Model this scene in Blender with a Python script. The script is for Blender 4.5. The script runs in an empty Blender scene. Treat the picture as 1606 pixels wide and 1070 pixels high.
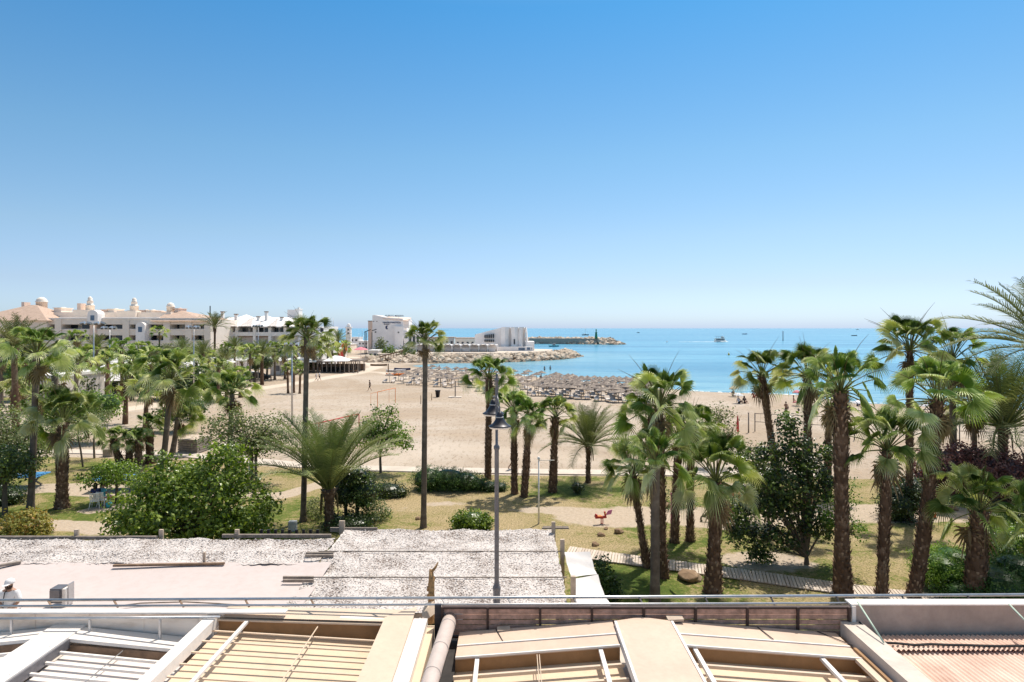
import bpy, bmesh, math, random
from mathutils import Vector, Matrix, Quaternion
import numpy as np
R_ = math.radians
PI = math.pi
scene = bpy.context.scene
COL = scene.collection

# ------------------------------------------------------------------ camera, sky, sun, exposure
CAMZ = 10.0
cd = bpy.data.cameras.new("camera"); cam = bpy.data.objects.new("camera", cd); COL.objects.link(cam)
cam.location = (0, 0, CAMZ); cam.rotation_euler = (R_(90), 0, 0)
cd.sensor_width = 36; cd.lens = 36 * 1000 / 1606; cd.shift_y = -20 / 1606
cd.clip_start = 0.1; cd.clip_end = 90000
scene.camera = cam
SUN_AZ, SUN_EL = 33, 62
world = bpy.data.worlds.new("World"); scene.world = world; world.use_nodes = True
wn = world.node_tree.nodes; wl = world.node_tree.links
sky = wn.new("ShaderNodeTexSky"); sky.sky_type = 'NISHITA'; sky.sun_disc = False
sky.sun_elevation = R_(SUN_EL); sky.sun_rotation = R_(SUN_AZ)
sky.altitude = 0; sky.air_density = 1.0; sky.dust_density = 0.6; sky.ozone_density = 2.2
# the air near the sea horizon is pale blue-white, higher up a deeper blue; overhead, out of view, warmed and brightened as added fill light: tint the sky by elevation
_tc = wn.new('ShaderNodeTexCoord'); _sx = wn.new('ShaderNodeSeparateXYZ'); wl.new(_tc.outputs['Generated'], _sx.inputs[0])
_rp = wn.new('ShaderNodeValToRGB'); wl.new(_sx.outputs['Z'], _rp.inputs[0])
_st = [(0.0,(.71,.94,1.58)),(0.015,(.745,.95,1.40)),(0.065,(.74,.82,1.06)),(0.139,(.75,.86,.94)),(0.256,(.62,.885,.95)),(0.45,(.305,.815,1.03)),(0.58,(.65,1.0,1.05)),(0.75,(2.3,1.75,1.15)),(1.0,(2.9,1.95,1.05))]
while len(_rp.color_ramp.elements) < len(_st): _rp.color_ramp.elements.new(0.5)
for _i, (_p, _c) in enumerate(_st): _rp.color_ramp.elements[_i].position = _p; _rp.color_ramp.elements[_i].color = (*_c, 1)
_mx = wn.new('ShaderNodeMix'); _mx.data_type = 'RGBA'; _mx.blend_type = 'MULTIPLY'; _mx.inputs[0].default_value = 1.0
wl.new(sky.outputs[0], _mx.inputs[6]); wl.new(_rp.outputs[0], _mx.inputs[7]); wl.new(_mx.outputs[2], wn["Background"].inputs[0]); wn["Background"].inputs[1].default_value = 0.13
sd = bpy.data.lights.new("sun", 'SUN'); sd.energy = 4.9; sd.angle = R_(0.53); sd.color = (1.0, 0.94, 0.85)
sun = bpy.data.objects.new("sun", sd); COL.objects.link(sun)
S = Vector((math.cos(R_(SUN_EL)) * math.sin(R_(SUN_AZ)), math.cos(R_(SUN_EL)) * math.cos(R_(SUN_AZ)), math.sin(R_(SUN_EL))))
sun.rotation_mode = 'QUATERNION'; sun.rotation_quaternion = S.to_track_quat('Z', 'Y'); sun.location = (0, 0, 60)
scene.view_settings.view_transform = 'Standard'; scene.view_settings.look = 'None'
scene.view_settings.exposure = 0.12; scene.view_settings.gamma = 1.0

# ------------------------------------------------------------------ helpers
def P(px, py, Y):            # a photo pixel at a chosen distance
    return Vector(((px - 803) * Y / 1000, Y, CAMZ - (py - 515) * Y / 1000))
def G(px, py, z=0.0):        # a photo pixel on the level z
    Y = 1000 * (CAMZ - z) / (py - 515)
    return Vector(((px - 803) * Y / 1000, Y, z))
def XA(px, Y): return (px - 803) * Y / 1000
def ZA(py, Y): return CAMZ - (py - 515) * Y / 1000

class MB:
    def __init__(s): s.v = []; s.f = []; s.t = []; s.m = []; s.sm = []
    def add(s, vs, fs, t=0.5, m=0, smooth=False):
        b = len(s.v); s.v.extend([tuple(q) for q in vs])
        if isinstance(t, (list, tuple)): s.t.extend(t)
        else: s.t.extend([t] * len(vs))
        for f in fs: s.f.append(tuple(b + i for i in f)); s.m.append(m); s.sm.append(smooth)
        return s
    def box(s, x0, x1, y0, y1, z0, z1, t=0.5, m=0):
        return s.add([(x0,y0,z0),(x1,y0,z0),(x1,y1,z0),(x0,y1,z0),(x0,y0,z1),(x1,y0,z1),(x1,y1,z1),(x0,y1,z1)],
              [(0,3,2,1),(4,5,6,7),(0,1,5,4),(1,2,6,5),(2,3,7,6),(3,0,4,7)], t, m)
    def rbox(s, c, sx, sy, sz, rz=0, rx=0, ry=0, t=0.5, m=0):
        M = Matrix.Translation(c) @ Matrix.Rotation(rz,4,'Z') @ Matrix.Rotation(ry,4,'Y') @ Matrix.Rotation(rx,4,'X')
        vs = [M @ Vector((a*sx/2,b*sy/2,d*sz/2)) for d in (-1,1) for a,b in ((-1,-1),(1,-1),(1,1),(-1,1))]
        return s.add(vs, [(0,3,2,1),(4,5,6,7),(0,1,5,4),(1,2,6,5),(2,3,7,6),(3,0,4,7)], t, m)
    def bar(s, a, b, w, h, up=(0,0,1), t=0.5, m=0):
        a = Vector(a); b = Vector(b); d = (b-a).normalized(); u = Vector(up)
        sd_ = d.cross(u)
        if sd_.length < 1e-4: sd_ = d.cross(Vector((0,1,0)))
        sd_.normalize(); u = sd_.cross(d).normalized()
        vs = []
        for p in (a, b):
            for i, j in ((-1,-1),(1,-1),(1,1),(-1,1)): vs.append(p + sd_*i*w/2 + u*j*h/2)
        return s.add(vs, [(0,1,2,3),(7,6,5,4),(0,4,5,1),(1,5,6,2),(2,6,7,3),(3,7,4,0)], t, m)
    def tube(s, pts, rad, n=8, t=0.5, m=0, cap=True, smooth=True):
        pts = [Vector(p) for p in pts]
        if not isinstance(rad, (list, tuple)): rad = [rad]*len(pts)
        vs = []; prev = None
        for i, p in enumerate(pts):
            d = (pts[min(i+1,len(pts)-1)] - pts[max(i-1,0)])
            if d.length < 1e-7: d = Vector((0,0,1))
            d.normalize()
            if prev is None:
                a = d.cross(Vector((0,0,1)))
                if a.length < 0.05: a = d.cross(Vector((1,0,0)))
                a.normalize()
            else:
                a = prev - d*prev.dot(d); a.normalize()
            prev = a; b = d.cross(a)
            for k in range(n):
                an = 2*PI*k/n; vs.append(p + (a*math.cos(an) + b*math.sin(an))*rad[i])
        fs = []
        for i in range(len(pts)-1):
            for k in range(n):
                k2 = (k+1) % n; fs.append((i*n+k, i*n+k2, (i+1)*n+k2, (i+1)*n+k))
        if cap:
            fs.append(tuple(range(n-1,-1,-1))); fs.append(tuple((len(pts)-1)*n+k for k in range(n)))
        return s.add(vs, fs, t, m, smooth)
    def lathe(s, c, prof, n=16, t=0.5, m=0, smooth=True, a0=0):
        vs = []
        for r, z in prof:
            for k in range(n):
                an = 2*PI*k/n + a0; vs.append((c[0]+r*math.cos(an), c[1]+r*math.sin(an), c[2]+z))
        fs = []
        for i in range(len(prof)-1):
            for k in range(n):
                k2 = (k+1)%n; fs.append((i*n+k, i*n+k2, (i+1)*n+k2, (i+1)*n+k))
        fs.append(tuple(range(n-1,-1,-1))); fs.append(tuple((len(prof)-1)*n+k for k in range(n)))
        return s.add(vs, fs, t, m, smooth)
    def prism(s, poly, z0, z1, t=0.5, m=0):    # poly: xy list ccw
        n = len(poly)
        vs = [(x,y,z0) for x,y in poly] + [(x,y,z1) for x,y in poly]
        return s.add(vs, [tuple(range(n-1,-1,-1)), tuple(range(n,2*n))] + [(i,(i+1)%n,n+(i+1)%n,n+i) for i in range(n)], t, m)
    def rock(s, c, r, rng, t=0.5, m=0, flat=0.7):
        # irregular block from a jittered icosphere-like solid
        g = (1+5**.5)/2
        base = [(-1,g,0),(1,g,0),(-1,-g,0),(1,-g,0),(0,-1,g),(0,1,g),(0,-1,-g),(0,1,-g),(g,0,-1),(g,0,1),(-g,0,-1),(-g,0,1)]
        F = [(0,11,5),(0,5,1),(0,1,7),(0,7,10),(0,10,11),(1,5,9),(5,11,4),(11,10,2),(10,7,6),(7,1,8),(3,9,4),(3,4,2),(3,2,6),(3,6,8),(3,8,9),(4,9,5),(2,4,11),(6,2,10),(8,6,7),(9,8,1)]
        q = Quaternion((rng.gauss(0,1),rng.gauss(0,1),rng.gauss(0,1),rng.gauss(0,1))).normalized()
        sx, sy, sz = rng.uniform(.75,1.3), rng.uniform(.75,1.3), rng.uniform(.6,1.0)
        vs = []
        for b in base:
            v = Vector(b).normalized()*rng.uniform(.8,1.15)
            v = Vector((v.x*sx, v.y*sy, v.z*sz)); v.rotate(q); v *= r; v.z *= flat
            vs.append(Vector(c)+v)
        return s.add(vs, F, t, m)
    def mesh(s, name, mats, origin=(0,0,0)):
        me = bpy.data.meshes.new(name)
        o = np.array(origin, dtype=np.float32)
        co = np.array(s.v, dtype=np.float32).reshape(-1,3) - o
        nf = len(s.f); tot = np.fromiter((len(f) for f in s.f), dtype=np.int32, count=nf)
        idx = np.fromiter((i for f in s.f for i in f), dtype=np.int32, count=int(tot.sum()))
        me.vertices.add(len(co)); me.vertices.foreach_set('co', co.ravel())
        me.loops.add(len(idx)); me.loops.foreach_set('vertex_index', idx)
        me.polygons.add(nf); st = np.zeros(nf, dtype=np.int32); st[1:] = np.cumsum(tot)[:-1]
        me.polygons.foreach_set('loop_start', st); me.polygons.foreach_set('loop_total', tot)
        me.polygons.foreach_set('material_index', np.array(s.m, dtype=np.int32))
        me.polygons.foreach_set('use_smooth', np.array(s.sm, dtype=bool))
        at = me.attributes.new('tint', 'FLOAT', 'POINT'); at.data.foreach_set('value', np.array(s.t, dtype=np.float32))
        for m in (mats if isinstance(mats, (list,tuple)) else [mats]): me.materials.append(m)
        me.update(calc_edges=True); me.validate()
        return me
    def build(s, name, mats, parent=None, origin=None):
        if origin is None: origin = parent['_o'] if parent is not None and '_o' in parent else (0,0,0)
        me = s.mesh(name, mats, origin)
        o = bpy.data.objects.new(name, me); COL.objects.link(o)
        if parent is not None: o.parent = parent
        else: o.location = origin
        return o

def tag(o, label, cat, group=None, kind=None):
    if label: o['label'] = label
    if cat: o['category'] = cat
    if group: o['group'] = group
    if kind: o['kind'] = kind
    return o
def thing(name, loc, label, cat, group=None, rz=0):
    o = bpy.data.objects.new(name, None); COL.objects.link(o); o.location = loc; o.rotation_euler = (0,0,rz)
    o.empty_display_size = 0.3; tag(o, label, cat, group); 
    return o
def child(name, me, parent, loc=(0,0,0), scale=1.0, rz=0, rx=0, ry=0):
    o = bpy.data.objects.new(name, me); COL.objects.link(o); o.parent = parent
    o.location = loc; o.scale = (scale,)*3 if not isinstance(scale,(tuple,list)) else scale; o.rotation_euler = (rx,ry,rz); return o
def copy_tree(o, parent=None):
    c = o.copy(); COL.objects.link(c); c.parent = parent
    for ch in list(o.children): copy_tree(ch, c)
    return c
def struct(o): o['kind'] = 'structure'; return o

# ------------------------------------------------------------------ materials
def nodes(name):
    m = bpy.data.materials.new(name); m.use_nodes = True
    nt = m.node_tree; nt.nodes.clear()
    out = nt.nodes.new('ShaderNodeOutputMaterial'); bs = nt.nodes.new('ShaderNodeBsdfPrincipled')
    nt.links.new(bs.outputs[0], out.inputs[0]); return m, nt, bs, out
def ramp(nt, fac, stops):
    r = nt.nodes.new('ShaderNodeValToRGB'); e = r.color_ramp.elements
    while len(e) < len(stops): e.new(0.5)
    for i, (p, c) in enumerate(stops): e[i].position = p; e[i].color = (*c, 1) if len(c) == 3 else c
    nt.links.new(fac, r.inputs[0]); return r.outputs[0]
def noise(nt, scale, detail=4, rough=0.55, coord='Object', vec=None, dist=0):
    n = nt.nodes.new('ShaderNodeTexNoise'); n.inputs['Scale'].default_value = scale; n.inputs['Detail'].default_value = detail
    n.inputs['Roughness'].default_value = rough; n.inputs['Distortion'].default_value = dist
    if vec is None:
        tc = nt.nodes.new('ShaderNodeTexCoord'); vec = tc.outputs[coord]
    nt.links.new(vec, n.inputs['Vector']); return n.outputs['Fac']
def mapping(nt, scale=(1,1,1), coord='Object', rot=(0,0,0)):
    tc = nt.nodes.new('ShaderNodeTexCoord'); mp = nt.nodes.new('ShaderNodeMapping')
    mp.inputs['Scale'].default_value = scale; mp.inputs['Rotation'].default_value = rot
    nt.links.new(tc.outputs[coord], mp.inputs[0]); return mp.outputs[0]
def attr(nt, name):
    a = nt.nodes.new('ShaderNodeAttribute'); a.attribute_name = name; return a.outputs['Fac']
def mixc(nt, fac, a, b, mode='MIX'):
    m = nt.nodes.new('ShaderNodeMix'); m.data_type = 'RGBA'; m.blend_type = mode
    for sck, v in ((m.inputs[0], fac), (m.inputs[6], a), (m.inputs[7], b)):
        if hasattr(v, 'is_linked') or isinstance(v, bpy.types.NodeSocket): nt.links.new(v, sck)
        elif isinstance(v, (int, float)): sck.default_value = v
        else: sck.default_value = (*v, 1)
    return m.outputs[2]
def math_(nt, op, a, b=0.5, clamp=False):
    m = nt.nodes.new('ShaderNodeMath'); m.operation = op; m.use_clamp = clamp
    for i, v in enumerate((a, b)):
        if isinstance(v, bpy.types.NodeSocket): nt.links.new(v, m.inputs[i])
        else: m.inputs[i].default_value = v
    return m.outputs[0]
def bump(nt, bs, h, strength=0.3, dist=0.02):
    b = nt.nodes.new('ShaderNodeBump'); b.inputs['Strength'].default_value = strength; b.inputs['Distance'].default_value = dist
    nt.links.new(h, b.inputs['Height']); nt.links.new(b.outputs[0], bs.inputs['Normal'])

def M_basic(name, col, rough=0.7, var=0.12, nscale=3.0, metal=0.0, bmp=0.0, fine=40, spec=0.4, dirt=0.12):
    m, nt, bs, out = nodes(name)
    f = noise(nt, nscale, 6, 0.6)
    d = tuple(max(0, c*(1-var*1.6)) for c in col); l = tuple(min(1, c*(1+var)) for c in col)
    c = ramp(nt, f, [(0.3, d), (0.7, l)])
    f2 = noise(nt, nscale*7, 9, 0.78)
    c = mixc(nt, ramp(nt, f2, [(0.36,(dirt*1.6,)*3),(0.55,(0,0,0))]), c, tuple(x*.62*w for x, w in zip(col,(1,.93,.82))))
    f3 = noise(nt, nscale*1.7, 7, 0.7, dist=1.5)
    c = mixc(nt, ramp(nt, f3, [(0.60,(0,0,0)),(0.70,(dirt*1.3,)*3)]), c, tuple(x*.45*w for x, w in zip(col,(1,.9,.78))))
    nt.links.new(c, bs.inputs['Base Color']); bs.inputs['Roughness'].default_value = rough; bs.inputs['Metallic'].default_value = metal
    bs.inputs['Specular IOR Level'].default_value = spec
    if bmp: bump(nt, bs, noise(nt, fine, 4), bmp, 0.01)
    return m
def M_leaf(name, stops, trans=0.35, rough=0.45, spec=0.35, tcol=(1.25,1.35,0.55)):
    m, nt, bs, out = nodes(name)
    c = ramp(nt, attr(nt, 'tint'), stops)
    oi = nt.nodes.new('ShaderNodeObjectInfo')
    hv = nt.nodes.new('ShaderNodeHueSaturation'); nt.links.new(c, hv.inputs['Color'])
    nt.links.new(math_(nt, 'ADD', math_(nt, 'MULTIPLY', oi.outputs['Random'], 0.35), 0.83), hv.inputs['Value'])
    nt.links.new(math_(nt, 'ADD', math_(nt, 'MULTIPLY', oi.outputs['Random'], 0.02), 0.49), hv.inputs['Hue'])
    c = hv.outputs[0]
    nt.links.new(c, bs.inputs['Base Color']); bs.inputs['Roughness'].default_value = rough; bs.inputs['Specular IOR Level'].default_value = spec
    tr = nt.nodes.new('ShaderNodeBsdfTranslucent'); nt.links.new(mixc(nt, 1.0, c, tcol, 'MULTIPLY'), tr.inputs[0])
    mx = nt.nodes.new('ShaderNodeMixShader'); mx.inputs[0].default_value = trans
    nt.links.new(bs.outputs[0], mx.inputs[1]); nt.links.new(tr.outputs[0], mx.inputs[2]); nt.links.new(mx.outputs[0], out.inputs[0])
    return m
def M_tint(name, stops, rough=0.8, nscale=0, nmix=0.4, bmp=0.0, fine=30, spec=0.3):
    m, nt, bs, out = nodes(name)
    f = attr(nt, 'tint')
    if nscale:
        f = math_(nt, 'ADD', math_(nt, 'MULTIPLY', math_(nt, 'SUBTRACT', noise(nt, nscale, 5), 0.5), nmix*2), f)
    nt.links.new(ramp(nt, f, stops), bs.inputs['Base Color']); bs.inputs['Roughness'].default_value = rough
    bs.inputs['Specular IOR Level'].default_value = spec
    if bmp: bump(nt, bs, noise(nt, fine, 4), bmp, 0.02)
    return m

MAT = {}
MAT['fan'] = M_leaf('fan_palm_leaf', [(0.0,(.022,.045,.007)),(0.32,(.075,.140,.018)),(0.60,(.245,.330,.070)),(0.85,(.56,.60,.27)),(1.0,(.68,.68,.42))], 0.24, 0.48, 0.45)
MAT['date'] = M_leaf('date_palm_leaf', [(0.0,(.045,.065,.020)),(0.5,(.14,.175,.065)),(1.0,(.36,.36,.20))], 0.20, 0.62, 0.3, (1.15,1.2,0.6))
MAT['petiole'] = M_basic('petiole', (.20,.22,.06), 0.5, 0.3)
MAT['dead'] = M_leaf('dead_leaf', [(0,(.10,.065,.03)),(1,(.36,.27,.15))], 0.15, 0.8, 0.1, (1,.9,.7))
MAT['trunk_b'] = M_tint('palm_trunk_boots', [(0,(.040,.020,.012)),(0.5,(.165,.095,.058)),(1,(.52,.37,.26))], 0.9, 6, 0.25, 0.6, 25)
MAT['trunk_s'] = M_tint('palm_trunk_smooth', [(0,(.07,.050,.038)),(0.5,(.17,.13,.10)),(1,(.34,.28,.22))], 0.85, 8, 0.25, 0.4, 30)
MAT['bark'] = M_tint('bark', [(0,(.06,.045,.03)),(1,(.19,.15,.11))], 0.9, 5, 0.3, 0.5, 25)
MAT['broad'] = M_leaf('broad_leaf', [(0,(.030,.060,.008)),(0.5,(.145,.225,.028)),(1.0,(.36,.46,.09))], 0.38, 0.35, 0.5)
MAT['dark'] = M_leaf('dark_leaf', [(0,(.012,.024,.006)),(0.5,(.040,.072,.014)),(1.0,(.19,.26,.055))], 0.22, 0.35, 0.5)
MAT['grey'] = M_leaf('grey_leaf', [(0,(.06,.08,.03)),(0.5,(.17,.20,.08)),(1.0,(.36,.38,.20))], 0.25, 0.55, 0.3)
MAT['hedge'] = M_leaf('hedge_leaf', [(0,(.018,.045,.010)),(0.5,(.045,.10,.018)),(1.0,(.11,.19,.035))], 0.22, 0.4, 0.4)
MAT['lime'] = M_leaf('lime_leaf', [(0,(.04,.10,.012)),(0.5,(.11,.21,.025)),(1.0,(.26,.36,.06))], 0.33, 0.4, 0.4)
MAT['red'] = M_leaf('red_leaf', [(0,(.030,.010,.010)),(0.5,(.15,.052,.042)),(1.0,(.34,.16,.12))], 0.25, 0.4, 0.5, (1.3,.7,.6))
MAT['bract'] = M_leaf('yellow_red_leaf', [(0,(.10,.13,.03)),(0.6,(.30,.27,.06)),(1.0,(.45,.22,.08))], 0.3, 0.5, 0.3, (1.2,1,.6))

# ground
def mk_ground():
    m, nt, bs, out = nodes('ground_sand_and_lawn')
    n1 = noise(nt, 0.055, 5, 0.6, dist=0.6); n2 = noise(nt, 0.9, 6, 0.65); n3 = noise(nt, 6, 5, 0.7)
    mpx = mapping(nt, (0.05, 0.35, 1)); n4 = noise(nt, 1.0, 5, 0.6, vec=mpx)
    nf = noise(nt, 1.0, 6, 0.8, vec=mapping(nt, (3.4, 0.75, 1))); 
    sand = mixc(nt, math_(nt,'MULTIPLY',ramp(nt, n1, [(0.42,(0,0,0)),(0.60,(1,1,1))]),1.0), (.485,.415,.345), (.385,.305,.23))
    sand = mixc(nt, ramp(nt, n4, [(0.5,(0,0,0)),(0.68,(.5,.5,.5))]), sand, (.42,.32,.22))
    spk = ramp(nt, nf, [(0.53,(0,0,0)),(0.60,(.85,.85,.85))])
    sand = mixc(nt, spk, sand, (.27,.21,.155))
    sand = mixc(nt, ramp(nt, n3, [(0.35,(0.35,)*3),(0.6,(0,0,0))]), sand, (.30,.235,.17))
    track = (.60,.515,.425)
    tk = math_(nt, 'MULTIPLY', attr(nt,'track'), 0.9, True)
    c = mixc(nt, tk, sand, track)
    wet = mixc(nt, attr(nt,'wet'), c, (.27,.235,.19))
    # lawn
    g1 = noise(nt, 0.32, 8, 0.72, dist=0.5); g2 = noise(nt, 4.5, 8, 0.8); g3 = noise(nt, 13, 5, 0.85)
    gsel = math_(nt, 'ADD', math_(nt,'MULTIPLY', g1, 1.0), math_(nt,'MULTIPLY', math_(nt,'SUBTRACT', g2, 0.5), 0.85))
    gsel = math_(nt, 'ADD', gsel, attr(nt, 'dry'))
    lawn = ramp(nt, gsel, [(0.30,(.070,.120,.017)),(0.44,(.16,.19,.040)),(0.51,(.34,.275,.13)),(0.68,(.46,.35,.205))])
    lawn = mixc(nt, ramp(nt, g3, [(0.42,(.85,)*3),(0.53,(0,0,0))]), lawn, (.075,.075,.022))
    dsel = math_(nt, 'ADD', attr(nt,'dirt'), math_(nt,'MULTIPLY', math_(nt,'SUBTRACT', n2, 0.5), 0.9))
    dirt = mixc(nt, ramp(nt,n3,[(0.3,(0,0,0)),(0.7,(1,1,1))]), (.36,.285,.21), (.52,.43,.335))
    lawn = mixc(nt, ramp(nt, dsel, [(0.42,(0,0,0)),(0.58,(1,1,1))]), lawn, dirt)
    lsel = math_(nt, 'ADD', attr(nt,'lawn'), math_(nt,'MULTIPLY', math_(nt,'SUBTRACT', n3, 0.5), 0.35))
    c = mixc(nt, ramp(nt, lsel, [(0.47,(0,0,0)),(0.53,(1,1,1))]), wet, lawn)
    nt.links.new(c, bs.inputs['Base Color']); bs.inputs['Roughness'].default_value = 0.95; bs.inputs['Specular IOR Level'].default_value = 0.15
    h = math_(nt,'ADD', noise(nt, 3.2, 6, 0.7), math_(nt,'MULTIPLY', noise(nt, 18, 4, 0.7), 0.4))
    bump(nt, bs, h, 0.55, 0.10)
    return m
MAT['ground'] = mk_ground()
def mk_sea():
    m, nt, bs, out = nodes('sea_water')
    v1 = mapping(nt, (0.003, 0.030, 1)); n1 = noise(nt, 1.0, 6, 0.6, vec=v1)
    v2 = mapping(nt, (0.05, 0.45, 1)); n2 = noise(nt, 1.0, 4, 0.6, vec=v2)
    sh = attr(nt, 'shallow')
    deep = mixc(nt, ramp(nt, n1, [(0.40,(0,0,0)),(0.60,(1,1,1))]), (.05,.21,.34), (.13,.37,.50))
    c = mixc(nt, sh, deep, (.235,.42,.47))
    c = mixc(nt, ramp(nt, n2, [(0.46,(0,0,0)),(0.60,(.8,)*3)]), c, (.06,.25,.38))
    nt.links.new(c, bs.inputs['Base Color']); bs.inputs['Roughness'].default_value = 0.22; bs.inputs['IOR'].default_value = 1.33
    bs.inputs['Specular IOR Level'].default_value = 0.5
    v3 = mapping(nt, (0.35, 1.2, 1)); h = noise(nt, 1.0, 7, 0.62, vec=v3)
    bump(nt, bs, h, 0.5, 0.35)
    return m
MAT['sea'] = mk_sea()

def mk_trunkrock():
    m = M_tint('riprap_rock', [(0,(.20,.155,.115)),(0.5,(.42,.34,.26)),(1,(.62,.53,.43))], 0.9, 1.2, 0.3, 0.5, 3)
    return m
MAT['rock'] = mk_trunkrock()
MAT['boulder'] = M_tint('boulder', [(0,(.12,.075,.045)),(0.5,(.27,.18,.11)),(1,(.5,.38,.26))], 0.9, 3, 0.5, 0.7, 8)
MAT['white'] = M_basic('white_paint', (.80,.78,.75), 0.6, 0.05, 1.2)
MAT['whitewall'] = M_basic('white_render', (.92,.87,.84), 0.85, 0.05, 0.4)
MAT['creamwall'] = M_basic('cream_render', (.90,.79,.68), 0.85, 0.06, 0.4)
MAT['pinkwall'] = M_basic('pink_render', (.82,.64,.53), 0.85, 0.06, 0.6)
MAT['glass'] = M_basic('dark_glass', (.035,.05,.07), 0.12, 0.3, 0.5, 0, 0, 40, 0.6)
MAT['blueglass'] = M_basic('blue_glass', (.10,.17,.27), 0.15, 0.25, 0.7, 0, 0, 40, 0.6)
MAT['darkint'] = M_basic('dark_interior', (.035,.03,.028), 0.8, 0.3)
MAT['wood'] = M_basic('grey_wood', (.30,.25,.21), 0.85, 0.25, 5, 0, 0.3)
MAT['brownwood'] = M_basic('brown_wood', (.24,.155,.10), 0.8, 0.25, 5, 0, 0.3)
MAT['palewood'] = M_basic('pale_wood', (.52,.42,.33), 0.8, 0.15, 5, 0, 0.3)
MAT['steel'] = M_basic('galvanised_steel', (.55,.55,.56), 0.38, 0.12, 4, 0.75)
MAT['greymetal'] = M_basic('grey_painted_metal', (.17,.165,.18), 0.42, 0.15, 6, 0.3)
MAT['darkmetal'] = M_basic('dark_metal', (.035,.035,.045), 0.4, 0.2, 6, 0.3)
MAT['redpaint'] = M_basic('red_paint', (.55,.05,.04), 0.5, 0.15, 4)
MAT['orange'] = M_basic('orange_paint', (.75,.22,.05), 0.5, 0.15, 4)
MAT['yellow'] = M_basic('yellow_paint', (.75,.50,.04), 0.5, 0.1, 4)
MAT['pink'] = M_basic('pink_paint', (.70,.22,.42), 0.5, 0.1, 4)
MAT['teal'] = M_basic('teal_plastic', (.05,.42,.45), 0.5, 0.1, 4)
MAT['blue'] = M_basic('blue_paint', (.10,.36,.72), 0.45, 0.1, 2)
MAT['navy'] = M_basic('navy_cloth', (.03,.045,.13), 0.9, 0.2, 6)
MAT['denim'] = M_basic('denim', (.09,.16,.30), 0.9, 0.3, 14)
MAT['skin'] = M_basic('skin', (.42,.24,.165), 0.55, 0.1, 9)
MAT['skin2'] = M_basic('tanned_skin', (.24,.125,.08), 0.55, 0.1, 9)
MAT['hair'] = M_basic('dark_hair', (.035,.02,.015), 0.7, 0.3, 30)
MAT['black'] = M_basic('black_cloth', (.02,.02,.022), 0.8, 0.2, 8)
MAT['cloth_w'] = M_basic('white_cloth', (.78,.77,.78), 0.9, 0.05, 5)
MAT['flake'] = M_basic('white_flake', (.64,.59,.56), 0.9, 0.08, 5)
MAT['cloth_t'] = M_basic('turquoise_cloth', (.10,.38,.48), 0.9, 0.2, 8)
MAT['cloth_p'] = M_basic('pink_cloth', (.75,.25,.30), 0.9, 0.2, 8)
MAT['tile'] = None
def mk_tile(name, a, b):
    m, nt, bs, out = nodes(name)
    w = nt.nodes.new('ShaderNodeTexWave'); w.inputs['Scale'].default_value = 1.6; w.inputs['Distortion'].default_value = 1.0; w.bands_direction = 'DIAGONAL'
    tc = nt.nodes.new('ShaderNodeTexCoord'); nt.links.new(tc.outputs['Object'], w.inputs[0])
    f = math_(nt, 'ADD', math_(nt,'MULTIPLY', w.outputs['Fac'], 0.4), math_(nt,'MULTIPLY', noise(nt, 1.5, 5), 0.7))
    nt.links.new(ramp(nt, f, [(0.3, a), (0.8, b)]), bs.inputs['Base Color']); bs.inputs['Roughness'].default_value = 0.85
    bump(nt, bs, w.outputs['Fac'], 0.6, 0.08); return m
MAT['tile'] = mk_tile('terracotta_tiles', (.36,.25,.19), (.62,.46,.36))
MAT['thatch'] = M_tint('straw_thatch', [(0,(.10,.08,.07)),(0.5,(.235,.195,.17)),(1,(.42,.35,.28))], 0.95, 4, 0.3, 0.8, 10)
MAT['canvas'] = M_basic('cream_canvas', (.55,.475,.45), 0.85, 0.025, 0.5, 0, 0.1, 6)
MAT['drape'] = M_basic('white_drape', (.62,.60,.60), 0.85, 0.04, 1)
MAT['creampanel'] = M_basic('cream_panel', (.66,.52,.375), 0.7, 0.06, 0.9)
MAT['creamframe'] = M_basic('cream_frame', (.63,.50,.38), 0.6, 0.05, 1.5)
MAT['peachframe'] = M_basic('peach_frame', (.60,.455,.355), 0.6, 0.07, 1.0)
MAT['whiteframe'] = M_basic('white_frame', (.80,.75,.70), 0.5, 0.06, 2)
MAT['greypanel'] = M_basic('pale_grey_panel', (.70,.64,.60), 0.6, 0.06, 1)
MAT['brownfascia'] = M_basic('brown_fascia', (.34,.19,.085), 0.7, 0.15, 2)
MAT['slat'] = M_basic('brown_slat', (.50,.31,.235), 0.75, 0.3, 6, 0, 0.3)
MAT['slatframe'] = M_basic('rust_brown_frame', (.055,.030,.024), 0.6, 0.25, 6)
MAT['concrete'] = M_basic('grey_concrete', (.44,.36,.30), 0.9, 0.16, 1.5, 0, 0.3, 20)
MAT['concretel'] = M_basic('pale_concrete', (.62,.54,.47), 0.9, 0.12, 1.5, 0, 0.3, 20)
MAT['pvc'] = M_basic('old_duct', (.54,.455,.41), 0.6, 0.08, 2)
MAT['foam'] = M_basic('sea_foam', (.85,.9,.92), 0.9, 0.05, 2)
MAT['green'] = M_basic('green_paint', (.02,.22,.10), 0.5, 0.1, 2)
MAT['palegreen'] = M_basic('pale_green_rod', (.50,.62,.50), 0.5, 0.1, 2)
MAT['paving'] = M_basic('pale_paving', (.58,.505,.43), 0.9, 0.08, 0.8, 0, 0.2, 8)
MAT['kraft'] = M_basic('torn_brown_wrap', (.42,.24,.10), 0.8, 0.4, 12, 0, 0.5)
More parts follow.
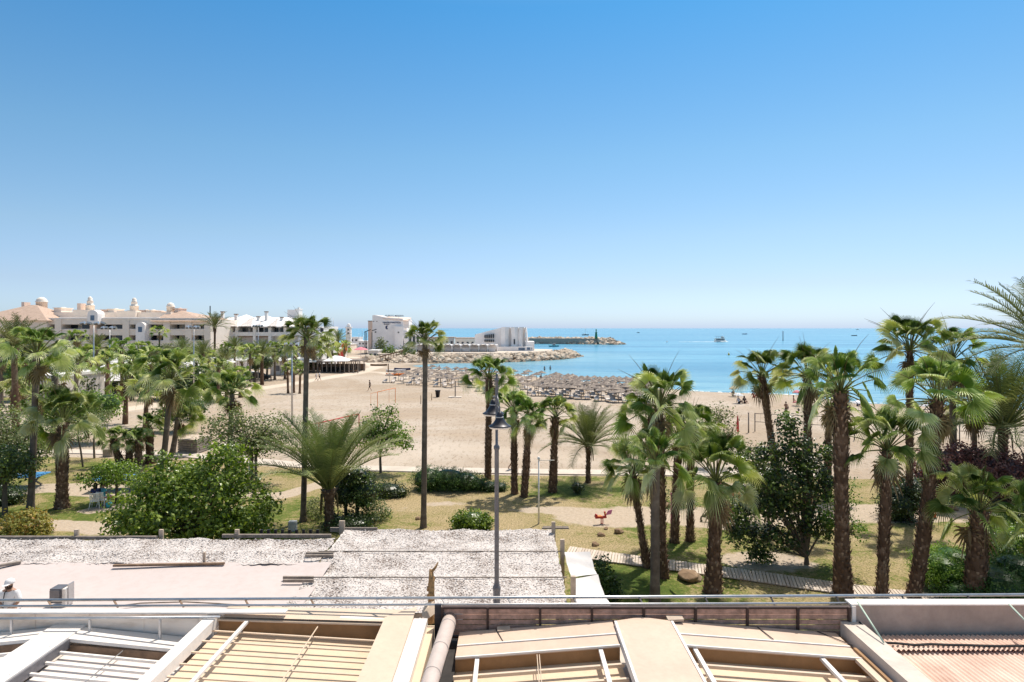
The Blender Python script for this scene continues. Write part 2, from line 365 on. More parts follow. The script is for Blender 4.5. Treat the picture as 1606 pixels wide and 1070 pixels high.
def mk_sheetmetal():
    m, nt, bs, out = nodes('stained_sheet_metal')
    a = noise(nt, 1.1, 5, 0.6, vec=mapping(nt, (0.7,1,2.2))); 
    c = ramp(nt, a, [(0.3,(.50,.38,.29)),(0.5,(.80,.68,.58)),(0.7,(.90,.80,.71))])
    nt.links.new(c, bs.inputs['Base Color']); bs.inputs['Metallic'].default_value = 0.12; bs.inputs['Roughness'].default_value = 0.42
    bump(nt, bs, noise(nt, 1.5, 3), 0.4, 0.05); return m
MAT['sheet'] = mk_sheetmetal()
def mk_corr():
    m, nt, bs, out = nodes('pink_fibre_cement')
    a = noise(nt, 1.4, 6, 0.65); b = noise(nt, 1.0, 4, 0.6, vec=mapping(nt, (3,0.4,1)))
    c = ramp(nt, math_(nt,'MULTIPLY', math_(nt,'ADD', a, b), 0.5), [(0.35,(.50,.32,.245)),(0.5,(.68,.48,.385)),(0.65,(.76,.60,.50))])
    nt.links.new(c, bs.inputs['Base Color']); bs.inputs['Roughness'].default_value = 0.8; bump(nt, bs, noise(nt, 30, 3), 0.3, 0.01); return m
MAT['corr'] = mk_corr()
def mk_net():
    m, nt, bs, out = nodes('white_flake_netting')
    v = nt.nodes.new('ShaderNodeTexVoronoi'); v.inputs['Scale'].default_value = 13; v.inputs['Randomness'].default_value = 1
    tc = nt.nodes.new('ShaderNodeTexCoord'); nt.links.new(tc.outputs['Object'], v.inputs['Vector'])
    a = noise(nt, 19, 3, 0.7); b = noise(nt, 1.3, 3, 0.5)
    s = math_(nt, 'ADD', math_(nt,'MULTIPLY', a, 1.0), math_(nt,'MULTIPLY', math_(nt,'SUBTRACT', b, 0.5), 0.45))
    s = math_(nt, 'SUBTRACT', s, math_(nt,'MULTIPLY', v.outputs['Distance'], 0.12))
    c = ramp(nt, s, [(0.34,(.15,.11,.09)),(0.42,(.56,.51,.48)),(0.6,(.66,.61,.58))])
    nt.links.new(c, bs.inputs['Base Color']); bs.inputs['Roughness'].default_value = 0.8
    bump(nt, bs, a, 0.9, 0.04); return m
MAT['net'] = mk_net()

# ------------------------------------------------------------------ the setting: ground, sea, paths
LAND = [(-900,-60),(900,-60),(900,40),(300,60),(120,76),(68,85),(49.6,92.3),(47,102.9),(32,109),(20.1,122.7),(10.9,133),(4.7,142),(-9,158),(-22,170),
        (-29,184),(-22,196),(-10,197),(2,205),(16,222),(24,246),(20,262),(0,275),(-30,290),(-60,330),(-75,420),(-120,460),(-900,470)]
def land_dist(x, y):     # signed distance to the shoreline, positive on land
    x = np.asarray(x, float); y = np.asarray(y, float)
    d = np.full(x.shape, 1e9); ins = np.zeros(x.shape, bool)
    n = len(LAND)
    for i in range(n):
        ax, ay = LAND[i]; bx, by = LAND[(i+1) % n]
        ex, ey = bx-ax, by-ay
        t = np.clip(((x-ax)*ex+(y-ay)*ey)/(ex*ex+ey*ey), 0, 1)
        d = np.minimum(d, np.hypot(x-ax-t*ex, y-ay-t*ey))
        c = ((ay > y) != (by > y)); 
        with np.errstate(divide='ignore', invalid='ignore'):
            xi = ax + (y-ay)*ex/(ey if ey != 0 else 1e-9)
        ins ^= (c & (x < xi))
    return np.where(ins, d, -d)
def poly_dist(x, y, pts):
    d = np.full(x.shape, 1e9)
    for (ax,ay),(bx,by) in zip(pts[:-1], pts[1:]):
        ex, ey = bx-ax, by-ay
        t = np.clip(((x-ax)*ex+(y-ay)*ey)/(ex*ex+ey*ey), 0, 1)
        d = np.minimum(d, np.hypot(x-ax-t*ex, y-ay-t*ey))
    return d
def px_line(pts): return [tuple(G(a,b)[:2]) for a,b in pts]
LAWN_EDGE = px_line([(-40,712),(60,716),(300,722),(430,733),(560,739),(800,746),(1100,748),(1400,752),(1700,754)])
def lawn_mask(x, y):
    ex = np.array([p[0] for p in LAWN_EDGE]); ey = np.array([p[1] for p in LAWN_EDGE])
    o = np.argsort(ex); yy = np.interp(x, ex[o], ey[o])
    return np.clip((yy - y)/0.6 + 0.5, 0, 1)
SEAZ = -0.8
def ground_z(x, y):
    d = land_dist(x, y)
    z = np.where(d > 0, np.minimum(0, SEAZ + d*0.075), np.maximum(SEAZ + d*0.10, -6))
    z = z + 0.10*np.sin(x*0.21+1.3)*np.sin(y*0.17)*np.clip((y-50)/15,0,1)*np.clip(d/12,0,1)
    return z
def gz(x, y): return float(ground_z(np.array([x]), np.array([y]))[0])
def build_ground():
    xs = np.concatenate([-60-np.geomspace(0.5,40000,60)[::-1], np.arange(-60,60.01,0.6), 60+np.geomspace(0.5,40000,60)])
    ys = np.concatenate([[-50.,0.,10.], np.arange(14,62,0.5), np.arange(62,180,1.0), np.arange(180,300,3.0), 300+np.geomspace(3,40000,50)])
    X, Y = np.meshgrid(xs, ys); x = X.ravel(); y = Y.ravel(); z = ground_z(x, y)
    nx, ny = len(xs), len(ys)
    me = bpy.data.meshes.new('ground'); me.vertices.add(nx*ny)
    me.vertices.foreach_set('co', np.stack([x,y,z],1).astype(np.float32).ravel())
    i, j = np.meshgrid(np.arange(nx-1), np.arange(ny-1)); a = (j*nx+i).ravel()
    q = np.stack([a, a+1, a+nx+1, a+nx],1).astype(np.int32); nf = len(q)
    me.loops.add(nf*4); me.loops.foreach_set('vertex_index', q.ravel()); me.polygons.add(nf)
    me.polygons.foreach_set('loop_start', np.arange(nf, dtype=np.int32)*4); me.polygons.foreach_set('loop_total', np.full(nf,4,np.int32))
    me.polygons.foreach_set('use_smooth', np.ones(nf,bool))
    def at(n, v):
        A = me.attributes.new(n,'FLOAT','POINT'); A.data.foreach_set('value', v.astype(np.float32))
    lm = lawn_mask(x, y)
    # a strip of lawn at the far left beside the cafes
    l2 = np.clip((3.2-poly_dist(x,y,px_line([(-60,628),(60,624),(160,622)])))/1.5, 0, 1)
    at('lawn', np.maximum(lm, l2))
    d = land_dist(x, y); at('wet', np.clip(1-(d-0.5)/3.0,0,1)*(d>-3))
    tr = np.maximum(np.clip((2.3-poly_dist(x,y,px_line([(150,648),(290,628),(400,611),(480,598),(560,585),(592,576),(572,566),(552,560)])))/0.8,0,1),
                    np.clip((1.6-poly_dist(x,y,px_line([(640,592),(600,584),(570,583)])))/0.8,0,1))
    tr = np.maximum(tr, 0.35*np.clip((3.0-poly_dist(x,y,px_line([(560,735),(700,700),(900,720)])))/2,0,1))
    at('track', tr)
    dirt = np.zeros_like(x)
    def ell(px, py, rx, ry, s=1.0):
        g = G(px,py); return s*np.clip(1.25-np.hypot((x-g.x)/rx,(y-g.y)/ry)**1.6,0,1)
    for e in [(955,812,3.4,2.0),(870,800,3,1.0,.8),(1000,800,2.5,1.2,.7),(1120,812,3.5,2.4),(1230,812,3,1.8),(1370,805,5,2.2),(1480,805,4,2.0),(1580,810,4,2.0),
              (110,765,5,1.3),(190,772,4,1.4),(40,770,2.5,1.2,.8),(260,765,5,1.2),(330,770,3,1.0),(120,825,2.2,1.0),(170,832,2.0,.8),(75,820,1.5,.7),
              (700,790,2.5,.9,.55),(620,800,2,.8,.55),(1200,880,2.6,1.6,.8),(1060,740,10,1.0,.7),(1150,760,4,1.2,.5),(1330,800,2,2,.6)]:
        dirt = np.maximum(dirt, ell(*e))
    pl = px_line([(150,800),(330,775),(440,778),(520,755),(560,741)])
    dirt = np.maximum(dirt, 1.3*np.clip((0.9-poly_dist(x,y,pl))/0.5,0,1))
    at('dirt', dirt)
    dry = np.zeros_like(x)
    for px, py, rx, ry, s in [(700,790,7,3.0,.16),(860,850,5,3.5,.13),(640,760,6,1.6,.1),(560,790,3,2,.05),(900,770,6,1.5,-.10),(1120,870,5,2,-.06),(470,800,3,2,-.12),(760,820,4,1.5,.08),
                              (60,740,6,1.6,.02),(130,800,4,2,-.12),(1000,900,5,2.4,-.12),(1270,860,4,3,.05),(1400,850,4,3,.03),(470,760,3,1.6,.13),(430,735,4,1,.14),(1320,890,3,3,.05),(1100,830,3,1,.0)]:
        g = G(px,py); dry += s*np.clip(1.3-np.hypot((x-g.x)/rx,(y-g.y)/ry),0,1)
    at('dry', dry)
    me.materials.append(MAT['ground']); me.update(calc_edges=True)
    o = bpy.data.objects.new('ground', me); COL.objects.link(o); struct(o)
build_ground()
def build_sea():
    xs = np.concatenate([-120-np.geomspace(1,45000,40)[::-1], np.arange(-120,120.01,2.0), 120+np.geomspace(1,45000,40)])
    ys = np.concatenate([np.arange(60,320,2.0), 320+np.geomspace(3,60000,70)])
    X, Y = np.meshgrid(xs, ys); x = X.ravel(); y = Y.ravel(); nx, ny = len(xs), len(ys)
    d = -land_dist(x, y)
    me = bpy.data.meshes.new('sea'); me.vertices.add(nx*ny)
    me.vertices.foreach_set('co', np.stack([x,y,np.full_like(x,SEAZ)],1).astype(np.float32).ravel())
    i, j = np.meshgrid(np.arange(nx-1), np.arange(ny-1)); a = (j*nx+i).ravel()
    keep = d.reshape(ny,nx)[:-1,:-1].ravel() > -25
    q = np.stack([a, a+1, a+nx+1, a+nx],1).astype(np.int32)[keep]; nf = len(q)
    me.loops.add(nf*4); me.loops.foreach_set('vertex_index', q.ravel()); me.polygons.add(nf)
    me.polygons.foreach_set('loop_start', np.arange(nf, dtype=np.int32)*4); me.polygons.foreach_set('loop_total', np.full(nf,4,np.int32))
    A = me.attributes.new('shallow','FLOAT','POINT'); A.data.foreach_set('value', (np.clip(1-d/55,0,1)**1.3).astype(np.float32))
    me.materials.append(MAT['sea']); me.update(calc_edges=True)
    o = bpy.data.objects.new('sea', me); COL.objects.link(o); struct(o)
build_sea()

def strip(name, pts, w, z, mat, th=0.12, kind='structure'):
    pts = [Vector(p) for p in pts]; mb = MB(); L = []; Rr = []
    for i, p in enumerate(pts):
        d = (pts[min(i+1,len(pts)-1)] - pts[max(i-1,0)]); d.z = 0; d.normalize(); s = Vector((-d.y, d.x, 0))
        L.append(p + s*w/2); Rr.append(p - s*w/2)
    n = len(pts); vs = []
    for a, b in zip(L, Rr): vs += [(a.x,a.y,z),(b.x,b.y,z),(a.x,a.y,z-th),(b.x,b.y,z-th)]
    fs = []
    for i in range(n-1):
        a = i*4; b = a+4; fs += [(a,a+1,b+1,b),(a,b,b+2,a+2),(a+1,a+3,b+3,b+1)]
    fs += [(0,2,3,1), ((n-1)*4,(n-1)*4+1,(n-1)*4+3,(n-1)*4+2)]
    mb.add(vs, fs); o = mb.build(name, mat)
    if kind: o['kind'] = kind
    return o
strip('beach_path', [G(a,b) for a,b in [(-60,704),(20,707),(120,709),(220,712),(300,715),(400,724),(480,731),(560,735),(680,738),(800,740),(950,742),(1120,744),(1300,746)]], 1.5, 0.07, MAT['paving'])
# promenade between the roofs and the planted strip (hidden behind the parapet, the lamp and the passer-by stand on it)
mb = MB(); mb.box(-40, 40, 8, 17.5, -0.3, 1.6); struct(mb.build('promenade', MAT['paving']))

# timber boardwalk across the lawn
def boardwalk():
    ctr = [G(890,866),G(950,875),G(1020,884),G(1110,896),G(1180,905),G(1260,917),G(1340,928),G(1420,938),G(1500,946)]
    mb = MB(); rng = random.Random(5)
    for a, b in zip(ctr[:-1], ctr[1:]):
        L = (b-a).length; n = int(L/0.125); d = (b-a).normalized(); ang = math.atan2(d.y, d.x)
        for i in range(n):
            c = a + d*(i+0.5)*L/n
            mb.rbox((c.x, c.y + rng.uniform(-.02,.02), 0.06), 0.105, 1.15, 0.035, ang+R_(8), t=rng.uniform(.2,.9))
        s = Vector((-d.y,d.x,0))
        for k in (-.45,.45): mb.bar(a+s*k+Vector((0,0,.02)), b+s*k+Vector((0,0,.02)), .06, .05, t=.1)
    m = M_tint('boardwalk_planks', [(0,(.46,.37,.30)),(1,(.64,.55,.46))], 0.85, 4, 0.2, 0.3, 20)
    o = mb.build('boardwalk', m); struct(o)
boardwalk()

# ------------------------------------------------------------------ palms
def fan_leaf(mb, rng, base, az, el, L, Rb, nl, old, lo):
    d0 = Vector((math.cos(az)*math.cos(el), math.sin(az)*math.cos(el), math.sin(el)))
    pts = [Vector(base)]; e = el; n = 4
    for i in range(n):
        e -= R_(4 + 14*old)/n * (1.5 if i > 1 else 0.6)
        d = Vector((math.cos(az)*math.cos(e), math.sin(az)*math.cos(e), math.sin(e)))
        pts.append(pts[-1] + d*L/n)
    mb.tube(pts, [.014,.012,.010,.009,.008], 3 if lo else 4, 0.5, 1, cap=False)
    t = (pts[-1]-pts[-2]).normalized()
    e -= R_(0 + 15*old + rng.uniform(-18,14)); az2 = az + rng.uniform(-.4,.4)
    t = Vector((math.cos(az2)*math.cos(e), math.sin(az2)*math.cos(e), math.sin(e)))
    s = Vector((-math.sin(az2), math.cos(az2), 0)); roll = rng.uniform(-1.0,1.0)
    nrm = t.cross(s)*-1
    if nrm.z < 0 and e > R_(-80): nrm = -nrm
    s.rotate(Quaternion(t, roll)); nrm.rotate(Quaternion(t, roll))
    c = pts[-1]; A = R_(rng.uniform(100,125)); fold = rng.uniform(-.12,.36); droop = rng.uniform(-.10,.30) + .26*old
    tl = min(1, max(0, (.46 + .30*old + rng.uniform(-.34,.32))))
    def pt(a, rho, off=0.0):
        dv = t*math.cos(a) + s*math.sin(a)
        p = c + dv*Rb*rho + nrm*(off - abs(math.sin(a))*rho*rho*Rb*fold)
        g = Rb*.20*max(0, math.cos(a))*rho*rho
        if rho > .45: g += Rb*droop*1.9*(rho-.45)**1.5
        p.z -= g; return p
    ring = .38 if not lo else .46
    vs = [c]; ts = [tl-.08]
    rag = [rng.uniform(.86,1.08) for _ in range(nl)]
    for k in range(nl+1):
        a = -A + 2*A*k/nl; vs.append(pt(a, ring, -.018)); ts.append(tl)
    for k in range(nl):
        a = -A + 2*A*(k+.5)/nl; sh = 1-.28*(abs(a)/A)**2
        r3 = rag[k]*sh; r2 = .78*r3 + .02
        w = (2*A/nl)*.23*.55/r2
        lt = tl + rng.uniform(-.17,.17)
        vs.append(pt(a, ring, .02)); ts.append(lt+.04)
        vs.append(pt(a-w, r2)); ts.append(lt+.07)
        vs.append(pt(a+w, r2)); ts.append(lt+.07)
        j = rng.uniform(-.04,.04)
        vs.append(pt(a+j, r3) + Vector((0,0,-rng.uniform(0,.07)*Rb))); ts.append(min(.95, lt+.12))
    fs = []
    for k in range(nl):
        v0 = 1+k; v1 = 2+k; b = nl+2 + k*4
        fs += [(0,v0,b),(0,b,v1),(v0,b+1,b+2,b),(b,b+2,v1) ,(b+1,b+3,b+2)]
    mb.add(vs, fs, ts, 0)
def fan_crown(seed, nleaf=34, nl=26, lo=False, compact=False, skirt=6, spikes=6):
    rng = random.Random(seed); mb = MB()
    for i in range(nleaf):
        u = i/(nleaf-1)
        el = R_(86 - (94 if not compact else 92)*u**1.15 + rng.uniform(-11,11))
        az = i*2.39996 + rng.uniform(-.25,.25)
        L = (.40 + .28*min(1,u*2.2))*rng.uniform(.72,1.15)
        Rb = (.31 + .06*min(1,u*2.5))*rng.uniform(.75,1.2)
        fan_leaf(mb, rng, (math.cos(az)*.03, math.sin(az)*.03, .06*(1-u)), az, el, L, Rb, nl, u, lo)
    for i in range(skirt):     # dry hanging fans
        az = rng.uniform(0,6.28); el = R_(rng.uniform(-50,-75)); b = len(mb.m)
        fan_leaf(mb, rng, (math.cos(az)*.04, math.sin(az)*.04, -.05), az, el, rng.uniform(.2,.35), rng.uniform(.3,.42), max(8,nl//2), 1, lo)
        for q in range(b, len(mb.m)): mb.m[q] = 2
    for i in range(spikes):    # old flower stalks standing out above the crown
        az = rng.uniform(0,6.28); el = R_(rng.uniform(38,86)); L = rng.uniform(.85,1.25); pts = []; e = el; p = Vector((0,0,0))
        for q in range(6):
            pts.append(p.copy()); p += Vector((math.cos(az)*math.cos(e), math.sin(az)*math.cos(e), math.sin(e)))*L/5; e -= R_(rng.uniform(2,13))
        mb.tube(pts, [.010,.009,.008,.007,.005,.002], 3, 0.2, 2, cap=False)
    return mb.mesh('fan_crown', [MAT['fan'], MAT['petiole'], MAT['dead']])
def date_crown(seed, nfr=44, npair=34, up=0.0, lo=False):
    rng = random.Random(seed); mb = MB()
    for i in range(nfr):
        u = i/(nfr-1); az = i*2.39996 + rng.uniform(-.2,.2); e = R_(87 - (88 - up*35)*u + rng.uniform(-6,6))
        L = (.85 + .25*min(1,u*3))*rng.uniform(.88,1.08); n = 9; pts = []; p = Vector((math.cos(az)*.035, math.sin(az)*.035, .02)); es = []
        bend = R_(30 + 45*u*(1-up*.5))
        for q in range(n):
            pts.append(p.copy()); es.append(e)
            p += Vector((math.cos(az)*math.cos(e), math.sin(az)*math.cos(e), math.sin(e)))*L/(n-1); e -= bend/(n-1)*(.5 + q/(n-1)*1.1)
        mb.tube(pts, [.016,.013,.011,.010,.008,.007,.006,.004,.002], 3, .8, 1, cap=False)
        tb = .3 + .3*u + rng.uniform(-.15,.2); side0 = Vector((-math.sin(az), math.cos(az), 0))
        for k in range(npair):
            w = .14 + .86*k/npair; f = w*(n-1); a = min(int(f), n-2); c = pts[a].lerp(pts[a+1], f-a); tg = (pts[a+1]-pts[a]).normalized(); upv = side0.cross(tg)*-1
            if upv.z < 0: upv = -upv
            ln = (.24*math.sin(min(1,(w-.08)*2.4)*PI/2)*(1-.55*max(0,(w-.55)/.45)))*rng.uniform(.8,1.15)*L
            for sg in (-1, 1):
                dv = (tg*(.55+.5*w) + side0*sg + upv*(.38+rng.uniform(-.2,.2))).normalized()
                tip = c + dv*ln; tip.z -= ln*.22
                mid = c + dv*ln*.5 + tg*0; hw = .0062 if not lo else .014
                mb.add([c - tg*hw, c + tg*hw, mid + tg*hw, mid - tg*hw*.6, tip], [(0,1,2,3),(3,2,4)], [tb, tb, tb+.08, tb+.05, tb+.25], 0)
    for i in range(4):
        az = rng.uniform(0,6.28); p = Vector((math.cos(az)*.05, math.sin(az)*.05, 0))
        mb.tube([p, p*2+Vector((0,0,-.06)), p*2.4+Vector((0,0,-.3))], [.02,.015,.004], 4, .2, 2)
    return mb.mesh('date_crown', [MAT['date'], MAT['petiole'], MAT['dead']])
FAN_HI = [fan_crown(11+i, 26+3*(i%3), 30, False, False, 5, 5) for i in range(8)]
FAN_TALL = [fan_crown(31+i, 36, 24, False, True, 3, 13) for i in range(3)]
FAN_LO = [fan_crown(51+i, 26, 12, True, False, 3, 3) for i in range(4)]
DATE_HI = [date_crown(71+i, 46, 40, .3) for i in range(2)]
DATE_UP = date_crown(91, 44, 42, 1.0)
DATE_LO = [date_crown(81+i, 34, 16, .3, True) for i in range(3)]

def trunk_mesh(base, top, r0, r1, style, rng, lo=False, curve=0.0):
    mb = MB(); base = Vector(base); top = Vector(top); H = (top-base).length
    hv = Vector((top.x-base.x, top.y-base.y, 0)); 
    nseg = 8 if lo else max(14, int(H/0.16))
    def ctr(u): # trunks lean from the foot then straighten
        return Vector((base.x + hv.x*(u**(.75+curve)), base.y + hv.y*u, base.z-.15 + (top.z-base.z+.15)*u))
    def rad(u):
        r = r0 + (r1-r0)*min(1,u*1.4)
        if style == 's': return r*(1+.55*math.exp(-u*H/0.35))*(1+.12*math.exp(-(1-u)*H/.5)*1.5)
        if style == 'd': return r*(1+.25*math.exp(-u*H/0.5))*(1+.65*math.exp(-((1-u)*H/.35)**2))
        return r*(1+.30*math.exp(-u*H/0.7))*(1+.10*math.sin(u*9+r0*50))
    pts = [ctr(i/nseg) for i in range(nseg+1)]
    rr = [rad(i/nseg)*(1 + (0 if lo else rng.uniform(-.035,.035))) for i in range(nseg+1)]
    tn = [rng.uniform(.3,.6) for _ in range(nseg+1)]
    n = 7 if lo else 12
    ts = [t + rng.uniform(-.08,.08) for t in tn for _ in range(n)]
    mb.tube(pts, rr, n, ts, 0, True, True)
    if style in 'bd' and not lo:    # cut leaf bases in spirals up the trunk
        step = 0.105; rows = int(H/step); per = 7
        for i in range(rows):
            u = (i+.5)/rows; r = rad(u); c = ctr(u)
            if style == 'd' and u < .35 and rng.random() < .4: continue
            for k in range(per):
                if rng.random() < .10: continue
                a = 2*PI*(k + (i%2)*.5)/per + i*.13 + rng.uniform(-.1,.1); o = Vector((math.cos(a), math.sin(a), 0)); s = Vector((-o.y, o.x, 0))
                w = r*2.1/per*1.25; ln = rng.uniform(.11,.20); outw = rng.uniform(.3,.75)*ln*(1.4 if u > .85 else .8)
                p = c + o*r*.93; tt = rng.uniform(.25,.95); lowt = tt*.4
                z = Vector((0,0,1))
                mb.add([p - s*w/2, p + s*w/2, p + s*w*.32 + o*outw + z*ln, p - s*w*.32 + o*outw + z*ln, p + o*(outw*.55) - s*0 + z*ln*.2],
                       [(0,4,3),(4,1,2),(0,1,4),(4,2,3)], [lowt,lowt,tt,tt,tt*.8])
                mb.add([p + s*w*.32 + o*outw + z*ln, p - s*w*.32 + o*outw + z*ln, p - s*w/2 + z*ln*.7, p + s*w/2 + z*ln*.7], [(0,1,2,3)], [tt,tt,lowt,lowt])
    return mb, ctr(1.0)
PALMN = [0]
def palm(bpx, Y, tpx, tpy, rpx, wpx, style, label, kind='fan', group=None, lo=False, zs=1.0, base_z=None, dy=0.0, curve=0.0, crown=None, wide=1.0):
    PALMN[0] += 1; rng = random.Random(1000+PALMN[0])
    bx = XA(bpx, Y); bz = gz(bx, Y) if base_z is None else base_z
    Yt = Y + dy; top = Vector((XA(tpx, Yt), Yt, ZA(tpy, Yt)))
    name = 'fan_palm' if kind == 'fan' else 'date_palm'
    cat = 'fan palm' if kind == 'fan' else 'date palm'
    t = thing(name, (bx, Y, bz), label, cat, group)
    w = wpx*Y/1000/2*.86
    mb, c = trunk_mesh((0,0,0), top - Vector((bx,Y,bz)), w*1.05, w*.92, style, rng, lo, curve)
    mb.build('trunk', MAT['trunk_s'] if style == 's' else MAT['trunk_b'], t, (0,0,0))
    if crown is None:
        pool = (FAN_LO if lo else FAN_HI) if kind == 'fan' else (DATE_LO if lo else DATE_HI)
        crown = pool[PALMN[0] % len(pool)]
    sc = rpx*Y/1000*(.91 if kind == 'fan' else 1.0)
    child('crown', crown, t, c + Vector((0,0,-.02)), (sc*wide, sc*wide, sc*zs*(1.1 if kind == 'fan' else 1)), rng.uniform(0,6.28))
    return t

# ------------------------------------------------------------------ broadleaf trees, bushes, hedges
def foliage(mb, blobs, ncl, per, size, rng, shell=.55, clr=.30, tb=.5, tv=.25, upb=.35, core=False):
    wts = [b[3]*b[4]*b[5] for b in blobs]; wts = [w**(2/3) for w in wts]; cl = []
    for _ in range(ncl):
        b = rng.choices(blobs, wts)[0]
        d = Vector((rng.gauss(0,1), rng.gauss(0,1), rng.gauss(0,1))).normalized(); k = shell + (1-shell)*rng.random()**.6
        k *= rng.uniform(.74,1.20)
        c = Vector((b[0]+d.x*b[3]*k, b[1]+d.y*b[4]*k, b[2]+d.z*b[5]*k)); cl.append((c, d))
        ct = tb + rng.gauss(0, tv*.85)
        for _ in range(per):
            o = Vector((rng.gauss(0,1), rng.gauss(0,1), rng.gauss(0,.8)))*clr*.5; p = c + o
            nrm = (d*.7 + Vector((rng.gauss(0,.6), rng.gauss(0,.6), rng.gauss(0,.6)+upb))).normalized()
            a = nrm.cross(Vector((rng.gauss(0,1), rng.gauss(0,1), rng.gauss(0,1)))).normalized(); s2 = nrm.cross(a)
            L = size*rng.uniform(.7,1.3); W = L*.36; t = min(1, max(0, ct + rng.gauss(0, .12)))
            mb.add([p - a*L*.5, p + s2*W - nrm*L*.06, p + a*L*.55 - nrm*L*.15, p - s2*W - nrm*L*.06, p + nrm*L*.05],
                   [(0,4,1),(1,4,2),(2,4,3),(3,4,0)], t)
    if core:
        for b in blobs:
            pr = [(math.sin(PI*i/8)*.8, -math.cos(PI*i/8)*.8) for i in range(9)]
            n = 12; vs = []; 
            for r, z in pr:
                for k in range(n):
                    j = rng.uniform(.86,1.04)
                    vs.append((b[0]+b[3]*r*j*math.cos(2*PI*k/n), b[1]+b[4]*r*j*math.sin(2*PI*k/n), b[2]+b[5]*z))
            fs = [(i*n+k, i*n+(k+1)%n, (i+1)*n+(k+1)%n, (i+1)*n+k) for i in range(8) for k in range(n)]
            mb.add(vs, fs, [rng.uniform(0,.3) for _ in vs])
    return cl
def tree(px, Y, label, crown, trunk_r, mat, n, per, size, seed, name='broadleaf_tree', cat='tree', group=None, clr=.35, shell=.5, limbs=7, tb=.5, tv=.25, stems=1, lean=(0,0), bark=.5, core=False):
    # crown: (px, py, rx_px, rz_px[, ry_m, dy]) blobs in photo pixels at distance Y
    rng = random.Random(seed); bx = XA(px, Y); bz = gz(bx, Y)
    t = thing(name, (bx, Y, bz), label, cat, group)
    bl = []
    for c in crown:
        dy = c[5] if len(c) > 5 else 0; rx = c[2]*Y/1000; rz = c[3]*Y/1000; ry = c[4] if len(c) > 4 and c[4] else rx
        bl.append((XA(c[0],Y) - bx, dy, ZA(c[1],Y) - bz, rx, ry, rz))
    mb = MB(); cl = foliage(mb, bl, n, per, size, rng, shell, clr, tb, tv, core=core)
    mb.build('crown', mat, t, (0,0,0))
    mb = MB(); cz = sum(b[2] for b in bl)/len(bl); zb = min(b[2]-b[5]*.4 for b in bl)
    for sidx in range(stems):
        ox = (sidx-(stems-1)/2)*trunk_r*3.2; fork = Vector((lean[0]+ox*.5, lean[1], max(.25, zb)))
        mid = Vector((ox + (fork.x-ox)*.4 + rng.uniform(-.05,.05), lean[1]*.3, fork.z*.5))
        mb.tube([(ox,0,-.15),(ox,0,.05),mid,fork], [trunk_r*1.5, trunk_r*1.15, trunk_r, trunk_r*.8], 9, [bark+rng.uniform(-.2,.2) for _ in range(36)])
        tg = [Vector(b[:3]) for b in bl] + [rng.choice(cl)[0] for _ in range(limbs)]
        for g in tg:
            m1 = fork.lerp(g, .5) + Vector((rng.uniform(-.1,.1), rng.uniform(-.1,.1), .12*(g-fork).length))
            mb.tube([fork, m1, fork.lerp(g, .95)], [trunk_r*.55, trunk_r*.3, trunk_r*.08], 5, bark, cap=False)
            for _ in range(2):
                g2 = rng.choice(cl)[0]
                if (g2-m1).length < 2.5: mb.tube([m1, m1.lerp(g2,.55)+Vector((0,0,.05)), g2], [trunk_r*.22, trunk_r*.12, .006], 4, bark, cap=False)
    mb.build('trunk', MAT['bark'], t, (0,0,0))
    return t
def bush(px, py, label, blobs, mat, n, per, size, seed, name='bush', cat='bush', clr=.22, shell=.75, tb=.5, tv=.22, core=True, group=None, Y=None):
    rng = random.Random(seed)
    g = G(px, py) if Y is None else Vector((XA(px,Y), Y, 0)); Y = g.y
    o = (g.x, g.y, 0); bl = []
    for c in blobs:
        dy = c[5] if len(c) > 5 else 0; rx = c[2]*Y/1000; rz = c[3]*Y/1000; ry = c[4] if len(c) > 4 and c[4] else rx
        bl.append((XA(c[0],Y), Y+dy, ZA(c[1],Y), rx, ry, rz))
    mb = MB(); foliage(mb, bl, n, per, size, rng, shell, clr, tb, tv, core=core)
    ob = mb.build(name, mat, None, o); tag(ob, label, cat, group); return ob

# near palms (trunk foot px, distance, crown foot px/py, reach px, trunk width px)
palm(47,35,57,558,64,11,'s','tall smooth-trunked fan palm at the far left, its crown just above the cafes behind')
palm(97,35.5,98,662,68,19,'b','stout shaggy fan palm in the left lawn, next left of the seated people', zs=1.05)
palm(255,47,268,597,66,10,'s','slender leaning fan palm behind the big rounded green bush', curve=.1)
palm(268,50,279,655,42,9,'s','shorter fan palm with a low crown just right of the slender leaning one', kind='fan')
palm(193,46.5,178,690,30,11,'b','small fan palm leaning left, leftmost of the cluster of four by the path')
palm(202,46.8,203,694,28,10,'b','small upright fan palm, second from the left in the cluster of four')
palm(218,46.3,217,690,28,11,'b','small upright fan palm, third from the left in the cluster of four')
palm(236,47.2,234,672,32,13,'b','tallest and thickest fan palm of the cluster of four by the path')
palm(357,44,364,618,50,9,'s','mid-height fan palm rising through the pale loose-leaved tree')
palm(475,33,481,531,52,10,'s','very tall thin fan palm beside the spreading date palm', crown=FAN_TALL[1], zs=.95)
palm(664,32,667,536,42,10,'s','very tall thin fan palm standing alone in front of the open sand', crown=FAN_TALL[0])
palm(765,42.3,767,594,48,11,'b','fan palm just left of the street lamp, tallest of the middle row', zs=1.0)
palm(807,38.5,806,646,42,11,'b','fan palm just right of the street lamp', zs=1.15)
palm(821,37.8,829,660,42,12,'b','slightly shorter fan palm leaning right, second to the right of the street lamp', zs=1.1)
palm(866,38.9,871,655,45,13,'b','fan palm crossing the white pole, third to the right of the street lamp', zs=1.1)
palm(517,31.7,516,768,118,17,'d','low date palm with long arching grey-green fronds behind the shell-netting roof', kind='date', zs=1.1, crown=DATE_UP)
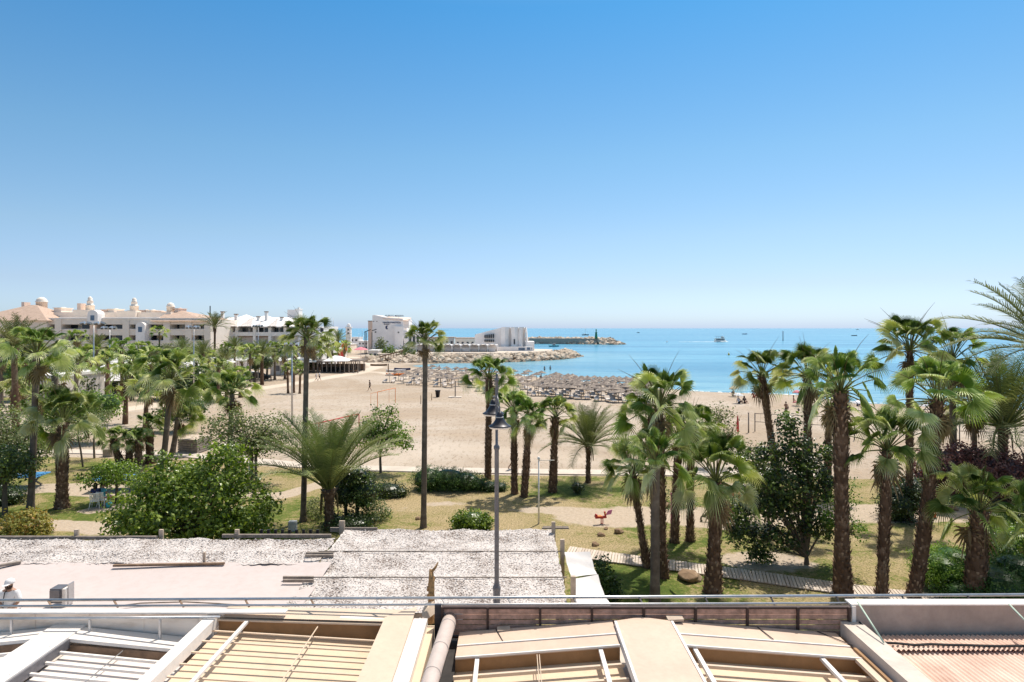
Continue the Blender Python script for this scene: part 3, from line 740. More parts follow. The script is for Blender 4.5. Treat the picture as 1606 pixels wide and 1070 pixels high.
palm(922,41.3,923,700,68,8,'d','slim date palm with a thin trunk, alone at the edge of the beach path', kind='date', zs=1.1)
palm(1041,25.6,1034,640,78,15,'b','tall fan palm of the middle clump whose crown stands highest against the sea', zs=1.15)
palm(1030,27.5,1020,650,58,12,'b','dark fan palm trunk close behind the highest palm of the middle clump')
palm(1027,23.2,1028,728,70,17,'s','fan palm with a smooth grey trunk at the front of the middle clump', zs=1.1)
palm(1016,26.7,992,738,62,12,'b','fan palm leaning left at the left side of the middle clump', zs=1.15, curve=.15)
palm(1057,29.8,1064,682,62,14,'b','rough brown fan palm at the back right of the middle clump')
palm(1082,30,1084,672,58,12,'b','fan palm with a feathery crown between the middle clump and the thick palm', zs=.95)
palm(1117,24.2,1123,756,86,24,'b','thick rough fan palm with one bright upright fan, just right of the brown boulder', zs=1.2)
palm(1222,42,1195,590,58,13,'b','fan palm leaning left with its crown against the sea, left of the dark tree', curve=.1)
palm(1268,33,1266,590,68,14,'b','dark fan palm rising behind the dark leafy tree')
palm(1297,38,1300,640,48,12,'b','half-hidden fan palm just left of the thickest trunk')
palm(1322,24,1318,616,86,25,'b','thick fan palm with a tall straight trunk right of the dark leafy tree', zs=1.1)
palm(1382,23.8,1391,706,82,18,'b','shorter fan palm with a broad bright crown, right of the tall straight one', zs=1.15)
palm(1426,33,1427,550,74,12,'b','fan palm whose crown reaches above the horizon over the right-hand clump', crown=FAN_HI[2])
palm(1427,23.6,1470,628,90,21,'b','curved fan palm that bends right, left of the lime-green hedge', curve=-.12, zs=1.05)
palm(1497,39,1493,566,70,11,'s','thin smooth fan palm in front of the red-leaved shrub, left of two', zs=1.05)
palm(1531,41,1527,646,50,9,'s','thinner smooth fan palm in front of the red-leaved shrub, right of two', zs=1.15)
palm(1573,38,1574,672,125,14,'d','date palm with a swollen trunk top beside the bare branches', kind='date', zs=1.15)
palm(1524,22.9,1537,802,88,31,'b','short very thick fan palm standing in the green hedges at lower right', zs=1.1)
palm(1493,25,1487,874,22,8,'b','tiny dwarf fan palm on a thin bent stem in front of the hedges')
palm(1675,26,1652,552,135,16,'d','date palm at the right edge, only its fronds reaching into view', kind='date', zs=1.0)
palm(1622,24.5,1625,835,78,16,'b','fan palm at the lower right edge, only its drooping fans in view', zs=1.1)
# palms farther off, along the promenade and beside the cafes
far = [
 (25,62,22,545,52,11,'d','date','dark date palm against the tiled roof at the far left'),
 (85,60,86,590,40,11,'s','fan','fan palm behind the far-left tall palm, beside the grey kiosk'),
 (20,74,19,612,22,7,'b','fan','small fan palm, leftmost of three on the grass by the kiosk'),
 (29,73,28,604,24,7,'b','fan','small fan palm, middle of three on the grass by the kiosk'),
 (36,75,37,612,22,6,'b','fan','small fan palm, rightmost of three on the grass by the kiosk'),
 (122,100,121,530,17,4,'s','fan','tall fan palm in front of the cream penthouses, left of the first floodlight mast'),
 (118,76,120,568,28,8,'s','fan','fan palm in front of the cream balconies, left of the first floodlight mast'),
 (168,82,168,570,24,7,'b','fan','fan palm between the two left floodlight masts'),
 (192,88,191,550,24,7,'b','fan','fan palm right of the second floodlight mast, before the arched pavilion'),
 (196,66,198,600,36,8,'b','fan','bushy fan palm shading the white awnings'),
 (228,64,230,612,34,8,'b','fan','bushy fan palm left of the slender leaning palm'),
 (250,128,250,522,14,3,'s','fan','lone round-headed fan palm in front of the long balcony'),
 (286,100,286,552,24,5,'d','date','date palm in front of the right end of the cream building'),
 (318,95,318,556,24,5,'d','date','date palm left of the white building, above the parasols'),
 (336,112,337,513,24,4,'d','date','tall date palm whose crown stands above the white roofs'),
 (342,86,343,580,22,6,'b','fan','fan palm beneath the tall date palm'),
 (357,112,357,550,16,4,'s','fan','thin fan palm before the blue shop windows, first from the left'),
 (368,115,368,545,18,4,'d','date','date palm before the blue shop windows'),
 (392,110,392,556,22,4,'s','fan','slender fan palm before the white shop front, left of the third mast'),
 (411,113,411,556,24,6,'d','date','thick date palm right behind the third mast'),
 (431,124,431,552,20,4,'s','fan','fan palm left of two beside the pale kiosk box'),
 (447,126,447,552,22,4,'s','fan','fan palm right of two beside the pale kiosk box'),
 (492,142,492,548,20,4,'s','fan','fan palm behind the thatched terrace, left of three'),
 (514,146,514,543,18,4,'s','fan','fan palm behind the thatched terrace, middle of three'),
 (520,150,521,550,16,3,'s','fan','thin fan palm behind the thatched terrace, right of three'),
 (530,158,530,535,19,3,'d','date','date palm near the orange flags'),
 (452,98,451,580,12,4,'b','fan','low fan palm beside the pale kiosk box, leftmost of three'),
 (461,99,461,574,14,4,'b','fan','low fan palm beside the pale kiosk box, middle of three'),
 (470,98,471,580,12,4,'b','fan','low fan palm beside the pale kiosk box, rightmost of three'),
 (378,92,376,588,18,7,'b','fan','bushy fan palm beside the parked white cars'),
 (355,90,356,592,18,7,'b','fan','bushy fan palm left of the parked white cars'),
 (300,70,300,625,24,7,'b','fan','low fan palm at the sand edge in front of the third cafe'),
 (136,58,134,632,26,7,'b','fan','low fan palm at the foot of the first floodlight mast'),
 (60,52,62,628,30,8,'b','fan','low fan palm left of the first floodlight mast'),
]
rngf = random.Random(15)
for i, (px, py, Y, kd) in enumerate([(66,560,84,'fan'),(100,566,90,'fan'),(108,548,104,'fan'),(140,556,108,'fan'),(152,545,112,'date'),(178,556,104,'fan'),(212,560,100,'fan'),(222,548,112,'fan'),(240,562,96,'fan'),(262,556,106,'date'),(272,566,92,'fan'),(296,560,104,'fan'),(308,572,90,'fan'),(328,566,98,'fan'),(2,560,80,'fan'),(48,548,96,'fan'),(205,572,88,'fan'),(380,556,120,'fan'),(402,562,118,'fan'),(420,560,126,'fan'),(350,566,100,'date'),(465,552,136,'fan'),(480,548,140,'date'),(502,552,150,'fan'),(540,545,170,'fan')]):
    far.append((px+rngf.uniform(-3,3), Y, px, py, 22*100/Y*rngf.uniform(.8,1.15), 500/Y, 's', kd, 'one of many similar palms massed in front of the buildings at the left'))
for (b, Y, tx, ty, r, w, st, kd, lb) in far:
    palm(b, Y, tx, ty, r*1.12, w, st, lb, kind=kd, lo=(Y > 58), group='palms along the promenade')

tree(300,28.5,'big rounded bright green tree right behind the netting roof',
     [(310,790,82,62,2.4),(240,800,58,44,1.9),(385,800,48,42,1.7),(345,750,52,34,1.6),(265,760,46,34,1.5),(215,828,40,26,1.4),(300,830,100,34,2.2),(395,835,38,26,1.2),(258,728,16,20,.6),(352,712,22,18,.7),(375,735,18,18,.6),(300,738,20,16,.7),(418,790,16,22,.6),(205,800,18,16,.6),(235,758,18,16,.6)], .16, MAT['broad'], 1100, 13, .18, 5, clr=.46, shell=.55, tb=.58)
tree(5,40,'grey-green tree filling the left edge',[(10,670,48,38,2.2),(45,700,40,34,1.8),(-20,700,44,50,2),(70,690,26,26,1.2)], .15, MAT['grey'], 560, 12, .15, 6, clr=.45)
tree(8,34,'dark green tree at the left edge over the blue tables',[(8,725,40,28,1.7),(-25,740,34,30,1.5),(30,735,20,22,1.0)], .12, MAT['dark'], 400, 12, .15, 7, clr=.35, tb=.6)
tree(183,36.5,'small umbrella-shaped tree shading the seated people',[(160,748,32,15,1.2),(200,744,34,15,1.2),(178,738,30,13,1.0),(215,756,16,11,.7)], .085, MAT['broad'], 260, 12, .13, 8, clr=.34, tb=.42)
tree(130,46,'thin young tree with a twisted trunk behind the stout palm',[(128,672,26,22,1.2),(146,660,18,14,.8)], .06, MAT['dark'], 150, 10, .10, 9, clr=.4, tb=.7, lean=(-.4,0))
tree(148,49,'young tree with a straight pale trunk left of the palm cluster',[(150,668,20,20,1.0),(160,655,14,12,.7)], .07, MAT['grey'], 120, 10, .10, 10, clr=.4, bark=.9)
tree(395,41.5,'wide sparse pale-leaved tree by the beach path',[(390,690,55,20,2.0),(350,672,36,20,1.4),(420,668,42,20,1.5),(372,655,30,17,1.1),(440,690,24,16,1.0),(330,690,22,12,.8)], .10, MAT['grey'], 430, 9, .15, 11, clr=.50, shell=.35, tb=.55, limbs=14)
tree(402,41.5,'green leafy tree merged with the pale sparse one above the path',[(405,700,40,16,1.4),(365,705,26,12,1.0)], .09, MAT['broad'], 170, 10, .14, 12, clr=.4, tb=.35)
tree(597,44,'open spreading tree at the edge of the sand, left of the lone tall palm',[(600,688,42,20,1.6),(620,680,28,18,1.1),(583,672,24,18,1.0),(610,655,18,18,.8),(590,645,9,11,.4),(630,695,18,12,.7),(570,690,18,14,.8),(616,640,8,9,.4)], .085, MAT['broad'], 380, 10, .15, 13, clr=.36, shell=.35, tb=.45, limbs=12)
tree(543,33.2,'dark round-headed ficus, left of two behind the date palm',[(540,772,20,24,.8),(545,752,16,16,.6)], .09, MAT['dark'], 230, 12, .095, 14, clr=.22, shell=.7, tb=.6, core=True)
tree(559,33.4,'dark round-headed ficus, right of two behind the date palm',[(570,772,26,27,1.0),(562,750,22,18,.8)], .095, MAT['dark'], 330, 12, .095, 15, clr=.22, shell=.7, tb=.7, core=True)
tree(1265,27,'big dark leafy tree between the palms right of centre',
     [(1230,760,40,40,1.5),(1245,705,30,32,1.0),(1200,790,32,26,1.1),(1262,815,30,26,1.0),(1292,760,22,28,.8),(1172,840,26,20,.9),(1238,662,18,18,.6),(1302,825,18,20,.6),(1175,755,18,18,.6),(1220,845,30,18,.8),(1160,800,16,16,.5),(1268,735,24,26,.8),(1205,715,18,18,.6),(1190,870,14,10,.5),(1168,728,20,18,.7),(1298,712,16,18,.6),(1150,830,16,18,.5)], .10, MAT['dark'], 900, 11, .15, 16, clr=.34, shell=.35, tb=.42, tv=.40, limbs=14, bark=.7)
tree(1330,26,'leafy yellow-green sapling beside the tall straight palm',[(1308,800,24,30,.8),(1330,770,16,22,.5),(1345,830,14,20,.5)], .05, MAT['lime'], 130, 9, .09, 17, clr=.3, tb=.4)
tree(1110,46,'sparse shrub-like tree behind the middle clump, against the sand',[(1108,665,34,26,1.5),(1130,650,22,16,1.0),(1090,690,26,22,1.2),(1145,685,18,18,.8)], .07, MAT['grey'], 230, 9, .15, 18, clr=.45, shell=.3, tb=.5)
tree(1205,33,'small olive-coloured tree left of the big dark one',[(1180,720,22,26,.9),(1200,745,24,24,.9)], .06, MAT['grey'], 190, 10, .13, 19, clr=.34, tb=.3)
tree(1100,33,'young shrubby tree under the thick palm crown',[(1150,795,30,24,1.0),(1165,815,26,20,.9)], .05, MAT['broad'], 170, 10, .10, 29, clr=.3, tb=.35)
# bare branching tree at the right edge
def bare_tree():
    bx = XA(1600,37); t = thing('bare_tree', (bx,37,0), 'leafless branching tree beside the swollen-topped date palm', 'tree'); rng = random.Random(4)
    mb = MB(); 
    def br(p, d, L, r, dep):
        q = p + d*L; mid = p.lerp(q,.5) + Vector((rng.uniform(-.1,.1),0,rng.uniform(-.05,.1)))*L
        mb.tube([p, mid, q], [r, r*.8, r*.6], 5, .3, cap=False)
        if dep:
            for _ in range(3):
                nd = (d + Vector((rng.uniform(-.9,.9), rng.uniform(-.6,.6), rng.uniform(-.35,.6)))).normalized(); br(q, nd, L*rng.uniform(.55,.8), r*.58, dep-1)
    br(Vector((0,0,0)), Vector((0,0,1)), 1.6, .09, 0)
    for a in (-1.25,-.7,-.1,.5,1.1): br(Vector((0,0,1.5)), Vector((math.sin(a), rng.uniform(-.3,.3), math.cos(a)*.7+.15)).normalized(), 1.25, .06, 3)
    mb.build('trunk', MAT['bark'], t, (0,0,0))
bare_tree()
bush(700,768,'long dark clipped hedge with a rounded top in the middle lawn',[(672,752,28,20,1.0),(702,751,34,18,1.1),(730,755,28,15,1.0),(748,759,14,11,.7)], MAT['hedge'], 1500, 10, .06, 21, name='hedge', cat='hedge', clr=.12, shell=.92, tb=.65)
bush(776,769,'small low hedge between the long hedge and the street lamp',[(768,763,16,9,.7),(785,764,12,8,.6)], MAT['hedge'], 260, 9, .055, 22, name='hedge', cat='hedge', clr=.12, shell=.9, tb=.4)
bush(740,830,'bright broad-leaved bush behind the netting roof, right of the tall palm',[(740,816,26,16,.8),(722,822,16,10,.5),(758,820,14,10,.5)], MAT['broad'], 260, 11, .12, 23, clr=.2, tb=.5)
bush(610,778,'low dark spreading shrub beside the ficus pair',[(606,768,30,11,1.0),(625,772,18,8,.6)], MAT['dark'], 230, 9, .10, 24, clr=.25, tb=.4)
bush(580,815,'low feathery grey shrub below the ficus pair',[(590,802,22,14,.9),(575,812,26,12,.8)], MAT['grey'], 230, 9, .09, 25, clr=.25, tb=.35, core=False)
bush(495,812,'dusty pale green shrub between the tall palm and the date palm',[(493,797,18,16,.7)], MAT['grey'], 160, 9, .08, 26, clr=.2, tb=.75, core=False)
bush(545,828,'dark undergrowth at the foot of the date palm',[(548,820,42,12,1.2)], MAT['dark'], 260, 9, .10, 27, clr=.25, tb=.35)
bush(38,840,'yellow and red leaved bush at the lower left behind the netting roof',[(40,822,32,22,1.0),(18,832,16,12,.6),(62,834,16,12,.6)], MAT['bract'], 330, 10, .13, 28, clr=.22, tb=.5, core=False)
bush(1530,786,'large rounded shrub with dark red leaves behind the right-hand palms',[(1480,738,38,38,1.6),(1525,736,46,40,1.7),(1567,744,40,38,1.5),(1600,756,36,34,1.4),(1452,762,22,30,1.0),(1632,768,30,28,1.2)], MAT['red'], 1700, 10, .14, 30, clr=.26, shell=.86, tb=.72)
bush(1490,925,'lime-green clipped hedge at lower right, nearest of the hedges',[(1475,890,38,26,1.3),(1500,880,34,22,1.2),(1458,900,20,16,.8)], MAT['lime'], 1000, 10, .06, 31, name='hedge', cat='hedge', clr=.12, shell=.9, tb=.78)
bush(1560,948,'dark green ground hedge around the thick short palm',[(1570,915,60,30,1.6),(1600,895,34,26,1.2),(1520,930,46,18,1.2)], MAT['hedge'], 1000, 10, .07, 32, name='hedge', cat='hedge', clr=.15, shell=.88, tb=.55)
bush(1560,886,'mid-green clump of upright shrubs behind the thick short palm',[(1572,862,36,20,1.2),(1600,850,26,20,1.0),(1548,842,22,16,.9)], MAT['broad'], 480, 10, .10, 33, clr=.2, shell=.8, tb=.5)
bush(1555,842,'yellow-green low shrub beyond the green clump at lower right',[(1560,828,32,12,1.2)], MAT['lime'], 300, 10, .08, 34, clr=.18, shell=.85, tb=.75)
bush(1592,832,'dark bush at the right edge below the red shrub',[(1600,812,26,16,1.2)], MAT['dark'], 260, 10, .1, 35, clr=.2, tb=.4)
bush(1420,815,'dark shaded bush behind the middle right palms',[(1405,790,24,34,1.2),(1430,775,26,30,1.2)], MAT['dark'], 420, 10, .11, 36, clr=.25, tb=.3)
bush(905,775,'tiny dark shrub on the grass beside the slim date palm',[(905,765,9,9,.4)], MAT['dark'], 60, 8, .09, 37, clr=.12, tb=.4)
bush(960,940,'leafy green clump beside the white drapes',[(945,900,12,26,.5),(955,920,16,20,.5)], MAT['hedge'], 160, 9, .12, 38, clr=.2, tb=.4, core=False)
bush(1190,884,'low weeds under the big dark tree',[(1195,872,18,8,.5)], MAT['lime'], 70, 8, .08, 39, clr=.18, tb=.3, core=False)
bush(1075,795,'low dark scrub behind the middle clump of palms',[(1050,785,30,16,1.0),(1075,800,20,14,.8)], MAT['dark'], 240, 8, .09, 40, clr=.35, tb=.5, core=False)
bush(20,790,'shaded dark shrub at the left edge below the tree',[(10,780,28,16,1.0)], MAT['dark'], 220, 9, .1, 41, clr=.25, tb=.35)
bush(120,722,'patchy dark ground shrubs behind the stout palm',[(110,735,40,8,1.4),(150,740,34,7,1.2)], MAT['dark'], 200, 8, .09, 42, clr=.35, tb=.35, core=False)
bush(330,640,'low green shrubs at the sand edge below the promenade palms',[(300,640,26,12,1.4),(270,650,26,14,1.4)], MAT['hedge'], 260, 9, .2, 43, clr=.5, tb=.6, Y=62)
bush(130,640,'large bright shrub mass in front of the white awnings',[(120,640,46,26,2.2),(165,635,26,20,1.4),(75,645,30,22,1.6)], MAT['broad'], 520, 10, .18, 44, clr=.5, tb=.45, Y=56)
bush(415,585,'dark round bush beside the parked cars',[(418,568,12,10,1.2),(402,572,9,9,1.0)], MAT['dark'], 120, 8, .25, 45, clr=.5, tb=.5, Y=118)
bush(375,600,'yellow-green shrub below the third floodlight mast',[(372,600,16,12,1.4),(350,606,14,10,1.2)], MAT['lime'], 140, 8, .22, 46, clr=.5, tb=.3, Y=88)
for i, (px, py, rx, rz, Yb, mt, lb) in enumerate([(30,590,40,22,88,'broad','dense green shrubs behind the grey kiosk'),(100,600,34,20,84,'dark','dark shrubs left of the white cafe awning'),(225,590,36,20,98,'dark','dark shrubs right of the white cafe tent'),(265,596,34,20,90,'broad','green shrubs below the cream building'),(310,600,30,18,88,'dark','dark shrubs below the end of the cream building'),(345,585,20,12,108,'broad','green shrubs in front of the white arcade'),(480,566,16,7,150,'dark','low dark shrubs behind the straw-roofed bar'),(240,560,40,14,125,'dark','dark tree mass against the cream balconies, right of the arched bay'),(130,562,44,16,125,'broad','green tree mass against the cream balconies, left of the arched bay'),(40,560,44,18,120,'dark','dark tree mass against the far left end of the cream building'),(310,556,26,12,130,'broad','green tree mass against the right end of the cream building')]):
    bush(px, 600, lb, [(px,py,rx,rz,2.5),(px-rx*.5,py+rz*.3,rx*.6,rz*.8,2),(px+rx*.5,py+rz*.35,rx*.6,rz*.8,2),(px+rx*.1,py-rz*.5,rx*.4,rz*.6,1.5)], MAT[mt], 330, 9, .32, 90+i, clr=.9, shell=.7, tb=.5, Y=Yb)
for i, (px, py, rx, rz, Yb, lb) in enumerate([(597,548,9,20,215,'tall loose green tree in front of the pink-white hotel'),(612,556,13,14,212,'wide green tree at the foot of the hotel'),(640,556,13,16,205,'bushy olive tree at the right corner of the hotel'),(584,566,9,8,200,'small dark tree at the left foot of the hotel')]):
    tree(px, Yb, lb, [(px,py,rx,rz,2.5)], .2, MAT['grey'] if i % 2 == 0 else MAT['broad'], 110, 9, .5, 60+i, clr=1.1, tb=.3)

# ------------------------------------------------------------------ people (one continuous body each, clothes over it)
def skin_obj(name, vs, es, mat, parent, sub=1):
    me = bpy.data.meshes.new(name); me.from_pydata([v[:3] for v in vs], es, []); me.materials.append(mat)
    o = bpy.data.objects.new(name, me); COL.objects.link(o); o.parent = parent
    md = o.modifiers.new('skin', 'SKIN'); md.use_smooth_shade = True
    for i, v in enumerate(me.skin_vertices[0].data):
        r = vs[i][3]; v.radius = (r, r if len(vs[i]) < 5 else vs[i][4]); v.use_root = (i == 0)
    if sub: sm = o.modifiers.new('sub', 'SUBSURF'); sm.levels = sub; sm.render_levels = sub
    return o
POSES = {
 'stand': dict(hip=.92, kneeL=(-.10,.03,.50), footL=(-.11,.0,.07), toeL=(-.13,-.13,.03), kneeR=(.10,-.02,.50), footR=(.11,.02,.07), toeR=(.13,-.11,.03), elbL=(-.25,.03,1.10), handL=(-.24,-.06,.86), elbR=(.25,.03,1.10), handR=(.24,-.06,.86), tilt=(0,0)),
 'walk': dict(hip=.90, kneeL=(-.09,-.16,.50), footL=(-.09,-.30,.09), toeL=(-.09,-.43,.06), kneeR=(.09,.04,.50), footR=(.09,.32,.13), toeR=(.09,.24,.03), elbL=(-.25,.12,1.10), handL=(-.24,.10,.86), elbR=(.25,-.04,1.10), handR=(.23,-.22,.92), tilt=(0,-.03)),
 'sit': dict(hip=.42, kneeL=(-.12,-.42,.46), footL=(-.12,-.42,.07), toeL=(-.12,-.55,.03), kneeR=(.12,-.42,.46), footR=(.12,-.44,.07), toeR=(.12,-.57,.03), elbL=(-.24,-.08,.66), handL=(-.16,-.28,.54), elbR=(.24,-.08,.66), handR=(.16,-.28,.54), tilt=(0,.04)),
 'ground': dict(hip=.12, kneeL=(-.14,-.36,.38), footL=(-.13,-.62,.06), toeL=(-.13,-.72,.04), kneeR=(.14,-.34,.36), footR=(.13,-.62,.06), toeR=(.13,-.72,.04), elbL=(-.27,.14,.36), handL=(-.22,.25,.05), elbR=(.24,-.12,.38), handR=(.14,-.32,.38), tilt=(0,.12)),
}
def person(loc, rz, pose, label, shirt=None, pants=None, hair='hair', skin='skin', h=1.7, longhair=False, group=None):
    p = POSES[pose]; s = h/1.72; t = thing('person', loc, label, 'person', group, rz); t.scale = (s,s,s)
    hp = p['hip']; tx, ty = p['tilt']
    def tr(u): return (tx*u, ty*u, hp + u*.55)      # along the spine
    sh = tr(.95); nk = tr(1.08); hd = (nk[0], nk[1]-.03, nk[2]+.14); ht = (nk[0], nk[1]-.02, nk[2]+.24)
    dz = sh[2] - (.92+.5225) if pose in ('stand','walk') else 0
    V = [(0,0,hp,.125,.10), (*tr(.4),.12,.09), (*tr(.8),.145,.095), (*nk,.055), (*hd,.085), (*ht,.062),
         (-.17,sh[1],sh[2],.06), (*p['elbL'],.042), (*p['handL'],.028), (.17,sh[1],sh[2],.06), (*p['elbR'],.042), (*p['handR'],.028),
         (-.09,0,hp-.05,.09), (*p['kneeL'],.06), (*p['footL'],.04), (*p['toeL'],.03), (.09,0,hp-.05,.09), (*p['kneeR'],.06), (*p['footR'],.04), (*p['toeR'],.03)]
    E = [(0,1),(1,2),(2,3),(3,4),(4,5),(2,6),(6,7),(7,8),(2,9),(9,10),(10,11),(0,12),(12,13),(13,14),(14,15),(0,16),(16,17),(17,18),(18,19)]
    skin_obj('body', V, E, MAT[skin], t)
    if hair:
        mb = MB(); n = 10
        pr = [(.02,.115),(.07,.10),(.098,.05),(.10,0),(.09,-.04)] if not longhair else [(.02,.12),(.075,.10),(.105,.05),(.11,0),(.11,-.10),(.10,-.22),(.03,-.25)]
        mb.lathe((hd[0], hd[1]+.03, hd[2]+.03), pr, n); mb.build('hair', MAT[hair], t, (0,0,0))
    if shirt:
        W = [(0,0,hp+.0,.15,.12),(*tr(.4),.145,.115),(*tr(.8),.17,.12),(*tr(.98),.08),(-.17,sh[1],sh[2],.078),tuple(np.array(V[6][:3])*.45+np.array(p['elbL'])*.55)+(.066,),(.17,sh[1],sh[2],.078),tuple(np.array(V[9][:3])*.45+np.array(p['elbR'])*.55)+(.066,)]
        skin_obj('shirt', W, [(0,1),(1,2),(2,3),(2,4),(4,5),(2,6),(6,7)], MAT[shirt], t)
    if pants:
        kl = np.array(p['kneeL']); kr = np.array(p['kneeR'])
        W = [(0,0,hp+.04,.145,.12),(-.09,0,hp-.06,.105),(*(kl*.9+np.array([-.01,0,hp*.1])),.078),(.09,0,hp-.06,.105),(*(kr*.9+np.array([.01,0,hp*.1])),.078)]
        skin_obj('trousers', W, [(0,1),(1,2),(0,3),(3,4)], MAT[pants], t)
    return t

# man leaning at the promenade rail, lower left
def railing_man():
    o = G(15, 906, 3.32); o = Vector((XA(15,16.9), 16.9, 1.6)); H = 1.72
    t = thing('person', o, 'man in a white cap and white t-shirt with a black cross-body strap, hands clasped', 'person', None, 0)
    V = [(0,0,.92,.15,.12),(0,0,1.14,.15,.115),(0,-.01,1.36,.17,.12),(0,.0,1.50,.058),(.02,-.03,1.60,.085,.095),(.025,-.02,1.69,.07),
         (-.19,0,1.41,.068),(-.25,.01,1.13,.046),(-.06,-.20,.98,.032),(.19,0,1.41,.068),(.25,-.03,1.14,.046),(.02,-.22,.98,.032),
         (-.10,0,.86,.10),(-.11,-.02,.48,.065),(-.11,.02,.08,.045),(-.12,-.12,.04,.035),(.10,0,.86,.10),(.11,-.02,.48,.065),(.11,.02,.08,.045),(.12,-.12,.04,.035)]
    E = [(0,1),(1,2),(2,3),(3,4),(4,5),(2,6),(6,7),(7,8),(2,9),(9,10),(10,11),(0,12),(12,13),(13,14),(14,15),(0,16),(16,17),(17,18),(18,19)]
    # fingers
    for hnd, sx in ((8,1),(11,-1)):
        bx, by, bz, _ = V[hnd][:4]
        for k in range(5):
            i = len(V); L = [.04,.052,.056,.052,.042][k]
            if k == 0: V += [(bx, by-.02, bz+.035,.011),(bx+sx*.03, by-.035, bz+.05,.009)]
            else: V += [(bx+sx*.035, by-.01-.004*k, bz+.024-.017*k,.0105),(bx+sx*(.035+L), by-.012, bz+.010-.019*k,.0085)]
            E += [(hnd,i),(i,i+1)]
    skin_obj('body', V, E, MAT['skin'], t, 2)
    W = [(0,0,.90,.175,.135),(0,0,1.12,.172,.13),(0,-.01,1.34,.195,.14),(0,0,1.455,.085),(-.20,0,1.40,.088),(-.265,.01,1.17,.083),(.20,0,1.40,.088),(.265,-.02,1.17,.083)]
    skin_obj('t_shirt', W, [(0,1),(1,2),(2,3),(2,4),(4,5),(2,6),(6,7)], MAT['cloth_w'], t, 2)
    W = [(0,0,.93,.155,.135),(-.10,0,.84,.115),(-.115,-.02,.46,.085),(-.11,.02,.12,.075),(.10,0,.84,.115),(.115,-.02,.46,.085),(.11,.02,.12,.075)]
    skin_obj('jeans', W, [(0,1),(1,2),(2,3),(0,4),(4,5),(5,6)], MAT['denim'], t, 2)
    mb = MB(); mb.lathe((.022,-.02,1.655), [(.113,0),(.115,.035),(.10,.08),(.06,.112),(.015,.122)], 18)
    mb.add([(-.06,-.11,1.66),(-.04,-.21,1.652),(.02,-.235,1.65),(.09,-.21,1.652),(.11,-.11,1.66),(.02,-.09,1.675)], [(0,1,2,5),(5,2,3,4)]); 
    mb.build('cap', MAT['cloth_w'], t, (0,0,0))
    mb = MB(); mb.lathe((.02,-.055,1.575), [(.02,-.075),(.062,-.06),(.083,-.015),(.087,.02)], 14); mb.build('beard', MAT['hair'], t, (0,0,0))
    mb = MB(); mb.tube([(.0,.13,1.40),(-.02,.05,1.505),(-.035,-.12,1.44),(-.04,-.165,1.25),(-.035,-.175,1.05)], .016, 4); mb.build('strap', MAT['black'], t, (0,0,0))
    mb = MB(); mb.tube([(-.265,.01,1.09),(-.262,0,1.02)], .056, 10); mb.build('armband', MAT['black'], t, (0,0,0))
    mb = MB()
    for sx in (-.016,.056): mb.lathe((sx+.003,-.118,1.605),[(.012,-.008),(.014,0),(.012,.008)],8)
    mb.tube([(.02,-.125,1.60),(.022,-.145,1.575),(.02,-.13,1.565)], [.010,.014,.010], 6); mb.build('face', MAT['skin2'], t, (0,0,0))
railing_man()

# ------------------------------------------------------------------ foreground roofs, rail and pergola roofs
def prect(mb, x0, x1, y0, y1, zf, th, t=.5, m=0):   # sloped slab, zf(x,y) -> top height
    vs = [(x,y,zf(x,y)-d) for d in (th,0) for x,y in ((x0,y0),(x1,y0),(x1,y1),(x0,y1))]
    mb.add(vs, [(0,3,2,1),(4,5,6,7),(0,1,5,4),(1,2,6,5),(2,3,7,6),(3,0,4,7)], t, m)

# building mass below the roofs
mb = MB(); mb.box(-16, 16, -3, 12.02, -.2, 3.75); b = mb.build('restaurant_building', MAT['concretel']); tag(b, 'low restaurant block directly below, carrying the skylight roofs', 'building')

def rail():
    t = thing('metal_railing', (0,12.35,4.6), 'long thin steel handrail running across the whole front edge of the roofs', 'railing')
    mb = MB(); a = P(-60,942,12.35); c = P(1670,932.5,12.35); mb.tube([a, a.lerp(c,.5), c], .027, 10); mb.build('handrail', MAT['steel'], t, t.location)
    mb = MB(); a2 = P(-60,951,12.2); c2 = P(1670,945,12.2); mb.tube([a2, c2], .022, 8); mb.build('lower_rail', MAT['steel'], t, t.location)
    for px in list(range(75,1640,103)):
        f = (px+60)/1730; p = a.lerp(c,f); q = a2.lerp(c2, f+.004); q.z -= .03
        mb = MB(); mb.bar(p, q, .03, .018); mb.build('rail_post', MAT['brownwood'] if px < 500 else MAT['darkmetal'], t, t.location)
rail()
# left: galvanised upstand with its own rail
def upstand():
    t = thing('metal_parapet', (-8,12,4.3), 'stained sheet-metal upstand behind the left skylight, with a thin rail on it', 'parapet')
    mb = MB(); a = P(-80,961,12.0); c = P(352,959,12.0); 
    mb.box(a.x, c.x, 11.98, 12.03, 3.9, a.z-.0); 
    for i in range(9):
        x = a.x + (i+.6)*1.02
        if x < c.x: mb.box(x, x+.012, 11.972, 11.981, 3.95, a.z-.01, m=0)
    mb.build('sheet_panel', MAT['sheet'], t, t.location)
    mb = MB(); mb.box(a.x, XA(452,12.1), 11.94, 12.10, a.z+.003, a.z+.03); mb.build('capping', MAT['whiteframe'], t, t.location)
    mb = MB(); mb.tube([P(-80,971,11.8), P(345,968,11.8)], .024, 8); mb.build('rail_pipe', MAT['steel'], t, t.location)
    for px in (-60,18,141,251,335):
        p = P(px,972,11.8); mb = MB(); mb.bar(p, (p.x,p.y,4.0), .035, .035); mb.build('rail_post', MAT['steel'], t, t.location)
upstand()
def bolts(mb, xs, ys, zf):
    for x in xs:
        for y in ys: mb.lathe((x,y,zf(x,y)), [(.009,0),(.009,.006),(.003,.008)], 6)
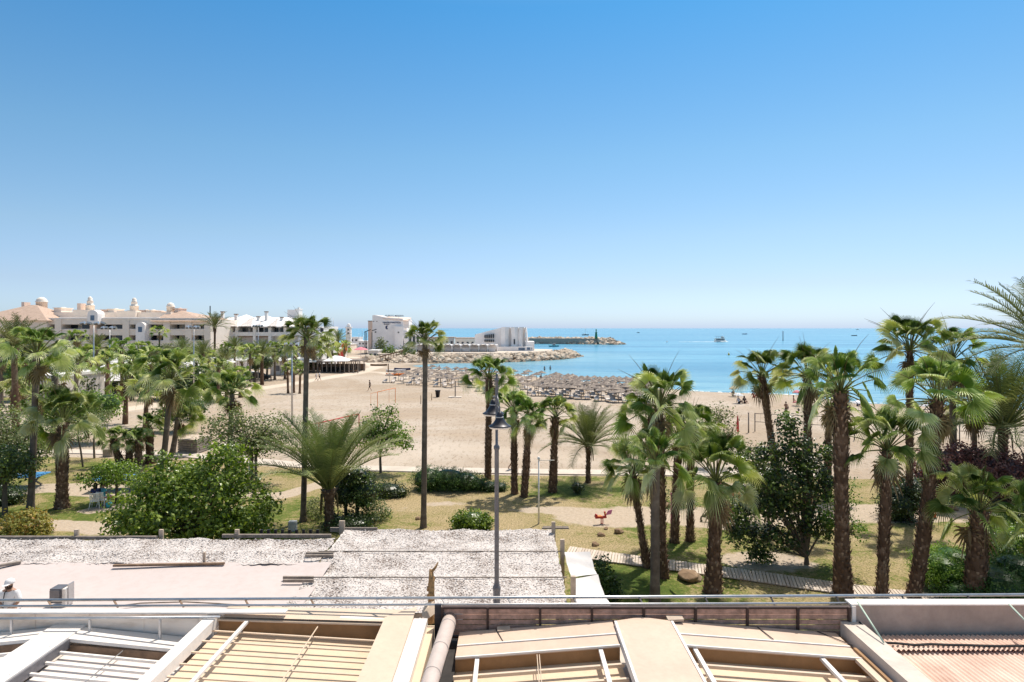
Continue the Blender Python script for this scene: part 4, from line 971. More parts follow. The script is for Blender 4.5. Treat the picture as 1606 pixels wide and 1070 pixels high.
def sky_left():
    t = thing('skylight_roof', (-8.3,10,4.2), 'white-framed gabled skylight with pale grey panels at the lower left', 'skylight')
    rx = -8.3
    zf = lambda x,y: 4.43 - abs(x-rx)*.098
    mb = MB(); prect(mb, -8.62, -8.0, 5, 11.98, lambda x,y: zf(x,y)+.03, .10); 
    bolts(mb, (-8.55,-8.08), [9.6+.22*i for i in range(10)], lambda x,y: zf(x,y)+.03); mb.build('ridge_board', MAT['whiteframe'], t, t.location)
    mb = MB(); prect(mb, -8.0, -5.72, 11.5, 11.95, zf, .06); mb.build('gable_board', MAT['whiteframe'], t, t.location)
    mb = MB(); prect(mb, -14, -8.62, 11.5, 11.95, zf, .06); mb.build('gable_board', MAT['whiteframe'], t, t.location)
    mb = MB(); prect(mb, -14.0, -8.62, 5, 11.6, lambda x,y: zf(x,y)-.155-max(0,y-11.0)*.12, .03); prect(mb, -8.0, -5.70, 5, 11.6, lambda x,y: zf(x,y)-.155-max(0,y-11.0)*.12, .03); mb.build('glazing_panel', MAT['greypanel'], t, t.location)
    mb = MB(); prect(mb, -8.62, -5.7, 11.49, 11.52, lambda x,y: zf(x,y)-.062, .17); prect(mb, -14, -8.62, 11.49, 11.52, lambda x,y: zf(x,y)-.062, .17); mb.build('fascia', MAT['brownwood'], t, t.location)
    for y in (11.25,10.9,10.55,10.2,9.85,9.5,9.15):
        mb = MB(); prect(mb, -8.0, -5.70, y-.022, y+.022, lambda x,y_: zf(x,y_)-.10, .045); mb.build('purlin', MAT['whiteframe'], t, t.location)
        mb = MB(); prect(mb, -14, -8.62, y-.022, y+.022, lambda x,y_: zf(x,y_)-.10, .045); mb.build('purlin', MAT['whiteframe'], t, t.location)
    mb = MB(); mb.tube([(-7.0,5,4.16),(-7.0,11.5,4.20)], .010, 6); mb.build('tie_rod', MAT['steel'], t, t.location)
    mb = MB(); prect(mb, -8.0, -7.97, 5, 11.49, lambda x,y: zf(x,y)-.0, .16); mb.build('side_trim', MAT['greymetal'], t, t.location)
sky_left()
def sky_mid():
    t = thing('skylight_roof', (-3.8,10,4.4), 'cream skylight with many thin crossbars between the white beam and the duct', 'skylight')
    zf = lambda x,y: 4.60 - (x+5.6)*.030
    mb = MB(); mb.box(-5.72,-5.50,5,12.2,4.42,4.62); bolts(mb, (-5.66,), [9.7+.3*i for i in range(8)], lambda x,y: 4.62); mb.build('edge_beam', MAT['whiteframe'], t, t.location)
    mb = MB(); mb.add([(-5.50,12.42,4.60),(-5.50,11.93,4.60),(-3.35,11.93,4.54),(-2.30,11.93,4.51),(-1.78,12.45,4.50),(-3.35,12.42,4.545)], [(0,1,2,5),(5,2,3,4)]); 
    prect(mb, -5.50, -2.32, 11.90, 12.40, lambda x,y: zf(x,y)-.03, .03); mb.build('head_board', MAT['creamframe'], t, t.location)
    mb = MB(); prect(mb, -3.25, -2.35, 12.02, 12.10, lambda x,y: zf(x,y)+.01, .025); mb.build('white_flashing', MAT['whiteframe'], t, t.location)
    mb = MB(); mb.add([(-2.40,5,4.55),(-1.86,5,4.55),(-1.86,12.48,4.55),(-2.36,12.1,4.55)], [(0,1,2,3)]); mb.box(-2.40,-1.86,5,12.05,4.30,4.546); mb.build('ridge_board', MAT['creamframe'], t, t.location)
    mb = MB(); mb.box(-1.858,-1.60,5,12.1,4.30,4.50); mb.box(-1.75,-1.735,5,12.1,4.50,4.512); mb.build('white_flashing', MAT['whiteframe'], t, t.location)
    mb = MB(); mb.box(-1.598,-1.47,5,12.1,4.1,4.36); mb.build('side_board', MAT['creampanel'], t, t.location)
    zf2 = lambda x,y: 4.60 - (x+5.6)*.062
    mb = MB(); prect(mb, -5.50, -2.40, 5, 11.98, lambda x,y: zf2(x,y)-.175-max(0,y-11.5)*.20, .03); mb.build('roof_panel', MAT['creampanel'], t, t.location)
    mb = MB(); prect(mb, -5.50, -2.40, 11.965, 11.995, lambda x,y: zf(x,y)-.062, .36); mb.build('fascia', MAT['brownfascia'], t, t.location)
    for i in range(9):
        y = 11.72 - i*.385; mb = MB(); prect(mb, -5.50, -2.40, y-.018, y+.018, lambda x,y_: zf2(x,y_)-.145, .022)
        mb.build('purlin', MAT['creamframe'], t, t.location)
    mb = MB(); mb.box(-4.98,-4.915,5,11.93,4.50,4.545); mb.build('glazing_bar', MAT['whiteframe'], t, t.location)
    mb = MB(); mb.tube([(-3.66,5,4.44),(-3.62,11.93,4.44)], .013, 6); mb.build('tie_rod', MAT['creamframe'], t, t.location)
sky_mid()
def duct():
    t = thing('vent_duct', (-1.2,10,4.6), 'fat old pale pipe lying along the gap between the cream skylights', 'pipe')
    mb = MB(); mb.tube([(-1.31,5,4.52),(-1.27,9.9,4.52),(-1.17,12.0,4.52)], .133, 20); mb.build('pipe', MAT['pvc'], t, t.location)
    for y in (10.1,10.9,11.75):
        x = -1.27 + (y-9.9)*.048; mb = MB(); mb.tube([(x,y-.03,4.52),(x+.002,y+.03,4.52)], .139, 20); mb.build('joint_ring', MAT['pvc'], t, t.location)
    mb = MB(); mb.box(-1.36,-.93,12.0,12.05,4.5,4.75); mb.build('end_plate', MAT['concretel'], t, t.location)
    mb = MB(); mb.box(-1.45,-.98,5,12.05,3.9,4.12); g = mb.build('gutter_board', MAT['darkint'], t, t.location)
duct()
def torn():
    rng = random.Random(3)
    t = thing('broken_post', (XA(676,12.6),12.6,4.6), 'splintered brown post wrapped in torn sheeting, sticking up by the duct', 'post')
    mb = MB(); a = P(676,962,12.55); b = P(677,908,12.55); c = P(676,893,12.6); mb.tube([(a.x,a.y,4.2),b,c],[.07,.06,.035],7,.5); 
    mb.tube([P(677,897,12.56),P(683,890,12.6),P(687,882,12.62)],[.03,.025,.012],5)
    for _ in range(26):
        z = rng.uniform(908,956); p = P(676+rng.uniform(-4,4), z, 12.49+rng.uniform(0,.1)); mb.rbox(p, rng.uniform(.03,.07), .01, rng.uniform(.06,.16), rng.uniform(-.6,.6), rng.uniform(-.3,.3), rng.uniform(-.25,.25))
    mb.build('post', MAT['kraft'], t, t.location)
    mb = MB(); q = [P(662,958,12.3),P(668,946,12.45),P(681,942,12.5),P(683,962,12.35),P(672,970,12.2),P(662,972,12.15)]
    c0 = sum(q, Vector())/6 + Vector((0,0,.06)); mb.add(q+[c0],[(i,(i+1)%6,6) for i in range(6)]); mb.build('loose_cap', MAT['creamframe'], t, t.location)
torn()
def screen():
    t = thing('slatted_screen', (3,12,4.5), 'long low screen of brown horizontal slats in a dark frame behind the right skylight', 'fence')
    x0, x1 = XA(693,12.0), XA(1333,12.0); zt, zb = ZA(951,12.0), 4.22; rng = random.Random(8)
    mb = MB(); mb.box(x0,x1,11.96,12.04,zt-.035,zt); mb.build('top_rail', MAT['slatframe'], t, t.location)
    mb = MB(); mb.box(x0,x1,11.96,12.04,zb-.04,zb); mb.build('bottom_rail', MAT['slatframe'], t, t.location)
    for px in (694,765,847,928,1009,1090,1171,1250,1330):
        x = XA(px,12.0); mb = MB(); mb.box(x-.022,x+.022,11.94,11.985,zb-.1,zt+.003); mb.build('upright', MAT['slatframe'], t, t.location)
    n = 5; h = (zt-.04-zb)/n
    for i in range(n):
        mb = MB(); z = zb + i*h + .008; mb.box(x0+.02,x1-.02,11.99,12.008,z,z+h-.020, t=.5); 
        mb.build('slat', MAT['slat'], t, t.location)
    mb = MB(); mb.box(XA(682,12),XA(692,12),11.97,12.03,4.1,ZA(948,12)); 
    for i in range(10): mb.box(XA(682,12),XA(692,12),11.965,11.97,4.1+i*.07,4.115+i*.07)
    mb.build('end_mesh', MAT['darkmetal'], t, t.location)
    # white capping ledge above the screen
    mb = MB(); mb.box(x0, x1, 12.05, 12.2, zt-.20, zt-.09); mb.build('ledge', MAT['concretel'], t, t.location)
screen()
def sky_right():
    t = thing('skylight_roof', (2.4,10,4.4), 'wide peach-framed gabled skylight with a broad centre board, right of the duct', 'skylight')
    rx = 2.42; zf = lambda x,y: 4.58 - abs(x-rx)*.076
    mb = MB(); mb.box(1.93,2.92,5,11.78,4.50,4.60); mb.add([(1.93,11.78,4.6),(2.92,11.78,4.6),(2.42,11.93,4.6),(1.93,11.78,4.5),(2.92,11.78,4.5),(2.42,11.93,4.5)],[(0,1,2),(5,4,3),(1,4,5,2),(2,5,3,0)]); mb.build('ridge_board', MAT['peachframe'], t, t.location)
    for x in (1.905, 2.945):
        mb = MB(); mb.box(x-.022,x+.022,5,11.74,4.46,4.615); mb.build('ridge_trim', MAT['whiteframe'], t, t.location)
    for sgn, xe in ((-1,-.98),(1,6.05)):
        xi = rx + sgn*.55
        a, b_ = (xe, xi) if sgn < 0 else (xi, xe)
        mb = MB(); prect(mb, a, b_, 11.42, 11.92, zf, .05); mb.build('gable_board', MAT['peachframe'], t, t.location)
        mb = MB(); prect(mb, a, b_, 11.03, 11.40, lambda x,y: zf(x,y)-.012, .05); mb.build('gable_board', MAT['peachframe'], t, t.location)
        mb = MB(); prect(mb, a, b_, 11.395, 11.425, lambda x,y: zf(x,y)+.008, .02); prect(mb, a, b_, 11.0, 11.03, lambda x,y: zf(x,y)+.0, .03); mb.build('white_trim', MAT['whiteframe'], t, t.location)
        mb = MB(); prect(mb, a, b_, 11.04, 11.07, lambda x,y: zf(x,y)-.063, .28); mb.build('fascia', MAT['brownfascia'], t, t.location)
        mb = MB(); prect(mb, a, b_, 5, 11.06, lambda x,y: zf(x,y)-.19-max(0,y-10.6)*.20, .03); mb.build('roof_panel', MAT['creampanel'], t, t.location)
        for i in range(5):
            y = 10.62 - i*.44; mb = MB(); prect(mb, a, b_, y-.025, y+.025, lambda x,y_: zf(x,y_)-.12, .055); mb.build('purlin', MAT['creamframe'], t, t.location)
    for x in (-.60, 1.53, 3.16, 5.36):
        mb = MB(); mb.box(x-.035,x+.035,5,11.05,zf(x,0)-.10,zf(x,0)-.045); mb.build('glazing_bar', MAT['whiteframe'], t, t.location)
    for x in (.43,.47):
        mb = MB(); mb.tube([(x,5,4.36),(x,11.03,4.38)], .008, 6); mb.build('tie_rod', MAT['creamframe'], t, t.location)
    for x0_, x1_ in ((-.30,-.28),(4.58,4.56),(5.7,5.98)):
        mb = MB(); mb.bar((x0_,11.9,zf(x0_,0)+.012),(x1_+.12,11.42,zf(x1_,0)+.012),.014,.012); mb.build('seam', MAT['darkmetal'], t, t.location)
    mb = MB(); mb.box(6.05,6.10,5,11.3,3.9,4.34); mb.box(6.10,6.14,5,11.9,3.9,4.25); mb.build('edge_beam', MAT['brownfascia'], t, t.location)
    mb = MB(); mb.box(5.92,6.045,5,11.0,4.24,4.30); mb.build('edge_trim', MAT['creamframe'], t, t.location)
sky_right()
for px, py, w, lb in ((790,986,.24,'small pale offcut board lying at the left foot of the slatted screen'),(1057,968,.30,'small pale offcut board lying beside the centre board of the right skylight')):
    mb = MB(); p = P(px,py,11.93); mb.rbox((p.x,11.86,4.40 if px < 900 else 4.60), w, .12, .045, .1, .2, 0); tag(mb.build('board', MAT['palewood']), lb, 'board')
def right_roof():
    t = thing('corrugated_roof', (9,10,4.2), 'pink corrugated roof at the lower right with a black cable across it', 'roof')
    mb = MB(); x0, x1, p = 6.57, 14.5, .088; n = int((x1-x0)/p*6); vs = []; Y0, Y1 = 4, 11.93
    for i in range(n+1):
        x = x0 + (x1-x0)*i/n; z = 4.28 + .018*math.sin(2*PI*(x-x0)/p)
        vs += [(x,Y0,z+.0),(x,Y1,z-.05)]
    mb.add(vs, [(2*i,2*i+2,2*i+3,2*i+1) for i in range(n)], .5, 0, True); mb.build('corrugated_sheet', MAT['corr'], t, t.location)
    mb = MB(); vs = []
    for i in range(n+1):
        x = x0 + (x1-x0)*i/n; z = 4.288 + .018*math.sin(2*PI*(x-x0)/p); vs += [(x,11.30,z+.012),(x,Y1,z-.035)]
    mb.add(vs, [(2*i,2*i+2,2*i+3,2*i+1) for i in range(n)], .5, 0, True); mb.build('upper_sheet', MAT['corr'], t, t.location)
    t2 = thing('parapet_wall', (9,12,4.4), 'grey rendered parapet wall behind the corrugated roof, white on top', 'wall')
    mb = MB(); mb.box(XA(1337,12),14.5,12.0,12.18,3.9,ZA(949,12)); mb.build('upright_wall', MAT['concrete'], t2, t2.location)
    mb = MB(); mb.box(XA(1334,12),14.5,11.97,12.21,ZA(949,12)+.001,ZA(949,12)+.025); mb.build('coping', MAT['whiteframe'], t2, t2.location)
    mb = MB(); mb.box(XA(1334,12),XA(1340,12),11.94,12.0,3.95,ZA(949,12)); mb.build('end_post', MAT['whiteframe'], t2, t2.location)
    t3 = thing('parapet_wall', (6.3,9,4.4), 'low concrete kerb wall running away between the peach skylight and corrugated roof', 'wall')
    mb = MB(); mb.box(6.16,6.54,4,11.96,3.9,4.50); mb.build('kerb', MAT['concretel'], t3, t3.location)
    mb = MB(); mb.tube([(6.56,5,4.34),(6.66,9.8,4.34),(6.62,10.9,4.33),(6.6,11.5,4.33),(6.48,11.9,4.52)], .017, 6); c = mb.build('cable', MAT['black']); tag(c, 'black cable running along the foot of the concrete kerb wall', 'cable')
    mb = MB(); pts = [(6.62,11.45,4.35)]
    rng = random.Random(2)
    for i in range(1,26): pts.append((6.62+i*.3, 11.45-.012*i+rng.uniform(-.02,.02), 4.325+rng.uniform(0,.01)))
    mb.tube(pts, .016, 6); mb.tube([(a,b+.03,c_+.005) for a,b,c_ in pts], .010, 5); c = mb.build('cable', MAT['black']); tag(c, 'black cable lying across the corrugated roof from left to right', 'cable')
    for (a, b_, lb) in ((P(1345,944,11.95), (P(1386,1008,11.1)), 'pale green rod leaning from the left end of the grey parapet'),(P(1583,948,11.95), P(1612,978,11.35), 'pale green rod leaning on the grey parapet near the right edge')):
        mb = MB(); mb.tube([a, b_], .016, 7); tag(mb.build('metal_rod', MAT['palegreen']), lb, 'rod')
right_roof()

# pergola roofs beyond the promenade
def netting(name, x0, x1, y0, y1, z, label, seams, seed, group='shell netting roofs'):
    rng = random.Random(seed); t = thing(name, ((x0+x1)/2,(y0+y1)/2,0), label, 'pergola')
    nx, ny = int((x1-x0)/.12), int((y1-y0)/.12)
    def zz(x, y):
        ys = [y0]+seams+[y1]; 
        for a, b in zip(ys[:-1], ys[1:]):
            if a <= y <= b: u = (y-a)/(b-a); break
        else: u = 0
        return z - .16*math.sin(PI*u)*(.7+.3*math.sin(x*1.9+y)) + .012*math.sin(x*9)*math.sin(y*11) - .05*abs(math.sin(x*1.3+.5*y))
    vs = []; fs = []
    for j in range(ny+1):
        for i in range(nx+1):
            x = x0+(x1-x0)*i/nx; y = y0+(y1-y0)*j/ny
            ex = rng.uniform(-.03,.03) if i in (0,nx) else 0; ey = rng.uniform(-.05,.05) if j in (0,ny) else 0
            vs.append((x+ex, y+ey+(.06*math.sin(x*.9) if j in (0,ny) else 0), zz(x,y)))
    for j in range(ny):
        for i in range(nx): a = j*(nx+1)+i; fs.append((a,a+1,a+nx+2,a+nx+1))
    mb = MB(); mb.add(vs, fs, .5, 0, True)
    nfl = int((x1-x0)*(y1-y0)*110)
    for _ in range(nfl):
        x = rng.uniform(x0,x1); y = rng.uniform(y0,y1); a = rng.uniform(0,PI); r = rng.uniform(.018,.04); zc = zz(x,y)+.012; tl = rng.uniform(-.02,.03); c_, s_ = math.cos(a)*r, math.sin(a)*r
        mb.add([(x-c_,y-s_,zc),(x+s_*.7,y-c_*.7,zc+tl),(x+c_,y+s_,zc+.01),(x-s_*.7,y+c_*.7,zc-tl*.3)], [(0,1,2,3)], .5, 1)
    mb.build('netting', [MAT['net'], MAT['flake']], t, t.location)
    for y in (seams if len(seams) > 1 else []):
        mb = MB(); mb.tube([(x0-.25,y,z+.0),(x1+.1,y,z+.0)], .018, 6); mb.build('seam_cord', MAT['wood'], t, t.location)
    for x in (x0+.08, (x0+x1)/2, x1-.08):
        for y in (y0+.1, (y0+y1)/2, y1-.1):
            mb = MB(); mb.box(x-.05,x+.05,y-.05,y+.05,-.1,z-.20); mb.build('post', MAT['wood'], t, t.location)
    for y in (y0+.1, y1-.1):
        mb = MB(); mb.box(x0,x1,y-.05,y+.05,z-.24,z-.12); mb.build('beam', MAT['wood'], t, t.location)
    return t
t = netting('pergola', -6.15, 1.52, 16.7, 23.45, 2.62, 'large pergola roof of white shell-like netting in the centre, behind the duct', [18.9,21.1], 1)
for px, py in ((487,868),(487,872),(452,906),(452,911)):     # rafter ends sticking out at the left
    p = G(px,py,2.6); mb = MB(); mb.box(p.x-.15, p.x+.75, p.y-.03, p.y+.03, 2.56, 2.64); mb.build('rafter_end', MAT['wood'], t, t.location)
mb = MB(); mb.box(XA(518,23.5),XA(592,23.5),23.47,23.52,2.50,2.66); mb.build('edge_board', MAT['wood'], t, t.location)
mb = MB(); p = G(536,831,2.6); mb.box(p.x-.10,p.x+.10,p.y,p.y+.08,2.4,2.92); mb.build('post_top', MAT['palewood'], t, t.location)
t = netting('pergola', -21, XA(520,22.3)+.1, 20.0, 22.35, 2.64, 'narrow strip of white shell-like netting at the left, beyond the cream canvas', [21.2], 2)
mb = MB(); mb.box(-21, XA(248,22.5), 22.42, 22.5, 2.56, 2.68); mb.box(XA(350,22.6), XA(520,22.6), 22.5, 22.58, 2.60, 2.72); mb.build('edge_board', MAT['wood'], t, t.location)
for px in (114,248,368):
    p = G(px,846,2.6); mb = MB(); mb.box(p.x-.07,p.x+.07,22.52,22.6,2.3,2.88); mb.build('post_top', MAT['palewood'], t, t.location)
p = G(320,883,2.65); mb = MB(); mb.box(p.x-.04,p.x+.04,19.96,20.02,2.5,2.98); mb.build('post_top', MAT['palewood'], t, t.location)
for k, px in enumerate(range(410,505,11)):
    p = G(px,838,2.6); mb = MB(); mb.box(p.x-.05,p.x+.05,22.9,22.95,2.55,2.76); mb.build('batten', MAT['darkmetal'], t, t.location)
# canvas awning
def canvas():
    t = thing('canvas_awning', (-11,18.3,0), 'big plain cream canvas awning stretched at the left, behind the man in the cap', 'awning')
    mb = MB(); nx, ny = 60, 14; x0, x1, y0, y1 = -22, -5.7, 16.95, 20.12; vs = []
    for j in range(ny+1):
        for i in range(nx+1):
            x = x0+(x1-x0)*i/nx; y = y0+(y1-y0)*j/ny; vs.append((x,y,2.50 + .11*j/ny - .05*math.sin(PI*j/ny) + .015*math.sin(x*1.2+y)))
    mb.add(vs, [(j*(nx+1)+i,j*(nx+1)+i+1,(j+1)*(nx+1)+i+1,(j+1)*(nx+1)+i) for j in range(ny) for i in range(nx)], .5, 0, True); mb.build('canvas', MAT['canvas'], t, t.location)
    mb = MB(); mb.box(x0, x1, 16.85, 16.95, 2.40, 2.51); mb.build('front_beam', MAT['greypanel'], t, t.location)
    for x in (-20,-15,-10,-6):
        for y in (16.9,19.9):
            mb = MB(); mb.box(x-.05,x+.05,y-.05,y+.05,-.1,2.40); mb.build('post', MAT['wood'], t, t.location)
canvas()
mb = MB(); a = G(178,889,2.62); b = G(352,886,2.62); mb.bar(a+Vector((0,0,.04)), b+Vector((0,0,.04)), .09, .06); tag(mb.build('timber_batten', MAT['brownwood']), 'long brown batten lying along the near edge of the left netting strip', 'plank')
mb = MB(); a = G(-20,893,2.62); b = G(33,884,2.62); mb.bar(a+Vector((0,0,.05)), b+Vector((0,0,.05)), .12, .07); tag(mb.build('timber_batten', MAT['wood']), 'short tilted batten at the left edge above the man in the cap', 'plank')
mb = MB(); mb.tube([G(183,951,2.56),G(220,946,2.57),G(290,944,2.58),G(330,946,2.58),G(390,950,2.56),G(430,951,2.56)], .02, 5); tag(mb.build('hose', MAT['wood']), 'curved grey-brown cord lying on the cream canvas behind the rail', 'cord')
def fan_box():
    t = thing('extractor_box', (XA(91,17.3),17.3,2.5), 'grey metal box on a short white stand behind the handrail, right of the man', 'metal box')
    a = G(78,948,2.55); x0 = XA(78,17.1); x1 = XA(96,17.1)
    mb = MB(); mb.box(x0,x1,17.1,17.42,2.62,ZA(924,17.1)); mb.build('box', MAT['greymetal'], t, t.location)
    mb = MB(); mb.box(x0+.02,x1-.03,17.06,17.10,2.68,ZA(926,17.1)); mb.build('grille', MAT['greymetal'], t, t.location)
    mb = MB(); mb.box(x1+.002,x1+.10,17.13,17.40,2.45,ZA(925,17.1)); mb.build('white_side', MAT['whiteframe'], t, t.location)
    mb = MB(); mb.box(x1+.102,x1+.13,17.2,17.42,2.55,ZA(922,17.1)+.05); mb.build('flange', MAT['steel'], t, t.location)
fan_box()
# white drapes beside the pergola
def drape(q, label, seed):
    rng = random.Random(seed); mb = MB(); n, m_ = 22, 16; vs = []
    for j in range(m_+1):
        for i in range(n+1):
            u, v = i/n, j/m_; p = q[0].lerp(q[1],u).lerp(q[3].lerp(q[2],u), v)
            p = p + Vector((0,0, -.16*math.sin(PI*v)*(.4+.6*u) + .03*math.sin(u*9+v*5+seed)*math.sin(PI*v) + .02*math.sin(v*17+u*3))); vs.append(p)
    mb.add(vs, [(j*(n+1)+i,j*(n+1)+i+1,(j+1)*(n+1)+i+1,(j+1)*(n+1)+i) for j in range(m_) for i in range(n)], .5, 0, True)
    tag(mb.build('drape', MAT['drape']), label, 'fabric')
drape([G(896,906,2.3),G(938,901,1.9),G(926,866,2.2),G(885,865,2.5)], 'upper white cloth drape hanging crumpled off the right side of the netting roof', 1)
drape([G(903,955,2.3),G(962,955,1.9),G(938,902,1.95),G(897,907,2.35)], 'lower white cloth drape stretched smooth off the right side of the netting roof', 4)
for px, py, h, lb in ((868,846,.75,'pale timber post standing at the far right corner of the netting roof'),(882,878,.8,'pale timber post beside the upper white drape'),(899,944,.85,'pale timber post beside the lower white drape')):
    p = G(px,py,2.3); mb = MB(); mb.box(p.x-.07,p.x+.07,p.y-.05,p.y+.05,-.1,2.3+h*.85); tag(mb.build('timber_post', MAT['palewood']), lb, 'post')
mb = MB(); mb.box(XA(850,23.6),XA(892,23.6),23.55,23.62,2.58,2.63); mb.box(XA(852,23.6),XA(892,23.6),23.75,23.82,2.56,2.61); tag(mb.build('roof_batten', MAT['wood']), 'pair of thin grey battens sticking out at the far right corner of the netting roof', 'plank')

# ------------------------------------------------------------------ lamps, masts, poles
def street_lamp():
    Y = 17.2; x = XA(779,Y); z0 = 1.6; t = thing('street_lamp', (x,Y,z0), 'tall grey street lamp with two bell-shaped lanterns, standing behind the slatted screen', 'street lamp')
    Z = lambda py: ZA(py,Y) - z0; k = Y/1000
    mb = MB(); mb.lathe((0,0,0), [(.16,0),(.16,.12),(.10,.2),(5.5*k,.5),(5.5*k,Z(928)),(6*k,Z(926)),(6.5*k,Z(923)),(6*k,Z(920)),(4.2*k,Z(917)),(3.6*k,Z(910)),(3.4*k,Z(706)),(4.6*k,Z(704)),(4.6*k,Z(700)),(2.2*k,Z(697)),(2.1*k,Z(632)),(2.6*k,Z(612)),(2.2*k,Z(600)),(3.2*k,Z(598)),(3.2*k,Z(595)),(1.5*k,Z(592)),(2.4*k,Z(589)),(.8*k,Z(586)),(.2*k,Z(584))], 16)
    mb.build('pole', MAT['greymetal'], t, (0,0,0))
    for sx, py, dy, lb in ((0.09,666,-.34,'a'),(-.10,652,.40,'b')):
        zc = Z(py - 22); zb = Z(py)
        mb = MB(); mb.tube([(0,0,Z(618)),(sx*.4,dy*.45,Z(626)),(sx,dy,zc+.10),(sx,dy,zc)], [.022,.020,.018,.018], 8); mb.tube([(0,0,Z(636)),(sx*.5,dy*.5,zc+.12),(sx,dy,zc+.06)], .014, 6); mb.build('arm', MAT['greymetal'], t, (0,0,0))
        mb = MB(); mb.lathe((sx,dy,zb), [(17.5*k,0),(17.5*k,.012),(15*k,.035),(11*k,.085),(7.5*k,.17),(5.6*k,.235),(5.4*k,.24),(5.4*k,.31),(4.6*k,.335),(3*k,.37),(1.2*k,.40)], 24)
        ls = mb.build('lantern', MAT['darkmetal'], t, (0,0,0))
        mb = MB(); mb.lathe((sx,dy,zb), [(15.5*k,-.045),(17.0*k,-.005),(17.0*k,-.003)], 24); d = mb.build('diffuser', MAT['whiteframe'], None, (0,0,0)); d.parent = ls
        mb = MB(); mb.lathe((sx,dy,zb), [(5.6*k,.236),(6.1*k,.236),(6.1*k,.258),(5.6*k,.262)], 24); d = mb.build('band', MAT['steel'], None, (0,0,0)); d.parent = ls
street_lamp()
def white_pole():
    Y = 32.6; t = thing('lamp_pole', (XA(845,Y),Y,0), 'thin white pole with a small globe and side arm, standing on the lawn', 'pole')
    mb = MB(); mb.tube([(0,0,0),(0,0,ZA(722,Y))], [.05,.035], 8); mb.build('pole', MAT['white'], t, (0,0,0))
    mb = MB(); mb.lathe((0,0,ZA(720,Y)), [(.02,-.06),(.06,-.03),(.075,.03),(.06,.09),(.01,.13)], 12); mb.build('globe', MAT['white'], t, (0,0,0))
    mb = MB(); mb.tube([(0,0,ZA(722,Y)),(.80,0,ZA(722,Y))], .018, 6); mb.build('arm', MAT['white'], t, (0,0,0))
white_pole()
def mast(px, pytop, pybase, Y, w, label, heads=3, arms=True, thin=.09):
    t = thing('floodlight_mast', (XA(px,Y),Y,0), label, 'floodlight mast', 'floodlight masts'); H = ZA(pytop,Y)
    mb = MB(); mb.tube([(0,0,0),(0,0,H)], [thin*1.4,thin*.7], 8); mb.build('pole', MAT['steel'], t, (0,0,0))
    if arms:
        mb = MB(); mb.bar((-w/2,0,H-.1),(w/2,0,H-.1),.08,.08); mb.build('crossbar', MAT['steel'], t, (0,0,0))
        for i in range(heads):
            x = -w/2 + w*i/(heads-1); mb = MB(); mb.rbox((x,-.18,H-.02), w*.22, .42, .26, 0, R_(-30) if i%2 else R_(30), R_(14 if i%2 else -14)); h = mb.build('floodlight', MAT['steel'], t, (0,0,0))
            mb = MB(); mb.rbox((x,-.36,H-.14), w*.19, .04, .2, 0, R_(30), 0); g = mb.build('lens', MAT['glass'], None, (0,0,0)); g.parent = h
mast(147, 507, 627, 89, 2.9, 'first floodlight mast from the left, with large grey lamp heads', 4)
mast(172, 514, 625, 91, 1.8, 'second floodlight mast from the left, with a small cluster of lamps', 4)
mast(304, 513, 640, 84, 1.5, 'third floodlight mast from the left, in front of the end of the cream building', 4, thin=.07)
mast(405, 511, 597, 122, 1.6, 'floodlight mast in front of the white building, beside the parked cars', 4, thin=.10)
mast(458, 540, 665, 67, 1.2, 'tall thin mast on the sand just left of the very tall thin palm', 3, thin=.085)

# ------------------------------------------------------------------ park and beach furniture
def seat_group():
    Y = 36.4
    def chair(px, py, rz, lb):
        g = G(px,py); t = thing('garden_chair', g, lb, 'chair', None, rz)
        mb = MB(); mb.rbox((0,0,.42), .46,.44,.03); mb.build('seat', MAT['white'], t, (0,0,0))
        mb = MB(); 
        for i in range(6): mb.bar((-.19+.076*i,.20,.44),(-.19+.076*i,.29,.86),.05,.015,(0,1,0))
        mb.bar((-.23,.29,.87),(.23,.29,.87),.04,.04); mb.build('backrest', MAT['white'], t, (0,0,0))
        for a in (-1,1):
            mb = MB(); mb.tube([(a*.25,.22,.62),(a*.26,0,.65),(a*.25,-.22,.62)], .02, 6); mb.build('armrest', MAT['white'], t, (0,0,0))
            for b in (-1,1): mb = MB(); mb.tube([(a*.20,b*.17,.42),(a*.26,b*.26,0)], .02, 6); mb.build('leg', MAT['white'], t, (0,0,0))
        return t
    chair(150,797,PI+.3,'white garden chair with its back towards us under the small umbrella-shaped tree')
    chair(163,795,PI-.2,'white garden chair right beside the other one, nearer the tree trunk')
    g = G(149,794); person((g.x,g.y+.05,.02), PI+.3, 'sit', 'person with long dark hair sitting in the left white chair under the tree', 'navy', 'navy', longhair=True, skin='skin2', h=1.7)
    g = G(162,793); person((g.x,g.y+.05,.02), PI-.6, 'sit', 'person in a turquoise top sitting in the right white chair under the tree', 'cloth_t', 'cloth_p', h=1.68)
    g = G(171,796); t = thing('beach_bag', g, 'turquoise and white bag on the grass beside the white chairs', 'bag')
    mb = MB(); mb.lathe((0,0,0), [(.10,0),(.16,.05),(.17,.22),(.15,.27)], 10); mb.build('bag', MAT['teal'], t, (0,0,0))
    mb = MB(); mb.tube([(-.1,0,.26),(-.06,0,.38),(.06,0,.38),(.1,0,.26)], .012, 5); mb.build('handle', MAT['cloth_w'], t, (0,0,0))
    g = G(166,794); t = thing('beach_bag', g, 'small orange bag on the grass left of the turquoise bag', 'bag')
    mb = MB(); mb.lathe((0,0,0), [(.07,0),(.11,.04),(.10,.2),(.06,.24)], 9); mb.build('bag', MAT['orange'], t, (0,0,0))
    mb = MB(); mb.tube([(-.05,0,.22),(0,0,.32),(.05,0,.22)], .01, 5); mb.build('handle', MAT['brownwood'], t, (0,0,0))
seat_group()
